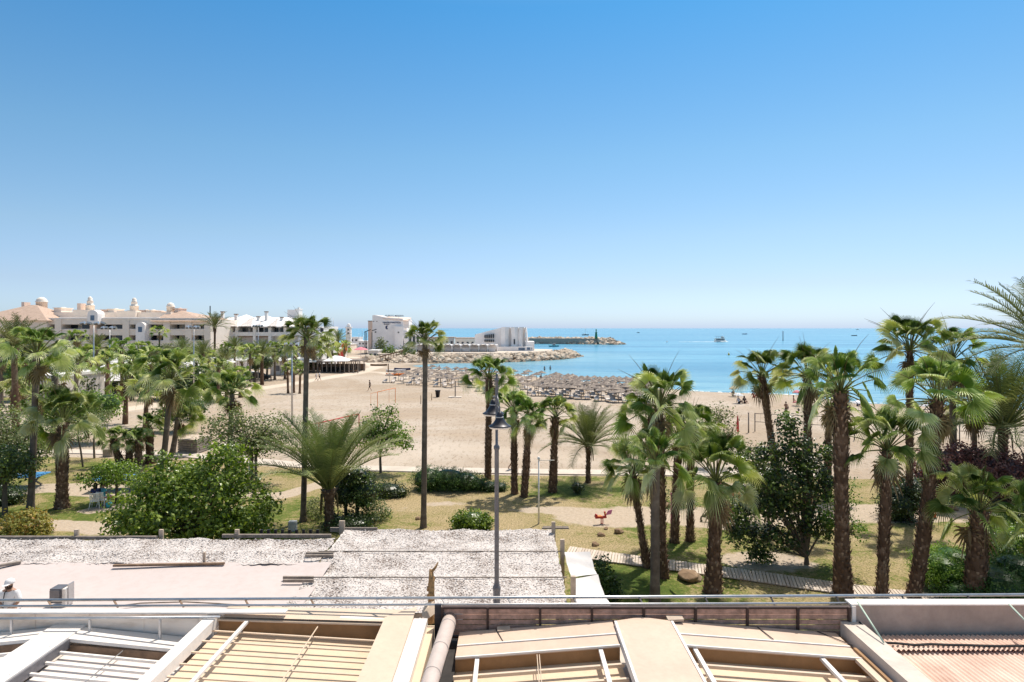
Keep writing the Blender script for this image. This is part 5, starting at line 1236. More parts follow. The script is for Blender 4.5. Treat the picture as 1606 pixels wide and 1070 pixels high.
def pingpong(px, py, rz, lb):
    g = G(px,py); t = thing('table_tennis_table', g, lb, 'table tennis table', 'table tennis tables', rz)
    mb = MB(); mb.box(-1.37,1.37,-.76,.76,.72,.77); mb.box(-1.34,1.34,-.73,.73,.771,.774); mb.build('table_top', MAT['blue'], t, (0,0,0))
    mb = MB(); mb.box(-1.37,1.37,-.01,.01,.775,.778); mb.box(-1.37,1.37,.74,.76,.775,.778); mb.box(-1.37,1.37,-.76,-.74,.775,.778); mb.build('lines', MAT['white'], t, (0,0,0))
    mb = MB(); mb.box(-.01,.01,-.85,.85,.778,.92); mb.build('net', MAT['cloth_w'], t, (0,0,0))
    for x in (-.9,.9):
        mb = MB(); mb.bar((x,-.6,0),(x,.6,.72),.08,.08); mb.bar((x,.6,0),(x,-.6,.72),.08,.08); mb.build('leg', MAT['greymetal'], t, (0,0,0))
pingpong(186,768,.12,'blue table tennis table behind the umbrella-shaped tree')
pingpong(32,764,.1,'blue table tennis table at the left edge beside the tall palm')
def deckbox():
    a = G(279,711); t = thing('slatted_deck_box', (a.x,a.y,0), 'large brown slatted wooden box on the sand beside the path', 'wooden box')
    b = G(309,712.5); c = G(331,704.5); h = (711-690)*a.y/1000
    u = (b-a); v = (c-b); rng = random.Random(1)
    n = 6
    for s0, d in ((a,u),(b,v)):
        mb = MB()
        for i in range(n):
            z = .05 + i*h/n; mb.bar(s0+Vector((0,0,z+h/n/2)), s0+d+Vector((0,0,z+h/n/2)), .05, h/n*.82, t=rng.uniform(.2,.8))
        mb.build('slatted_side', MAT['wood'], t, t.location)
    mb = MB(); e = a+v; mb.add([a+Vector((0,0,h)), b+Vector((0,0,h)), c+Vector((0,0,h)), e+Vector((0,0,h)), a+Vector((0,0,h+.06)), b+Vector((0,0,h+.06)), c+Vector((0,0,h+.06)), e+Vector((0,0,h+.06))],[(0,1,2,3),(4,5,6,7),(0,1,5,4),(1,2,6,5),(2,3,7,6),(3,0,4,7)]); mb.build('lid', MAT['palewood'], t, t.location)
    mb = MB(); mb.add([a+(b-a)*.03+v*.03, b-(b-a)*.03+v*.03, c-(b-a)*.03-v*.03, e+(b-a)*.03-v*.03]+[p+Vector((0,0,h-.01)) for p in (a+(b-a)*.03+v*.03, b-(b-a)*.03+v*.03, c-(b-a)*.03-v*.03, e+(b-a)*.03-v*.03)],[(0,1,5,4),(1,2,6,5),(2,3,7,6),(3,0,4,7)]); mb.build('inner_box', MAT['darkint'], t, t.location)
deckbox()
def goal(pa, pb, H, col, lb, depth=.9, r=.05, dy=1):
    a = G(*pa); b = G(*pb); t = thing('beach_goal', a, lb, 'goal')
    up = Vector((0,0,H)); d = (b-a).normalized(); bk = Vector((-d.y, d.x, 0))*depth*dy
    mb = MB(); mb.tube([a+up,b+up], r, 8); mb.build('crossbar', MAT[col], t, t.location)
    for p in (a,b):
        mb = MB(); mb.tube([p,p+up+Vector((0,0,.03))], r, 8); mb.build('post', MAT[col], t, t.location)
    mb = MB(); mb.tube([a+up,a+bk+up*.9,b+bk+up*.9,b+up], r*.5, 6); mb.tube([a+bk+up*.9,a+bk],r*.5,6); mb.tube([b+bk+up*.9,b+bk],r*.5,6); mb.build('rear_frame', MAT[col], t, t.location)
goal((500,690),(563,673),1.5,'redpaint','red metal beach football goal on the sand behind the date palm', .8, .045)
goal((592,640),(620,632),2.0,'orange','orange-topped wooden football goal on the open sand', .9, .04)
def netposts(pa, pb, H, H0, lb, posts=2, col='darkmetal'):
    a = G(*pa); b = G(*pb); t = thing('beach_net', a, lb, 'net')
    for i in range(posts):
        p = a.lerp(b, i/(posts-1)); mb = MB(); mb.tube([p,p+Vector((0,0,H+.05))], .045, 7); mb.build('post', MAT[col], t, t.location)
    mb = MB()
    for z in (H,H0): mb.bar(a+Vector((0,0,z)), b+Vector((0,0,z)), .012, .05)
    for f in (0.0,1.0): p = a.lerp(b,f); mb.bar(p+Vector((0,0,H0)), p+Vector((0,0,H)), .04, .04)
    for i in range(1,14):
        p = a.lerp(b,i/14); mb.bar(p+Vector((0,0,H0)), p+Vector((0,0,H)), .008, .008)
    mb.build('net', MAT[col], t, t.location)
netposts((1184,677),(1310,684),1.75,.95,'volleyball net on the sand right of the red folded parasol')
netposts((1340,690),(1500,694),1.9,1.0,'volleyball net on the sand behind the right-hand palms')
netposts((1505,694),(1640,698),1.9,1.0,'volleyball net on the sand at the right edge')
def stick(px, py, pt, lb, mat='wood', r=.05, name='post', cat='post'):
    g = G(px,py); H = (py-pt)*g.y/1000; mb = MB(); mb.tube([g, g+Vector((0,0,H))], [r,r*.85], 8)
    mb.lathe((g.x,g.y,g.z+H), [(r*1.15,-.02),(r*1.15,.03),(r*.4,.06)], 8); return tag(mb.build(name, MAT[mat], None, g), lb, cat)
stick(1174,679,648,'grey and red timber post standing on the sand right of the folded red parasol','wood',.07)
stick(1149,684,674,'short dark stake in the sand left of the folded red parasol','brownwood',.05)
stick(660,634,621,'short dark stake on the sand just left of the tall lone palm','brownwood',.05)
stick(677,628,618,'short dark stake on the sand between the lone palm and the litter bin','brownwood',.05)
stick(609,584,571,'brown post beside the kayaks at the corner of the straw parasols','brownwood',.14)
stick(425,597,590,'short brown stake beside the pale kiosk box','brownwood',.12)
def folded():
    g = G(1157,686); t = thing('folded_parasol', g, 'closed red parasol standing on the sand behind the middle palms', 'parasol'); H = (686-650)*g.y/1000
    mb = MB(); mb.tube([(0,0,0),(0,0,H)], .03, 6); mb.build('pole', MAT['palewood'], t, (0,0,0))
    mb = MB(); mb.lathe((0,0,.5), [(.05,0),(.13,.15),(.11,.9),(.04,H-.62),(.01,H-.58)], 9); mb.build('canopy', MAT['redpaint'], t, (0,0,0))
folded()
def bin_():
    g = G(686.5,623); t = thing('litter_bin', g, 'dark open litter bin on the sand right of the tall lone palm', 'litter bin')
    mb = MB(); mb.lathe((0,0,0), [(.26,0),(.36,.85),(.40,.86),(.40,.95),(.34,.95),(.30,.3)], 14); mb.build('body', MAT['darkmetal'], t, (0,0,0))
    mb = MB(); mb.lathe((0,0,.955),[(.40,0),(.42,.01),(.42,.05),(.38,.05)],14); mb.build('rim', MAT['black'], t, (0,0,0))
bin_()
def shower():
    g = G(714,623); t = thing('beach_shower', g, 'beach shower post on a square slab in front of the straw parasols', 'shower'); H = (623-598)*g.y/1000
    mb = MB(); mb.rbox((0,0,.04), 1.9,1.5,.10); mb.build('slab', MAT['paving'], t, (0,0,0))
    mb = MB(); mb.rbox((0,0,H/2), .16,.16,H); mb.build('post', MAT['wood'], t, (0,0,0))
    for a in (-1,1): mb = MB(); mb.tube([(0,0,H-.15),(a*.28,0,H-.1),(a*.3,0,H-.2)], .03, 6); mb.build('shower_head', MAT['steel'], t, (0,0,0))
shower()
def pail(px, py):
    g = G(px,py); t = thing('grey_barrel', g, 'grey round barrel on the sand behind the palm left of the street lamp', 'barrel')
    mb = MB(); mb.lathe((0,0,0), [(.42,0),(.45,.05),(.45,.95),(.40,1.0)], 16); mb.build('body', MAT['steel'], t, (0,0,0))
    mb = MB(); mb.lathe((0,0,1.0), [(.43,0),(.43,.04),(.1,.09)], 16); mb.build('lid', MAT['greymetal'], t, (0,0,0))
pail(761,617)
def rocker():
    g = G(944,822); t = thing('spring_rocker', g, 'red and pink spring rider toy on the bare patch of the lawn', 'playground rocker', None, .2); t.scale = (.8,.8,.8)
    mb = MB(); 
    pts = [(.09*math.cos(i*.8),.09*math.sin(i*.8),.02+i*.009) for i in range(40)]; mb.tube(pts, .016, 5); mb.build('spring', MAT['redpaint'], t, (0,0,0))
    mb = MB(); mb.rbox((-.08,0,.44), .72,.16,.12); mb.rbox((-.40,0,.55),.10,.22,.20,0,0,.3); mb.rbox((.22,0,.58),.10,.10,.42,0,0,-.2); mb.build('body', MAT['redpaint'], t, (0,0,0))
    mb = MB(); mb.rbox((-.16,0,.52), .26,.26,.04); mb.build('seat', MAT['orange'], t, (0,0,0))
    mb = MB(); mb.add([(.24,-.02,.55),(.62,-.02,.60),(.70,-.02,.88),(.42,-.02,.84),(.24,.02,.55),(.62,.02,.60),(.70,.02,.88),(.42,.02,.84)],[(0,1,2,3),(7,6,5,4),(0,4,5,1),(1,5,6,2),(2,6,7,3),(3,7,4,0)]); mb.build('head_panel', MAT['pink'], t, (0,0,0))
    mb = MB(); mb.tube([(.2,-.2,.70),(.2,.2,.70)], .02, 6); mb.build('handlebar', MAT['yellow'], t, (0,0,0))
rocker()
def frame_toy():
    g = G(1148,805); t = thing('climbing_frame', g, 'yellow and red playground frame half hidden behind the thick palm', 'climbing frame')
    for a in (0,1): mb = MB(); mb.tube([(-.9+.12*a,0,.9),(.0+.12*a,0,.1)], .03, 6); mb.build('ladder_rail', MAT['yellow'], t, (0,0,0))
    for a in (0,.35): mb = MB(); mb.tube([(.05+a,0,0),(.05+a,0,1.1)], .05, 7); mb.build('post', MAT['redpaint'], t, (0,0,0))
frame_toy()
stick(1053,850,775,'thin red and white post between the trunks of the middle palm clump','cloth_p',.045)
stick(1466,812,796,'short red post top behind the curved palm','redpaint',.08)
rng0 = random.Random(21)
for px, py, r, lb in ((1078,908,.58,'large angular brown boulder beside the boardwalk'),(933,856,.20,'small dark stone on the lawn beyond the end of the boardwalk'),(943,841,.20,'small tan stone on the lawn, middle of three below the spring rider'),
                      (970,836,.30,'flat pale stone on the lawn below the spring rider, right of three'),(950,830,.14,'tiny pale stone just below the spring rider'),(1040,795,.42,'dark brown rock behind the middle palms'),(655,815,.17,'small grey stone beside the tall lone palm'),(1495,800,.3,'brown rock under the drooping fan at right')):
    g = G(px,py); mb = MB()
    sub = MB(); sub.rock((0,0,0), r, rng0, .5, 0, .62)
    mb.rock((g.x,g.y,r*.25), r, rng0, .45, 0, .62); mb.rock((g.x+r*.35,g.y+.05,r*.15), r*.7, rng0, .6, 0, .6)
    o = mb.build('boulder', MAT['boulder'], None, g); tag(o, lb, 'rock')
    bv = o.modifiers.new('bevel','BEVEL'); bv.width = r*.08; bv.segments = 2
mb = MB(); g = G(171,716); mb.rbox((g.x,g.y,.3),.75,.5,.62,.05); o = mb.build('concrete_block', MAT['concrete'], None, g); tag(o, 'grey concrete block beside the path left of the palm cluster', 'block'); o.modifiers.new('bevel','BEVEL').width = .05
mb = MB(); g = G(459,833); mb.rbox((g.x,g.y,.25),.4,.3,.5,.1); o = mb.build('utility_box', MAT['whiteframe'], None, g); tag(o, 'small white utility box on the grass behind the left netting strip', 'utility box'); o.modifiers.new('bevel','BEVEL').width = .03

# people on the beach and lawn
def pers(px, py, pose, lb, rz=0, **k):
    g = G(px, py); z = gz(g.x, g.y); return person((g.x, g.y, max(z, SEAZ-1.2)+k.pop('dz',0)), rz, pose, lb, **k)
pers(804,737,'walk','person in brownish clothes walking on the path just right of the street lamp', PI/2, shirt='cloth_p', pants='brownwood', longhair=True)
pers(394,752,'stand','person in a white top standing on the grass right of the big green tree', .5, shirt='cloth_w', pants='cloth_w', hair='hair')
pers(580,613,'walk','lone person in dark clothes walking across the raked sand', -PI/2, shirt='black', pants='black')
pers(496,598,'walk','person in white walking on the sandy track, left of a pair', PI/2, shirt='cloth_w', pants='cloth_w', group='walkers on the sandy track')
pers(501,597,'walk','person in dark shorts walking on the sandy track, right of a pair', PI/2, shirt='cloth_w', pants='black', group='walkers on the sandy track')
for px, py, sh_, lb in ((676,580,'black','bather standing in the shallow water right behind the tall lone palm'),(689,582,'cloth_p','bather standing in the shallows, second from the tall lone palm'),(714,585,'navy','bather with dark hair standing in the shallows behind the shower post'),(731,586,'cloth_p','reddish-clad bather in the shallows left of the palm crown')):
    g = G(px,py,-.8); person((g.x,g.y,-1.15), 0, 'stand', lb, shirt=sh_, pants=None, skin='skin2', group='bathers in the cove')
for px, py, lb in ((854,581,'bather standing waist deep, left one of the pair out in the cove'),(863,580,'bather standing waist deep, right one of the pair out in the cove')):
    g = G(px,py,-.8); person((g.x,g.y,-1.45), .4, 'stand', lb, shirt=None, pants='black', skin='skin2', group='bathers in the cove')
g = G(848,593); person((g.x,g.y,gz(g.x,g.y)), 0, 'ground', 'person in dark clothes crouching at the water edge beyond the straw parasols', shirt='black', pants='black')
pers(1159,634,'ground','person sitting on the sand beside the white parasol', .6, shirt='cloth_w', pants='black', skin='skin2')
pers(1168,634,'ground','person in black sitting on the sand right of the white parasol', .2, shirt='black', pants='black', longhair=True)
pers(1150,621,'ground','person in dark clothes sitting under the striped beige parasol', 0, shirt='navy', pants='navy')
pers(1182,624,'ground','person in red lying low on the sand near the water', 1.5, shirt='redpaint', pants='redpaint')
pers(1188,624,'ground','second person in red on the sand near the water', 1.5, shirt='redpaint', pants='cloth_p')
pers(1233,643,'ground','dark-haired person sitting on the sand in front of the folding chair', 2.5, shirt=None, pants='black', skin='skin2')
pers(1245,636,'sit','tanned person sitting on a low chair beside the dark trunks', 1.2, shirt=None, pants='cloth_p', skin='skin')
pers(1345,636,'ground','person sitting under the white parasol at the right', 0, shirt='navy', pants='navy')
def parasol(px, py, pt, rpx, mat, lb, tilt=0, group=None):
    g = G(px,py); k = g.y/1000; H = (py-pt)*k; z0 = gz(g.x,g.y); t = thing('beach_parasol', (g.x,g.y,z0), lb, 'parasol', group); t.rotation_euler = (0,tilt,0)
    mb = MB(); mb.tube([(0,0,-.1),(0,0,H)], .02, 6); mb.build('pole', MAT['white'], t, (0,0,0))
    mb = MB(); r = rpx*k; mb.lathe((0,0,H-.38), [(r,0),(r*.99,.02),(r*.8,.14),(r*.45,.27),(.03,.36)], 8, smooth=False); mb.build('canopy', mat, t, (0,0,0))
parasol(1157,634,617,8,MAT['teal'] if False else MAT['cloth_w'],'white beach parasol on the sand left of the leaning palm', .1)
parasol(1153,622,605,8,MAT['palewood'],'beige beach parasol near the water left of the leaning palm', -.15)
parasol(1346,643,627,9,MAT['cloth_w'],'white beach parasol seen between the right-hand palms')
parasol(1452,642,632,7,MAT['cloth_w'],'small white beach parasol behind the curved palm')
parasol(1250,637,612,7,MAT['cloth_p'],'pale pink parasol beside the low beach chair')

# straw parasols with loungers, in dense rows by the cove
def straw_parasol():
    t = thing('straw_parasol', (0,0,0), '', 'straw parasol'); rng = random.Random(9)
    mb = MB(); mb.tube([(0,0,-.2),(0,0,2.35)], .06, 6); mb.build('pole', MAT['wood'], t, (0,0,0))
    mb = MB(); n = 14; vs = []; ts = []
    for r, z in ((1.28,1.98),(1.26,2.08),(.88,2.22),(.42,2.42),(.05,2.62)):
        for k in range(n):
            a = 2*PI*k/n; j = rng.uniform(.93,1.06); vs.append((r*j*math.cos(a), r*j*math.sin(a), z+rng.uniform(-.04,.04)-(.05 if r > 1.41 else 0))); ts.append(rng.uniform(.2,.9))
    fs = [(i*n+k, i*n+(k+1)%n, (i+1)*n+(k+1)%n, (i+1)*n+k) for i in range(4) for k in range(n)] + [tuple(4*n+k for k in range(n))]
    vs.append((0,0,2.15)); ts.append(.1); fs += [(k,len(vs)-1,(k+1)%n) for k in range(n)]
    mb.add(vs, fs, ts); mb.build('thatch', MAT['thatch'], t, (0,0,0)); return t
def lounger():
    t = thing('sun_lounger', (0,0,0), '', 'sun lounger')
    mb = MB(); mb.box(-.32,.32,-.5,.95,.30,.38); mb.build('bed', MAT['greypanel'], t, (0,0,0))
    mb = MB(); mb.rbox((0,-.78,.50), .64,.70,.06,0,R_(-32)); mb.build('backrest', MAT['concretel'], t, (0,0,0))
    for a in (-.28,.28):
        for b in (-.4,.85): mb = MB(); mb.box(a-.03,a+.03,b-.03,b+.03,-.05,.30); mb.build('leg', MAT['greymetal'], t, (0,0,0))
    return t
sp0 = straw_parasol(); sl0 = lounger(); used = [False, False]; used_l = 0
rng = random.Random(41); quad = [G(608,601), G(1090,655), G(1100,625), G(640,584)]
NSP = 0
def place(proto, first, x, y, rz, sc, lb, grp):
    o = proto if first else copy_tree(proto)
    o.location = (x, y, gz(x,y)); o.rotation_euler = (0,0,rz); o.scale = (sc,)*3; o['label'] = lb; o['group'] = grp; return o
a0 = G(612,600); a1 = G(830,619); a2 = G(1015,634)
rows = []
for r in range(7):
    for c in range(26):
        u = c/25; base = a0.lerp(a1, u/.40) if u < .40 else a1.lerp(a2, (u-.40)/.60)
        x = base.x + r*.9 + rng.uniform(-.35,.35); y = base.y + r*3.3*(1.15 if u < .5 else 1.0) + rng.uniform(-.5,.5)
        if land_dist(np.array([x]), np.array([y]))[0] < 6.5 or rng.random() < .07: continue
        d = XA(1,1)
        rows.append((x, y, r))
tk = [0,0]
for i, (x, y, r) in enumerate(rows):
    orange = (i*7919 % 13 == 0)
    place(sp0, tk[0] == 0, x, y, rng.uniform(0,6), rng.uniform(.62,.76), 'grey straw parasol in the dense rows beside the cove', 'straw parasols in rows beside the cove'); tk[0] += 1
    if r < 6 and i % 2 == 0:
        for s in (-1,1):
            place(sl0, tk[1] == 0, x+s*.75, y-.5, rng.uniform(-.15,.15)+PI, 1.0, 'pale sun lounger under the straw parasols beside the cove', 'sun loungers under the straw parasols'); tk[1] += 1
print('parasols', tk)

# kayaks and pedal boats at the corner of the cove
def smallboat(px, py, mat, L, lb, rz=0, z=None, name='kayak', cat='kayak'):
    g = G(px,py); zz = gz(g.x,g.y)
    rng_ = random.Random(px); mb = MB(); n = 10; ring = []
    for i in range(n+1):
        u = -1+2*i/n; w = .42*L/3*math.sqrt(max(0,1-u*u))+.02; hh = .12+.12*u*u; ring.append([(u*L/2,-w,.32+hh),(u*L/2,-w*.6,.05),(u*L/2,w*.6,.05),(u*L/2,w,.32+hh),(u*L/2,0,.30)])
    vs = [p for r in ring for p in r]; fs = []
    for i in range(n):
        for k in range(5): fs.append((i*5+k,(i+1)*5+k,(i+1)*5+(k+1)%5,i*5+(k+1)%5))
    mb.add(vs, fs, .5, 0, False); t = thing(name, (g.x,g.y,zz), lb, cat, None, rz); mb.build('hull', mat, t, (0,0,0))
    mb = MB(); mb.rbox((-.3,0,.42), .5,.4,.12); mb.build('seat', MAT['greymetal'], t, (0,0,0))
smallboat(621,583,MAT['cloth_w'],4.5,'white pedal boat pulled up behind the orange one',.1,name='pedal_boat',cat='pedal boat')
smallboat(631,581,MAT['navy'],4.0,'dark blue pedal boat with a raised deck, right of the white one',-.1,name='pedal_boat',cat='pedal boat')
smallboat(621,589,MAT['orange'],4.2,'orange and white pedal boat at the corner of the straw parasols',.05,name='pedal_boat',cat='pedal boat')
smallboat(594,574,MAT['brownwood'],4.5,'upturned brown rowing boat on the sand below the hotel rocks',0,name='rowing_boat',cat='rowing boat')
smallboat(546,584,MAT['brownwood'],4.5,'dark wooden rowing boat lying in front of the thatched terrace',0.1,name='rowing_boat',cat='rowing boat')

# ------------------------------------------------------------------ buildings
def dome(mb, c, r, h, base=0, t=.5, n=16):
    mb.lathe(c, [(r,0)]+[(r*math.cos(a*PI/16), h*math.sin(a*PI/16)) for a in range(0,8)]+[(r*.03,h)], n, t)
def cream_complex():
    Y = 150.; k = .15; X = lambda p: (p-803)*k; Z = lambda p: CAMZ-(p-515)*k
    t = thing('apartment_complex', (X(160),Y,0), 'long cream apartment complex with domes and terracotta roofs at the far left', 'building')
    O = t.location
    def pt(nm, mat, fn): mb = MB(); fn(mb); return mb.build(nm, MAT[mat], t, O)
    xl, xr = X(-60), X(330)
    pt('core_wall','creamwall', lambda m: m.box(xl, xr, Y+3.2, Y+16, 0, Z(501)))
    bands = [(500,509),(517,526),(535,544),(553,562),(571,580)]
    for i, (a, b) in enumerate(bands):
        pt('balcony_band','creamwall', lambda m: m.box(X(70) if i == 0 else xl, xr, Y, Y+3.3, Z(b), Z(a)))
        pt('balcony_rail','white', lambda m: m.box(xl, xr, Y-.12, Y-.02, Z(a)-.02, Z(a)+.16))
    for i in range(4):
        z0, z1 = Z(bands[i+1][0]), Z(bands[i][1])
        for px in range(-50, 328, 18):
            if (px//18) % 4 == 3: continue
            pt('window','glass', lambda m: m.box(X(px+3), X(px+14), Y+3.10, Y+3.19, z0-.9, z1-.10))
    for px in (-40,14,92,147,198,262,296,326):
        pt('pier','pinkwall' if px % 2 else 'creamwall', lambda m: m.box(X(px)-.75, X(px)+.75, Y-.25, Y+3.2, 0, Z(501)))
    # arched pavilions on the facade
    for px, top, bot in ((226,505,600),(152,487,503)):
        def f(m):
            w = 7*k if px == 226 else 8*k; n = 10; z1 = Z(top+6); z0 = Z(bot) if px == 226 else Z(509)
            pl = [(-w,z0),(w,z0),(w,z1)] + [(w*math.cos(a*PI/n), z1+w*.75*math.sin(a*PI/n)) for a in range(1,n)] + [(-w,z1)]
            vs = [(X(px)+x, Y-1.6, z) for x, z in pl] + [(X(px)+x, Y+1.0, z) for x, z in pl]; q = len(pl)
            m.add(vs, [tuple(range(q)), tuple(range(2*q-1,q-1,-1))] + [(i,(i+1)%q+0,(i+1)%q+q,i+q)[::-1] for i in range(q)])
        ap = pt('arched_bay','whitewall', f)
        mb = MB(); mb.box(X(px)-.45,X(px)+.45,Y-1.66,Y-1.61,Z(top+16),Z(top+8)); mb.lathe((X(px),Y-1.635,Z(top+8)),[(.45,-.0),(.45,.02)],12) if False else None
        w_ = mb.build('arched_window', MAT['blueglass'], None, O); w_.parent = ap; w_.location = (0,0,0)
    # set-back penthouse storey and turrets
    pt('penthouse_wall','creamwall', lambda m: (m.box(X(60),X(250),Y+5,Y+15,Z(502),Z(489)), m.box(X(95),X(130),Y+4.2,Y+12,Z(501),Z(485)), m.box(X(166),X(196),Y+4.2,Y+12,Z(501),Z(487))))
    pt('terrace_rail','whitewall', lambda m: m.box(X(90),X(248),Y+.6,Y+.75,Z(501),Z(497.5)))
    for px, r, z0, z1, cap, lb in ((26,8,492,472,7,'d'),(106,6.5,492,477,3,'t'),(179,6.5,492,478,3,'t'),(239,6,496,480,6,'d'),(92,5,492,474,0,'s'),(0,4,492,472,1,'s')):
        def f(m):
            c = (X(px),Y+8,Z(z0)); h = Z(z1)-Z(z0)
            if lb == 'd': m.lathe(c, [(r*k,0),(r*k,h),(r*k*1.12,h),(r*k*1.12,h+.2),(r*k,h+.2)], 20); dome(m, (c[0],c[1],c[2]+h+.2), r*k, cap*k)
            elif lb == 't':
                m.box(c[0]-r*k*1.2,c[0]+r*k*1.2,Y+7,Y+10,Z(500),c[2]+h*.45)
                m.lathe((c[0],c[1],c[2]+h*.45), [(r*k,0),(r*k,h*.5),(r*k*1.1,h*.5),(r*k*1.1,h*.56),(r*k*.7,h*.6),(r*k*.7,h*.95),(r*k*.8,h*.97),(r*k*.5,h*1.1),(r*k*.5,h*1.35),(r*k*.2,h*1.5)], 14)
            else: m.box(c[0]-r*k*.6,c[0]+r*k*.6,Y+7,Y+9,c[2],c[2]+h)
        pt('turret' if lb != 'd' else 'dome_turret', 'creamwall' if lb != 's' else 'pinkwall', f)
    for px, w, top in ((57,12,480),(120,14,487),(134,10,483),(145,10,482),(196,10,484),(207,10,484),(150,10,489),(168,10,489),(222,9,486),(252,6,481)):
        pt('roof_house','pinkwall' if px % 2 == 0 else 'creamwall', lambda m: (m.box(X(px-w/2),X(px+w/2),Y+7,Y+11,Z(493),Z(top+2)), m.box(X(px-w/2)-.2,X(px+w/2)+.2,Y+6.8,Y+11.2,Z(top+2),Z(top+1)), dome(m,(X(px),Y+9,Z(top+1)),w*.35*k,1.2*k)))
    def hip(m, xa, xb, za, rx0, rx1, zr, y0, y1):
        ym = (y0+y1)/2; m.add([(xa,y0,za),(xb,y0,za),(xb,y1,za),(xa,y1,za),(rx0,ym,zr),(rx1,ym,zr)], [(0,1,5,4),(1,2,5),(2,3,4,5),(3,0,4),(3,2,1,0)])
    pt('tiled_roof','tile', lambda m: hip(m, X(-50), X(84), Z(503), X(16), X(28), Z(477), Y-2, Y+14))
    pt('tiled_roof','tile', lambda m: hip(m, X(238), X(330), Z(504), X(244), X(252), Z(485), Y-1.0, Y+18))
    pt('eaves_wall','creamwall', lambda m: m.box(X(-48),X(78),Y-1,Y+13,Z(520),Z(503)-.02))
    for px, h in ((304,22),(292,6),(287,7)): pt('roof_mast','darkmetal', lambda m: m.box(X(px)-.09,X(px)+.09,Y+8,Y+8.2,Z(500),Z(500)+h*k))
cream_complex()
def white_block():
    Y = 162.; k = Y/1000; X = lambda p: (p-803)*k; Z = lambda p: CAMZ-(p-515)*k
    t = thing('apartment_block', (X(405),Y,0), 'bright white apartment block with sloping white roofs and blue shop windows', 'building'); O = t.location
    def pt(nm, mat, fn): mb = MB(); fn(mb); return mb.build(nm, MAT[mat], t, O)
    pt('main_wall','whitewall', lambda m: m.box(X(326),X(500),Y+2.5,Y+18,0,Z(512)))
    pt('side_wall','whitewall', lambda m: m.box(X(326),X(349),Y,Y+2.6,0,Z(512)))
    pt('balcony_slab','white', lambda m: (m.box(X(349),X(500),Y,Y+2.6,Z(527),Z(521)), m.box(X(349),X(500),Y,Y+2.6,Z(546),Z(541)), m.box(X(349),X(500),Y-1,Y+2.6,Z(513.5),Z(512))))
    pt('brown_soffit','brownwood', lambda m: m.box(X(372),X(420),Y+.1,Y+2.5,Z(529),Z(527.2)))
    for px in range(350, 498, 12):
        pt('window','blueglass' if px < 372 else 'glass', lambda m: m.box(X(px),X(px+9),Y+2.40,Y+2.49,Z(521),Z(514.5)))
    for px in range(352, 498, 14):
        pt('shop_window','blueglass', lambda m: m.box(X(px),X(px+10),Y+2.40,Y+2.49,Z(558),Z(548)))
    for px in (349,371,399,423,447,470,496): pt('pier','white', lambda m: m.box(X(px)-.35,X(px)+.35,Y-.1,Y+2.5,0,Z(512)))
    for px in (346,369,383,408,428,450): # sloping white roof planes
        pt('sloping_roof','whitewall', lambda m: m.add([(X(px-6),Y-1.2,Z(512)),(X(px+28),Y-1.2,Z(512)),(X(px+8),Y+9,Z(497)),(X(px-12),Y+9,Z(497)),(X(px-6),Y-1.2,Z(512)-.25),(X(px+28),Y-1.2,Z(512)-.25),(X(px+8),Y+9,Z(497)-.25),(X(px-12),Y+9,Z(497)-.25)],[(0,1,2,3),(7,6,5,4),(0,4,5,1),(1,5,6,2),(2,6,7,3),(3,7,4,0)]))
    def pyr(m, px, w, z0, z1): m.add([(X(px-w),Y+8,Z(z0)),(X(px+w),Y+8,Z(z0)),(X(px+w),Y+14,Z(z0)),(X(px-w),Y+14,Z(z0)),(X(px),Y+11,Z(z1))],[(0,1,4),(1,2,4),(2,3,4),(3,0,4),(3,2,1,0)])
    pt('pyramid_roof','whitewall', lambda m: (pyr(m,358,12,499,492), m.box(X(348),X(368),Y+8.2,Y+13.8,Z(512),Z(499))))
    pt('pyramid_roof','whitewall', lambda m: (pyr(m,391,14,500,493), m.box(X(379),X(403),Y+8.2,Y+13.8,Z(512),Z(500))))
    for px, a, b in ((334,499,489),(405,500,489),(392,503,497),(430,503,498),(356,502,493)):
        c = pt('chimney','white', lambda m: m.box(X(px-2),X(px+2),Y+5,Y+5.8,Z(a)-1.5,Z(b)))
        mb = MB(); mb.box(X(px-2.6),X(px+2.6),Y+4.9,Y+5.9,Z(b)+.01,Z(b)+.22); d = mb.build('cap', MAT['brownwood'], None, O); d.parent = c; d.location = (0,0,0)
    pt('tower','whitewall', lambda m: m.box(X(429),X(444),Y+10,Y+15,Z(512),Z(484)))
    pt('tower_cap','white', lambda m: (m.box(X(444.5),X(450),Y+9,Y+12,Z(512),Z(484)), m.box(X(444),X(450.6),Y+8.9,Y+12.1,Z(484),Z(482.5)), m.box(X(446),X(448.6),Y+10,Y+11,Z(482.5),Z(480))))
    pt('arcade','whitewall', lambda m: m.box(X(326),X(500),Y-6,Y-.1,0,Z(566)))
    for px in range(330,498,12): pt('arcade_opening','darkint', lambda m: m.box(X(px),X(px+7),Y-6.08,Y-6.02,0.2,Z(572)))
white_block()
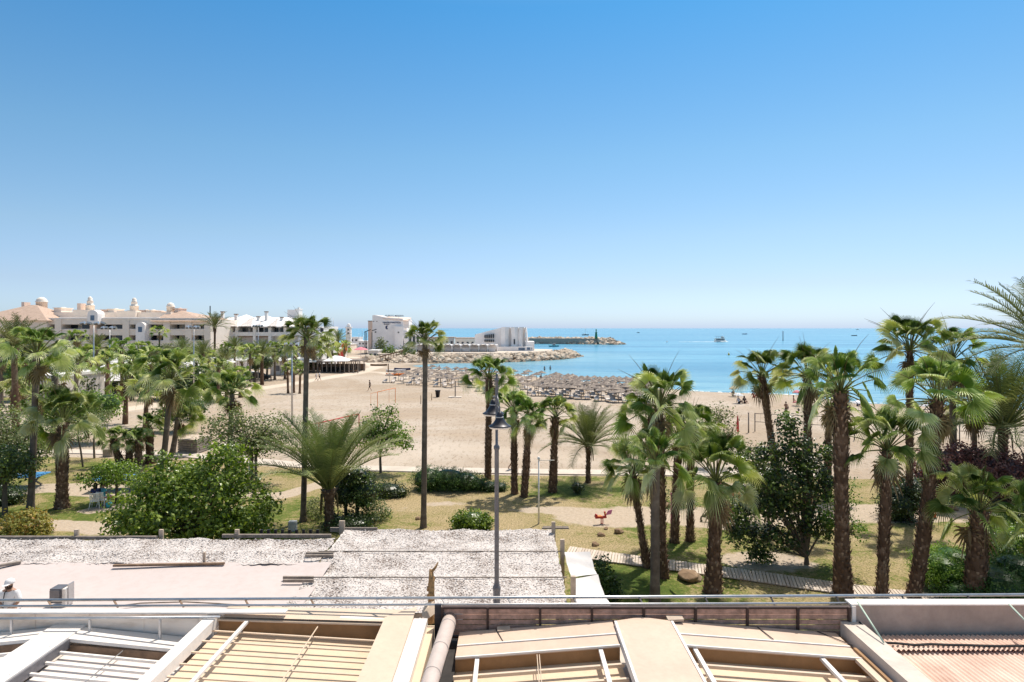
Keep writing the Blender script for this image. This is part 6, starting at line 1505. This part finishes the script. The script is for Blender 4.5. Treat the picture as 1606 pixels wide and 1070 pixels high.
def hotel():
    Y = 250.; k = .25; X = lambda p: (p-803)*k; Z = lambda p: CAMZ-(p-515)*k
    t = thing('hotel_building', (X(620),Y,0), 'pinkish white stepped hotel with dark lettering and a blue emblem on its wall', 'building'); O = t.location
    def pt(nm, mat, fn): mb = MB(); fn(mb); return mb.build(nm, MAT[mat], t, O)
    pt('main_wall','whitewall', lambda m: m.add([(X(584),Y,0),(X(632),Y,0),(X(632),Y,Z(500)),(X(606),Y,Z(498)),(X(587),Y,Z(494)),(X(584),Y,Z(495)),(X(584),Y+16,0),(X(632),Y+16,0),(X(632),Y+16,Z(500)),(X(606),Y+16,Z(498)),(X(587),Y+16,Z(494)),(X(584),Y+16,Z(495))],
        [(0,1,2,3,4,5),(11,10,9,8,7,6),(0,6,7,1),(1,7,8,2),(2,8,9,3),(3,9,10,4),(4,10,11,5),(5,11,6,0)]))
    pt('roof_slope','pinkwall', lambda m: m.add([(X(600),Y-.3,Z(499)),(X(640),Y-.3,Z(503)),(X(640),Y+8,Z(498)),(X(604),Y+8,Z(496)),(X(600),Y-.3,Z(500)),(X(640),Y-.3,Z(504)),(X(640),Y+8,Z(499)),(X(604),Y+8,Z(497))],[(0,1,2,3),(7,6,5,4),(0,4,5,1),(1,5,6,2),(2,6,7,3),(3,7,4,0)]))
    pt('side_wing','pinkwall', lambda m: m.box(X(575.5),X(584),Y+2,Y+14,0,Z(504)))
    pt('side_parapet','darkmetal', lambda m: m.box(X(575),X(584),Y+1.8,Y+14,Z(504)+.01,Z(503)))
    pt('stepped_wing','whitewall', lambda m: (m.box(X(620),X(633),Y-1.5,Y-.01,0,Z(512)), m.box(X(632.02),X(662),Y+1,Y+15,0,Z(520)), m.box(X(634),X(640),Y-1,Y+.98,0,Z(531))))
    pt('upper_block','whitewall', lambda m: m.box(X(622),X(640),Y+2,Y+10,Z(515),Z(501)))
    for px, py in ((626,521.5),(607,536),(586,504),(591,504),(589,521),(610,500.3),(613,500.6)): pt('window','glass', lambda m: m.box(X(px-1.1),X(px+1.1),Y-1.62 if 620<px<633 else Y-.08,Y-1.52 if 620<px<633 else Y-.01,Z(py+1.1 if py>510 else py+.6),Z(py-1.1 if py>510 else py-.3)))
    for px in range(635,660,6): pt('window','glass', lambda m: m.box(X(px),X(px+3.4),Y+.9,Y+.98,Z(538),Z(526)))
    pt('iron_frame','darkmetal', lambda m: [m.box(X(p)-.12,X(p)+.12,Y-3,Y-2.76,0,Z(521)) for p in (575,577,586)] + [m.bar((X(574),Y-2.9,Z(521)),(X(584),Y-2.9,Z(517)),.3,.3), m.bar((X(586),Y-2.9,Z(519)),(X(593),Y-2.9,Z(516.5)),.3,.3)])
    def text(nm, s_, px, py, h, mat):
        cu = bpy.data.curves.new(nm, 'FONT'); cu.body = s_; cu.size = h; cu.extrude = .04; cu.offset = .015; cu.align_x = 'LEFT'
        o = bpy.data.objects.new(nm, cu); o.rotation_euler = (PI/2,0,0)
        me = None; COL.objects.link(o); bpy.context.view_layer.update(); me = bpy.data.meshes.new_from_object(o.evaluated_get(bpy.context.evaluated_depsgraph_get()))
        bpy.data.objects.remove(o); me.materials.clear(); me.materials.append(MAT[mat])
        c = child(nm, me, t, Vector((X(px),Y-.12,Z(py))) - O); c.rotation_euler = (PI/2,0,0); return c
    text('wall_lettering','CENTRO NAUTICO',600.2,507.2,.80,'navy'); text('wall_lettering','MARINERO',602.2,509.4,.42,'navy')
    tr = text('roof_lettering','PUERTO MARINA',601,496.4,.95,'darkmetal')
    tr.location.y += 4
    pt('sign_frame','darkmetal', lambda m: (m.box(X(600),X(626),Y+4.0,Y+4.06,Z(496.6),Z(496.4)), m.box(X(603),X(603.3),Y+4,Y+4.1,Z(500),Z(496.4)), m.box(X(622),X(622.3),Y+4,Y+4.1,Z(501),Z(496.4))))
    def emb(m):
        n = 14; c = (X(607),Z(513.7)); R1 = .62
        out = [(c[0]+R1*math.cos(a), c[1]+R1*1.2*math.sin(a)) for a in [PI*.28+i*(2*PI-PI*.56)/n for i in range(n+1)]]
        inn = [(c[0]+.42+R1*.62*math.cos(a), c[1]+R1*.8*math.sin(a)) for a in [PI*.36+i*(2*PI-PI*.72)/n for i in range(n+1)]]
        vs = [(x,Y-.10,z) for x,z in out+inn]; m.add(vs, [(i,i+1,n+2+i,n+1+i) for i in range(n)])
    pt('emblem','navy', emb)
hotel()
def wave_hall():
    Y = 236.; k = Y/1000; X = lambda p: (p-803)*k; Z = lambda p: CAMZ-(p-515)*k; g = 2.0
    t = thing('seafront_hall', (X(795),Y,g), 'white seafront hall with tall curved wall panels above the rocks', 'building'); O = t.location
    def pt(nm, mat, fn): mb = MB(); fn(mb); return mb.build(nm, MAT[mat], t, O)
    pt('hall_body','whitewall', lambda m: m.add([(X(744),Y+3,0),(X(787),Y+1,0),(X(787),Y+1,Z(514)),(X(770),Y+2,Z(518)),(X(744),Y+3,Z(525)),(X(744),Y+16,0),(X(824),Y+16,0),(X(824),Y+16,Z(514)),(X(770),Y+16,Z(518)),(X(744),Y+16,Z(525)),(X(824),Y+1,0),(X(824),Y+1,Z(514.5))],
        [(0,1,2,3,4),(9,8,7,6,5),(4,3,8,9),(3,2,11,7,8),(1,10,11,2),(10,6,7,11),(0,4,9,5),(0,5,6,10,1)]))
    for i, (a, b) in enumerate(((786.5,799.5),(801,812.5),(814,822),(823.5,826))):
        def f(m, a=a, b=b):
            n = 8; vs = []
            for j in range(n+1):
                v = j/n; bulge = 1.0*math.sin(v*PI*.9+.3)*(1 if i % 2 else -1); z = g + v*(Z(513)-g)
                vs += [(X(a)+bulge*.25, Y-.8, z),(X((a+b)/2)+bulge*.3, Y-1.6, z),(X(b)+bulge*.45, Y-.2, z),(X(a)+bulge*.25, Y+.9, z),(X(b)+bulge*.45, Y+.9, z)]
            fs = []
            for j in range(n):
                p, q = j*5, j*5+5
                fs += [(p,p+1,q+1,q),(p+1,p+2,q+2,q+1),(p+2,p+4,q+4,q+2),(p+3,p,q,q+3),(p+4,p+3,q+3,q+4)]
            fs += [(n*5,n*5+1,n*5+2,n*5+4,n*5+3)]; m.add(vs, fs, .5, 0, False)
        pt('curved_panel','whitewall', f)
    pt('window','glass', lambda m: m.box(X(805.5),X(808),Y-1.62,Y-1.5,Z(540),Z(532)))
    for r in range(2):
        for c in range(5): pt('window','glass', lambda m: m.box(X(759.5+c*3.3),X(761.3+c*3.3),Y+.9,Y+2.3-c*.02,Z(530.5 if r == 0 else 536.5),Z(525.5-c*.4 if r == 0 else 533)))
    pt('base_wall','whitewall', lambda m: (m.box(X(779),X(835),Y-4,Y-.9,-.5,Z(543.5)), m.box(X(824.02),X(838),Y-.88,Y+12,0,Z(536))))
    pt('base_window','blueglass', lambda m: (m.box(X(813),X(823),Y-4.08,Y-4.01,Z(549),Z(545)), m.box(X(826),X(831),Y-4.08,Y-4.01,Z(548.5),Z(544.5)), m.box(X(833),X(834),Y-4.08,Y-4.01,Z(548),Z(545))))
wave_hall()
def arcade():
    Y = 222.; k = Y/1000; X = lambda p: (p-803)*k; Z = lambda p: CAMZ-(p-515)*k
    t = thing('arcaded_pavilion', (X(705),Y,2), 'low white arcade with a row of vaulted canopies behind the rocks', 'building'); O = t.location
    def pt(nm, mat, fn): mb = MB(); fn(mb); return mb.build(nm, MAT[mat], t, O)
    pt('rear_wall','whitewall', lambda m: m.box(X(640),X(780),Y+4,Y+9,0,Z(541)))
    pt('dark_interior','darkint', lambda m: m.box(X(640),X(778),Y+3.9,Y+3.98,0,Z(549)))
    for i in range(10):
        a = 639+i*14; 
        def f(m, a=a):
            n = 8; vs = []
            for yy in (Y-.6, Y+3.8):
                for j in range(n+1): u = j/n; vs.append((X(a+13.6*u), yy, Z(542.2)+(.95 if yy < Y else .7)*math.sin(PI*u)))
            for yy in (Y-.6, Y+3.8):
                for j in range(n+1): u = j/n; vs.append((X(a+13.6*u), yy, Z(543.6)+.9*math.sin(PI*u)))
            q = n+1; fs = []
            for j in range(n): fs += [(j,j+1,q+j+1,q+j),(2*q+j+1,2*q+j,3*q+j,3*q+j+1),(j+1,j,2*q+j,2*q+j+1)]
            m.add(vs, fs, .5, 0, True)
        pt('vaulted_canopy','cloth_w', f)
        pt('column','white', lambda m: m.box(X(a)-.18,X(a)+.18,Y-.3,Y+.1,0,Z(543.7)))
        pt('infill_panel','greypanel' if i % 3 else 'whitewall', lambda m: m.box(X(a+1.5),X(a+12),Y+1.2,Y+1.3,1.9,Z(545.5)))
arcade()
def simple_building(name, px0, px1, top, Y, mat, label, rows=2, cols=4, wmat='glass', depth=10, base=0, roof=None, cat='building'):
    k = Y/1000; X = lambda p: (p-803)*k; Z = lambda p: CAMZ-(p-515)*k
    t = thing(name, (X((px0+px1)/2),Y,base), label, cat); O = t.location
    mb = MB(); mb.box(X(px0),X(px1),Y,Y+depth,base-.3,Z(top)); mb.build('wall', MAT[mat], t, O)
    mb = MB(); mb.box(X(px0)-.15,X(px1)+.15,Y-.15,Y+depth+.15,Z(top)+.003,Z(top)+.35); mb.build('parapet', MAT['white'] if roof is None else MAT[roof], t, O)
    H = Z(top)-base; w = (X(px1)-X(px0))/cols
    for r in range(rows):
        for c in range(cols):
            mb = MB(); x = X(px0)+w*(c+.5); z = base+H*(r+.3)/rows; mb.box(x-w*.22,x+w*.22,Y-.07,Y-.01,z,z+H/rows*.42); mb.build('window', MAT[wmat], t, O)
    return t
simple_building('harbour_building',549,562,530,330,'whitewall','small white harbour house left of the hotel, with an orange canopy in front',2,2)
simple_building('harbour_building',562,577,536,300,'whitewall','low white harbour building immediately left of the hotel',2,3)
simple_building('harbour_building',530,550,541,260,'creamwall','low cream building behind the orange flags',1,4)
simple_building('harbour_building',478,532,548,215,'whitewall','low white building behind the thatched terrace',1,7)
simple_building('harbour_building',668,712,530,300,'greypanel','grey low building with a dark roof behind the vaulted arcade',1,6,roof='tile')
simple_building('harbour_building',714,745,531,290,'creamwall','cream low building between the grey one and the seafront hall',1,4,roof='tile')
simple_building('harbour_building',577,592,551,205,'greypanel','pale boxy kiosk at the left foot of the hotel trees',1,2)
def minaret():
    Y = 320.; k = .32; t = thing('white_tower', (XA(547,Y),Y,0), 'slim white tower with a domed cap left of the hotel', 'tower')
    mb = MB(); mb.rbox((0,0,ZA(514,Y)/2), 2.4,2.4,ZA(514,Y)); mb.build('shaft', MAT['whitewall'], t, (0,0,0))
    mb = MB(); mb.rbox((0,0,ZA(514,Y)+.2), 3.0,3.0,.4); mb.rbox((0,0,ZA(511.5,Y)), 1.6,1.6,1.4); dome(mb,(0,0,ZA(510,Y)),.8,.8); mb.build('cap', MAT['whitewall'], t, (0,0,0))
    for z in (517,523): mb = MB(); mb.box(-.4,.4,-1.26,-1.21,ZA(z+1.5,Y),ZA(z-1.5,Y)); mb.build('window', MAT['glass'], t, (0,0,0))
minaret()
# cafes and terraces along the left
def cafe():
    Y = 95.; k = .095; X = lambda p: (p-803)*k; Z = lambda p: CAMZ-(p-515)*k
    t = thing('cafe_terrace', (X(165),Y,0), 'cafe with a white tent roof and white awnings behind the two floodlight masts', 'cafe'); O = t.location
    def pt(nm, mat, fn): mb = MB(); fn(mb); return mb.build(nm, MAT[mat], t, O)
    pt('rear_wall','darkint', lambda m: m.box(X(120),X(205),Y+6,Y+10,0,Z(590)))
    pt('tent_roof','cloth_w', lambda m: (m.add([(X(130),Y,Z(590)),(X(200),Y,Z(590)),(X(200),Y+9,Z(577)),(X(130),Y+9,Z(577)),(X(152),Y+5,Z(563))],[(0,1,4),(1,2,4),(2,3,4),(3,0,4),(3,2,1,0)])))
    pt('awning','cloth_w', lambda m: m.add([(X(127),Y-3,Z(601)),(X(172),Y-3,Z(601)),(X(172),Y+.5,Z(591)),(X(131),Y+.5,Z(591)),(X(127),Y-3,Z(601.6)),(X(172),Y-3,Z(601.6)),(X(172),Y+.5,Z(591.6)),(X(131),Y+.5,Z(591.6))],[(0,1,2,3),(7,6,5,4),(0,4,5,1),(1,5,6,2),(2,6,7,3),(3,7,4,0)]))
    pt('awning','drape', lambda m: m.add([(X(174),Y-3,Z(596)),(X(215),Y-3,Z(594)),(X(205),Y+.5,Z(587)),(X(176),Y+.5,Z(589)),(X(174),Y-3,Z(596.6)),(X(215),Y-3,Z(594.6)),(X(205),Y+.5,Z(587.6)),(X(176),Y+.5,Z(589.6))],[(0,1,2,3),(7,6,5,4),(0,4,5,1),(1,5,6,2),(2,6,7,3),(3,7,4,0)]))
    for px in (131,150,172,190,205): pt('post','white', lambda m: m.box(X(px)-.06,X(px)+.06,Y-2.9,Y-2.78,0,Z(598)))
    for px in (175,190): pt('tied_drape','cloth_w', lambda m: m.lathe((X(px),Y-2.7,0),[(.22,0),(.15,1.2),(.28,2.0),(.06,2.3)],8))
cafe()
simple_building('grey_kiosk',38,82,593,78,'greypanel','grey boxy kiosk with a pale roof at the far left behind the tall palm',1,3)
simple_building('kiosk_box',424,444,568,137,'greypanel','plain pale grey kiosk box standing on the sand',1,1,wmat='greymetal',depth=3)
def terrace_umb(px, py, Y, r, lb, grp):
    t = thing('terrace_parasol', (XA(px,Y),Y,0), lb, 'parasol', grp); H = ZA(py,Y)
    mb = MB(); mb.tube([(0,0,0),(0,0,H)], .05, 6); mb.build('pole', MAT['wood'], t, (0,0,0))
    mb = MB(); mb.lathe((0,0,H-.7), [(r,0),(r,.12),(.08,.75)], 4, smooth=False, a0=PI/4); mb.build('canopy', MAT['cloth_w'], t, (0,0,0))
for i, (px, py, Y) in enumerate([(282,566,100),(300,563,104),(316,568,100),(335,560,112),(352,563,112),(372,560,118),(388,561,120),(408,558,126),(425,560,130),(440,561,136),(455,562,138),(470,560,142),(268,570,98),(485,563,142)]):
    terrace_umb(px, py, Y, 2.3, 'square white terrace parasol among the promenade palms', 'white terrace parasols along the promenade')
def car(px, Y, mat, label, rz=0):
    x = XA(px,Y); t = thing('parked_car', (x,Y,0), label, 'car', None, rz)
    mb = MB(); prof = [(-2.1,.35),(2.1,.35),(2.15,.75),(1.2,.88),(.55,1.38),(-1.3,1.42),(-1.95,.95),(-2.15,.8)]; n = len(prof)
    vs = [(x_,-.85 if z < 1.2 else -.68,z) for x_,z in prof] + [(x_,.85 if z < 1.2 else .68,z) for x_,z in prof]
    mb.add(vs, [tuple(range(n)), tuple(range(2*n-1,n-1,-1))] + [(i,i+n,(i+1)%n+n,(i+1)%n) for i in range(n)]); b_ = mb.build('body', mat, t, (0,0,0)); bv = b_.modifiers.new('bevel','BEVEL'); bv.width = .06; bv.segments = 2
    mb = MB(); mb.add([(-1.55,-.80,.98),(.95,-.82,.93),(.50,-.715,1.30),(-1.2,-.715,1.33)],[(0,1,2,3)]); mb.build('side_window', MAT['glass'], t, (0,0,0))
    for a in (-1.3,1.3):
        for b in (-.8,.8): mb = MB(); mb.tube([(a,b-.1,.33),(a,b+.1,.33)], .33, 14, smooth=False); mb.build('wheel', MAT['black'], t, (0,0,0))
car(396,128,MAT['cloth_w'],'white car parked beside the floodlight mast on the promenade')
car(406,124,MAT['black'],'dark car parked under the palms beside the pale kiosk box')
def terrace():
    Y = 142.; k = Y/1000; X = lambda p: (p-803)*k; Z = lambda p: CAMZ-(p-515)*k
    t = thing('beach_bar', (X(520),Y,0), 'open beach bar with flat straw roofs on posts and one white tent cone', 'beach bar'); O = t.location
    def pt(nm, mat, fn): mb = MB(); fn(mb); return mb.build(nm, MAT[mat], t, O)
    pt('flat_roof','thatch', lambda m: m.box(X(455),X(516),Y,Y+8,Z(569),Z(566.5)))
    pt('flat_roof','thatch', lambda m: m.box(X(516.3),X(560),Y+2,Y+10,Z(568),Z(565.8)))
    pt('tent_cone','cloth_w', lambda m: m.add([(X(507),Y-1,Z(566.4)),(X(546),Y-1,Z(566.4)),(X(546),Y+5,Z(566.4)),(X(507),Y+5,Z(566.4)),(X(521),Y+2,Z(558)),(X(530),Y+2,Z(559))],[(0,1,5,4),(1,2,5),(2,3,4,5),(3,0,4),(3,2,1,0)]))
    for px in range(456,562,7): (pt('post','wood', lambda m: m.box(X(px)-.09,X(px)+.09,Y+.1,Y+.28,0,Z(568))), pt('post','wood', lambda m: m.box(X(px)-.09,X(px)+.09,Y+6,Y+6.2,0,Z(568))))
    pt('counter','darkint', lambda m: m.box(X(495),X(530),Y+4,Y+5,0,1.1))
    pt('rear_screen','brownwood', lambda m: m.box(X(456),X(558),Y+9,Y+9.2,0,1.6))
terrace()
for px, py, Y, sz, lb in ((545,536,200,4.2,'orange and yellow feather flag nearest the white tower'),(539,549,190,5.0,'red and orange inflated banner beside the beach bar')):
    g = Vector((XA(px,Y),Y,0)); t = thing('flag', g, lb, 'flag'); H = ZA(py-2,Y)
    mb = MB(); mb.tube([(0,0,0),(0,0,H+.3)], .06, 6); mb.build('pole', MAT['white'], t, (0,0,0))
    mb = MB(); n = 8; vs = []
    for j in range(n+1):
        u = j/n; z = H - u*sz*.75; w = .3+1.6*math.sin(PI*min(1,u*.8+.1)); vs += [(.05,.05*math.sin(u*7),z),(-w,.25*math.sin(u*6+1),z-.5*u)]
    mb.add(vs, [(2*i,2*i+1,2*i+3,2*i+2) for i in range(n)] ); o = mb.build('cloth', MAT['orange'] if py < 540 else MAT['redpaint'], t, (0,0,0)); sl = o.modifiers.new('th','SOLIDIFY'); sl.thickness = .04
t = thing('round_parasol', (XA(566,210),210,0), 'pink and white round parasol at the harbour entrance', 'parasol')
mb = MB(); mb.tube([(0,0,0),(0,0,3.6)], .06, 6); mb.build('pole', MAT['white'], t, (0,0,0)); mb = MB(); mb.lathe((0,0,2.9),[(2.4,0),(2.3,.1),(1.3,.6),(.1,.9)],12,smooth=False); mb.build('canopy', MAT['cloth_p'], t, (0,0,0))
for px in (572,578,584,590,598,606,616,650,662,700,720,690): pass

# ------------------------------------------------------------------ breakwaters, beacon, boats
def breakwater(name, path, w, ztop, rr, n, seed, label):
    rng = random.Random(seed); P_ = [Vector(p) for p in path]; seg = [(b-a).length for a, b in zip(P_[:-1], P_[1:])]; tot = sum(seg); mb = MB()
    for _ in range(n):
        d = rng.uniform(0,tot); i = 0
        while d > seg[i]: d -= seg[i]; i += 1
        a, b = P_[i], P_[i+1]; dr = (b-a).normalized(); s = Vector((-dr.y, dr.x, 0)); u = rng.uniform(-1,1)
        endf = min(1, (tot - (sum(seg[:i])+d))/w*1.5 + .25)
        p = a + dr*d + s*u*w*.5; z = SEAZ-.5 + (ztop-SEAZ+.3)*(1-abs(u)**1.6)*endf
        r = rng.uniform(.6,1.35)*rr
        tt = rng.uniform(.35,1.0) if z > SEAZ+.6 else rng.uniform(0,.35)
        mb.rock((p.x, p.y, z-rr*.35), r, rng, tt, 0, .8)
    o = mb.build(name, MAT['rock'], None, P_[0]); tag(o, label, 'breakwater', None, 'stuff')
    return o
breakwater('riprap', [(-44,190,0),(-30,199,0),(-22,204,0),(-8,205,0),(2,212,0),(14,226,0),(21,247,0),(20,258,0)], 13, 1.7, 1.15, 1500, 3, 'pale quarried boulders heaped along the near breakwater')
breakwater('riprap', [(10,455,0),(34,446,0),(52,438,0),(66,428,0),(72,424,0)], 15, 3.4, 1.8, 620, 4, 'pale and dark boulders of the far breakwater with the green beacon')
mb = MB(); mb.prism([(-45,205),(-20,212),(0,214),(14,232),(16,250),(0,262),(-45,285)], -1, 1.75); o = mb.build('harbour_platform', MAT['paving']); struct(o)
mb = MB(); mb.add([(14,452,-2),(60,436,-2),(58,430,-2),(12,446,-2),(14,452,3.0),(60,436,3.0),(58,430,3.0),(12,446,3.0)],[(0,1,5,4),(1,2,6,5),(2,3,7,6),(3,0,4,7),(4,5,6,7)]); struct(mb.build('pier_core', MAT['concrete']))
# wooden fence of the sloping rock bank under the hotel
t = thing('ramp_fence', (XA(605,190),190,0), 'brown wooden fence running up the slope below the hotel', 'fence')
for i in range(12):
    px = 588+i*4.2; z = -.2+i*.22; mb = MB(); mb.box(XA(px,190)-.08,XA(px,190)+.08,189.9,190.1,z,z+1.5); mb.build('post', MAT['brownwood'], t, t.location)
mb = MB(); mb.bar((XA(586,190),190,1.0),(XA(636,190),190,3.5),.12,.35); mb.build('rail', MAT['brownwood'], t, t.location)
def beacon():
    Y = 430.; t = thing('green_beacon', (XA(935,Y),Y,3.0), 'green conical harbour beacon on the far breakwater', 'beacon'); H = ZA(516,Y)-3
    mb = MB(); mb.lathe((0,0,0), [(1.0,0),(.9,1.0),(.62,H*.62)], 12); mb.build('tower', MAT['green'], t, (0,0,0))
    mb = MB(); mb.lathe((0,0,H*.62), [(.95,0),(.95,.2),(.35,.25),(.35,H*.25),(.5,H*.27),(.1,H*.38)], 12); mb.build('lantern', MAT['green'], t, (0,0,0))
beacon()
def hull(mb, L, W, H, z0=0, bow=.35, n=12, m=0, sheer=.25):
    vs = []
    for i in range(n+1):
        u = -1+2*i/n; w = W/2*(1 if u < 1-2*bow else math.sqrt(max(0,1-((u-(1-2*bow))/(2*bow))**2)))+.02; h = H*(1+sheer*max(0,u))
        vs += [(u*L/2,-w,z0+h),(u*L/2*.96,-w*.7,z0-.2),(u*L/2*.96,w*.7,z0-.2),(u*L/2,w,z0+h)]
    fs = []
    for i in range(n):
        for k in range(4): a = i*4; fs.append((a+k,a+4+k,a+4+(k+1)%4,a+(k+1)%4))
    fs += [(0,1,2,3)]; mb.add(vs, fs, .5, m)
def boat_at(px, py, name, label, cat, rz=0):
    g = G(px, py, SEAZ); return thing(name, g, label, cat, None, rz)
def ferry():
    t = boat_at(1130, 536.2, 'ferry_boat', 'white two-deck passenger boat heading out with a foaming wake', 'boat', 0)
    mb = MB(); hull(mb, 9.5, 4.5, 1.1); mb.build('hull', MAT['white'], t, (0,0,0))
    mb = MB(); mb.box(-4.2,2.8,-2,2,1.1,2.7); mb.build('lower_cabin', MAT['white'], t, (0,0,0))
    for i in range(6): mb = MB(); mb.box(-4.0+i*1.12,-3.1+i*1.12,-2.06,-2.01,1.5,2.35); mb.build('window', MAT['glass'], t, (0,0,0))
    mb = MB(); mb.box(-4.6,3.2,-2.2,2.2,2.7,2.85); mb.box(1.0,2.6,-1.4,1.4,2.85,4.2); mb.build('upper_deck', MAT['white'], t, (0,0,0))
    mb = MB(); mb.box(-4.0,.9,-1.9,1.9,4.3,4.4); [mb.box(x-.05,x+.05,-1.85,-1.75,2.85,4.3) for x in (-3.9,-2.4,-.9,.7)]; mb.build('deck_canopy', MAT['darkmetal'], t, (0,0,0))
    mb = MB(); mb.tube([(1.8,0,4.2),(1.8,0,6.0)], .06, 6); mb.build('radar_mast', MAT['white'], t, (0,0,0))
    rng = random.Random(6); mb = MB()
    for _ in range(260):
        u = rng.random()**1.5; x = 4.5 - u*38; w = 1.2+u*3.5; a = rng.uniform(-1,1); y = -2.2 + a*w; s = rng.uniform(.3,1.2)*(1-.6*u); mb.rock((t.location.x+x, t.location.y+y-1*u, SEAZ+.02), s, rng, .5, 0, .12 if u > .15 else .35)
    o = mb.build('wake_foam', MAT['foam'], None, t.location); tag(o, 'white foam wake trailing left behind the passenger boat', 'wake', None, 'stuff')
ferry()
def motorboat(px, py, L, label, mat='white', stripe=None, cab=True, rz=0, name='motor_boat', sc=1):
    t = boat_at(px, py, name, label, 'boat', rz)
    mb = MB(); hull(mb, L, L*.34, L*.13); mb.build('hull', MAT[mat], t, (0,0,0))
    if stripe: mb = MB(); hull(mb, L*1.01, L*.345, L*.04, L*.045); mb.build('stripe', MAT[stripe], t, (0,0,0))
    if cab:
        mb = MB(); mb.add([(-L*.2,-L*.11,L*.13),(L*.2,-L*.11,L*.13),(L*.08,-L*.09,L*.27),(-L*.18,-L*.09,L*.27),(-L*.2,L*.11,L*.13),(L*.2,L*.11,L*.13),(L*.08,L*.09,L*.27),(-L*.18,L*.09,L*.27)],[(0,1,2,3),(7,6,5,4),(1,5,6,2),(2,6,7,3),(3,7,4,0)]); mb.build('cabin', MAT['white'], t, (0,0,0))
        mb = MB(); mb.box(-L*.16,L*.06,-L*.118,-L*.112,L*.17,L*.23); mb.build('window', MAT['glass'], t, (0,0,0))
        mb = MB(); mb.tube([(-L*.05,0,L*.27),(-L*.05,0,L*.40)], .06, 5); mb.build('mast', MAT['white'], t, (0,0,0))
motorboat(869,544,6.2,'white motor boat with a blue-green hull between the two breakwaters','teal','white',True,.2)
motorboat(1046,537,3.2,'small round white boat alone on the open sea','white',None,True,1.3)
motorboat(1168,524.5,9,'distant small dark boat right of the passenger boat','navy',None,False)
motorboat(1001,522.3,7,'tiny far-off boat left of centre near the horizon','darkmetal',None,True)
motorboat(1345,517.5,22,'distant white ship on the horizon between the palms','white',None,True)
motorboat(1340,527,8,'tiny distant boat below the white ship','darkmetal',None,False)
def yacht():
    t = boat_at(918,526,'sailing_yacht','far-off sailing yacht with a bare mast beyond the far breakwater','yacht')
    mb = MB(); hull(mb, 11,3.2,1.2); mb.build('hull', MAT['darkmetal'], t, (0,0,0))
    mb = MB(); mb.tube([(0,0,1),(0,0,11.5)], .16, 6); mb.tube([(0,0,2.6),(-4.5,0,2.6)], .22, 6); mb.tube([(0,0,11),(5,0,1.3)], .05, 4); mb.build('mast', MAT['steel'], t, (0,0,0))
    mb = MB(); mb.box(-2,1.5,-1,1,1.2,1.9); mb.build('cabin', MAT['white'], t, (0,0,0))
yacht()
g = G(1228,534.5,SEAZ); mb = MB(); mb.tube([g, g+Vector((0,0,7.8))], [.35,.28], 8); mb.lathe((g.x,g.y,g.z+7.6),[(.45,0),(.5,.3),(.2,.6)],8); tag(mb.build('sea_marker', MAT['darkmetal'], None, g), 'tall thin dark marker post standing in the sea right of centre', 'marker post')
for px, py, mat, lb in ((1143,557,'yellow','small yellow buoy on the sea left of the leaning palm'),(857,539,'darkmetal','dark mooring post in the channel left of the motor boat')):
    g = G(px,py,SEAZ); mb = MB(); mb.lathe(g, [(.25,-.2),(.42,.1),(.36,.5),(.1,.7),(.06,1.2)] if mat == 'yellow' else [(.3,-.5),(.28,2.2),(.1,2.4)], 12); tag(mb.build('buoy' if mat == 'yellow' else 'mooring_post', MAT[mat], None, g), lb, 'buoy' if mat == 'yellow' else 'post')
# moored boats and masts in the harbour behind the buildings
for i, (px, py, Y, lb) in enumerate(((523,499,300,'thin yacht mast standing behind the promenade palms, leftmost'),(505,492,280,'thin yacht mast just right of the very tall palm crown'),(563,523,330,'yacht mast in the harbour gap left of the hotel'),(549,520,300,'yacht mast beside the white tower'),(568,517,340,'thin yacht mast immediately left of the hotel wall'))):
    g = Vector((XA(px,Y),Y,0)); t = thing('yacht_mast', g, lb, 'yacht'); H = ZA(py,Y)
    mb = MB(); mb.tube([(0,0,0),(0,0,H)], [.13,.07], 6); mb.tube([(-1.2,0,H*.62),(1.2,0,H*.62)], .05, 5); mb.build('mast', MAT['steel'], t, (0,0,0))
    mb = MB(); hull(mb, 10,3,1.2); mb.build('hull', MAT['white'], t, (0,0,0))
# foam line along the beach
def foam():
    rng = random.Random(12); mb = MB(); pts = LAND[3:13]
    for (ax,ay),(bx,by) in zip(pts[:-1],pts[1:]):
        L = math.hypot(bx-ax,by-ay); n = int(L/.5)
        for i in range(n):
            u = (i+rng.random())/n; nx_, ny_ = (by-ay)/L, -(bx-ax)/L
            if ny_ < 0: nx_, ny_ = -nx_, -ny_
            off = rng.uniform(-.15,.9)+.5*math.sin(i*.2); mb.rock((ax+(bx-ax)*u+nx_*off, ay+(by-ay)*u+ny_*off, SEAZ+.01), rng.uniform(.15,.5), rng, .5, 0, .06)
    tag(mb.build('surf_foam', MAT['foam']), 'thin line of white foam where the small waves reach the sand', 'foam', None, 'stuff')
foam()
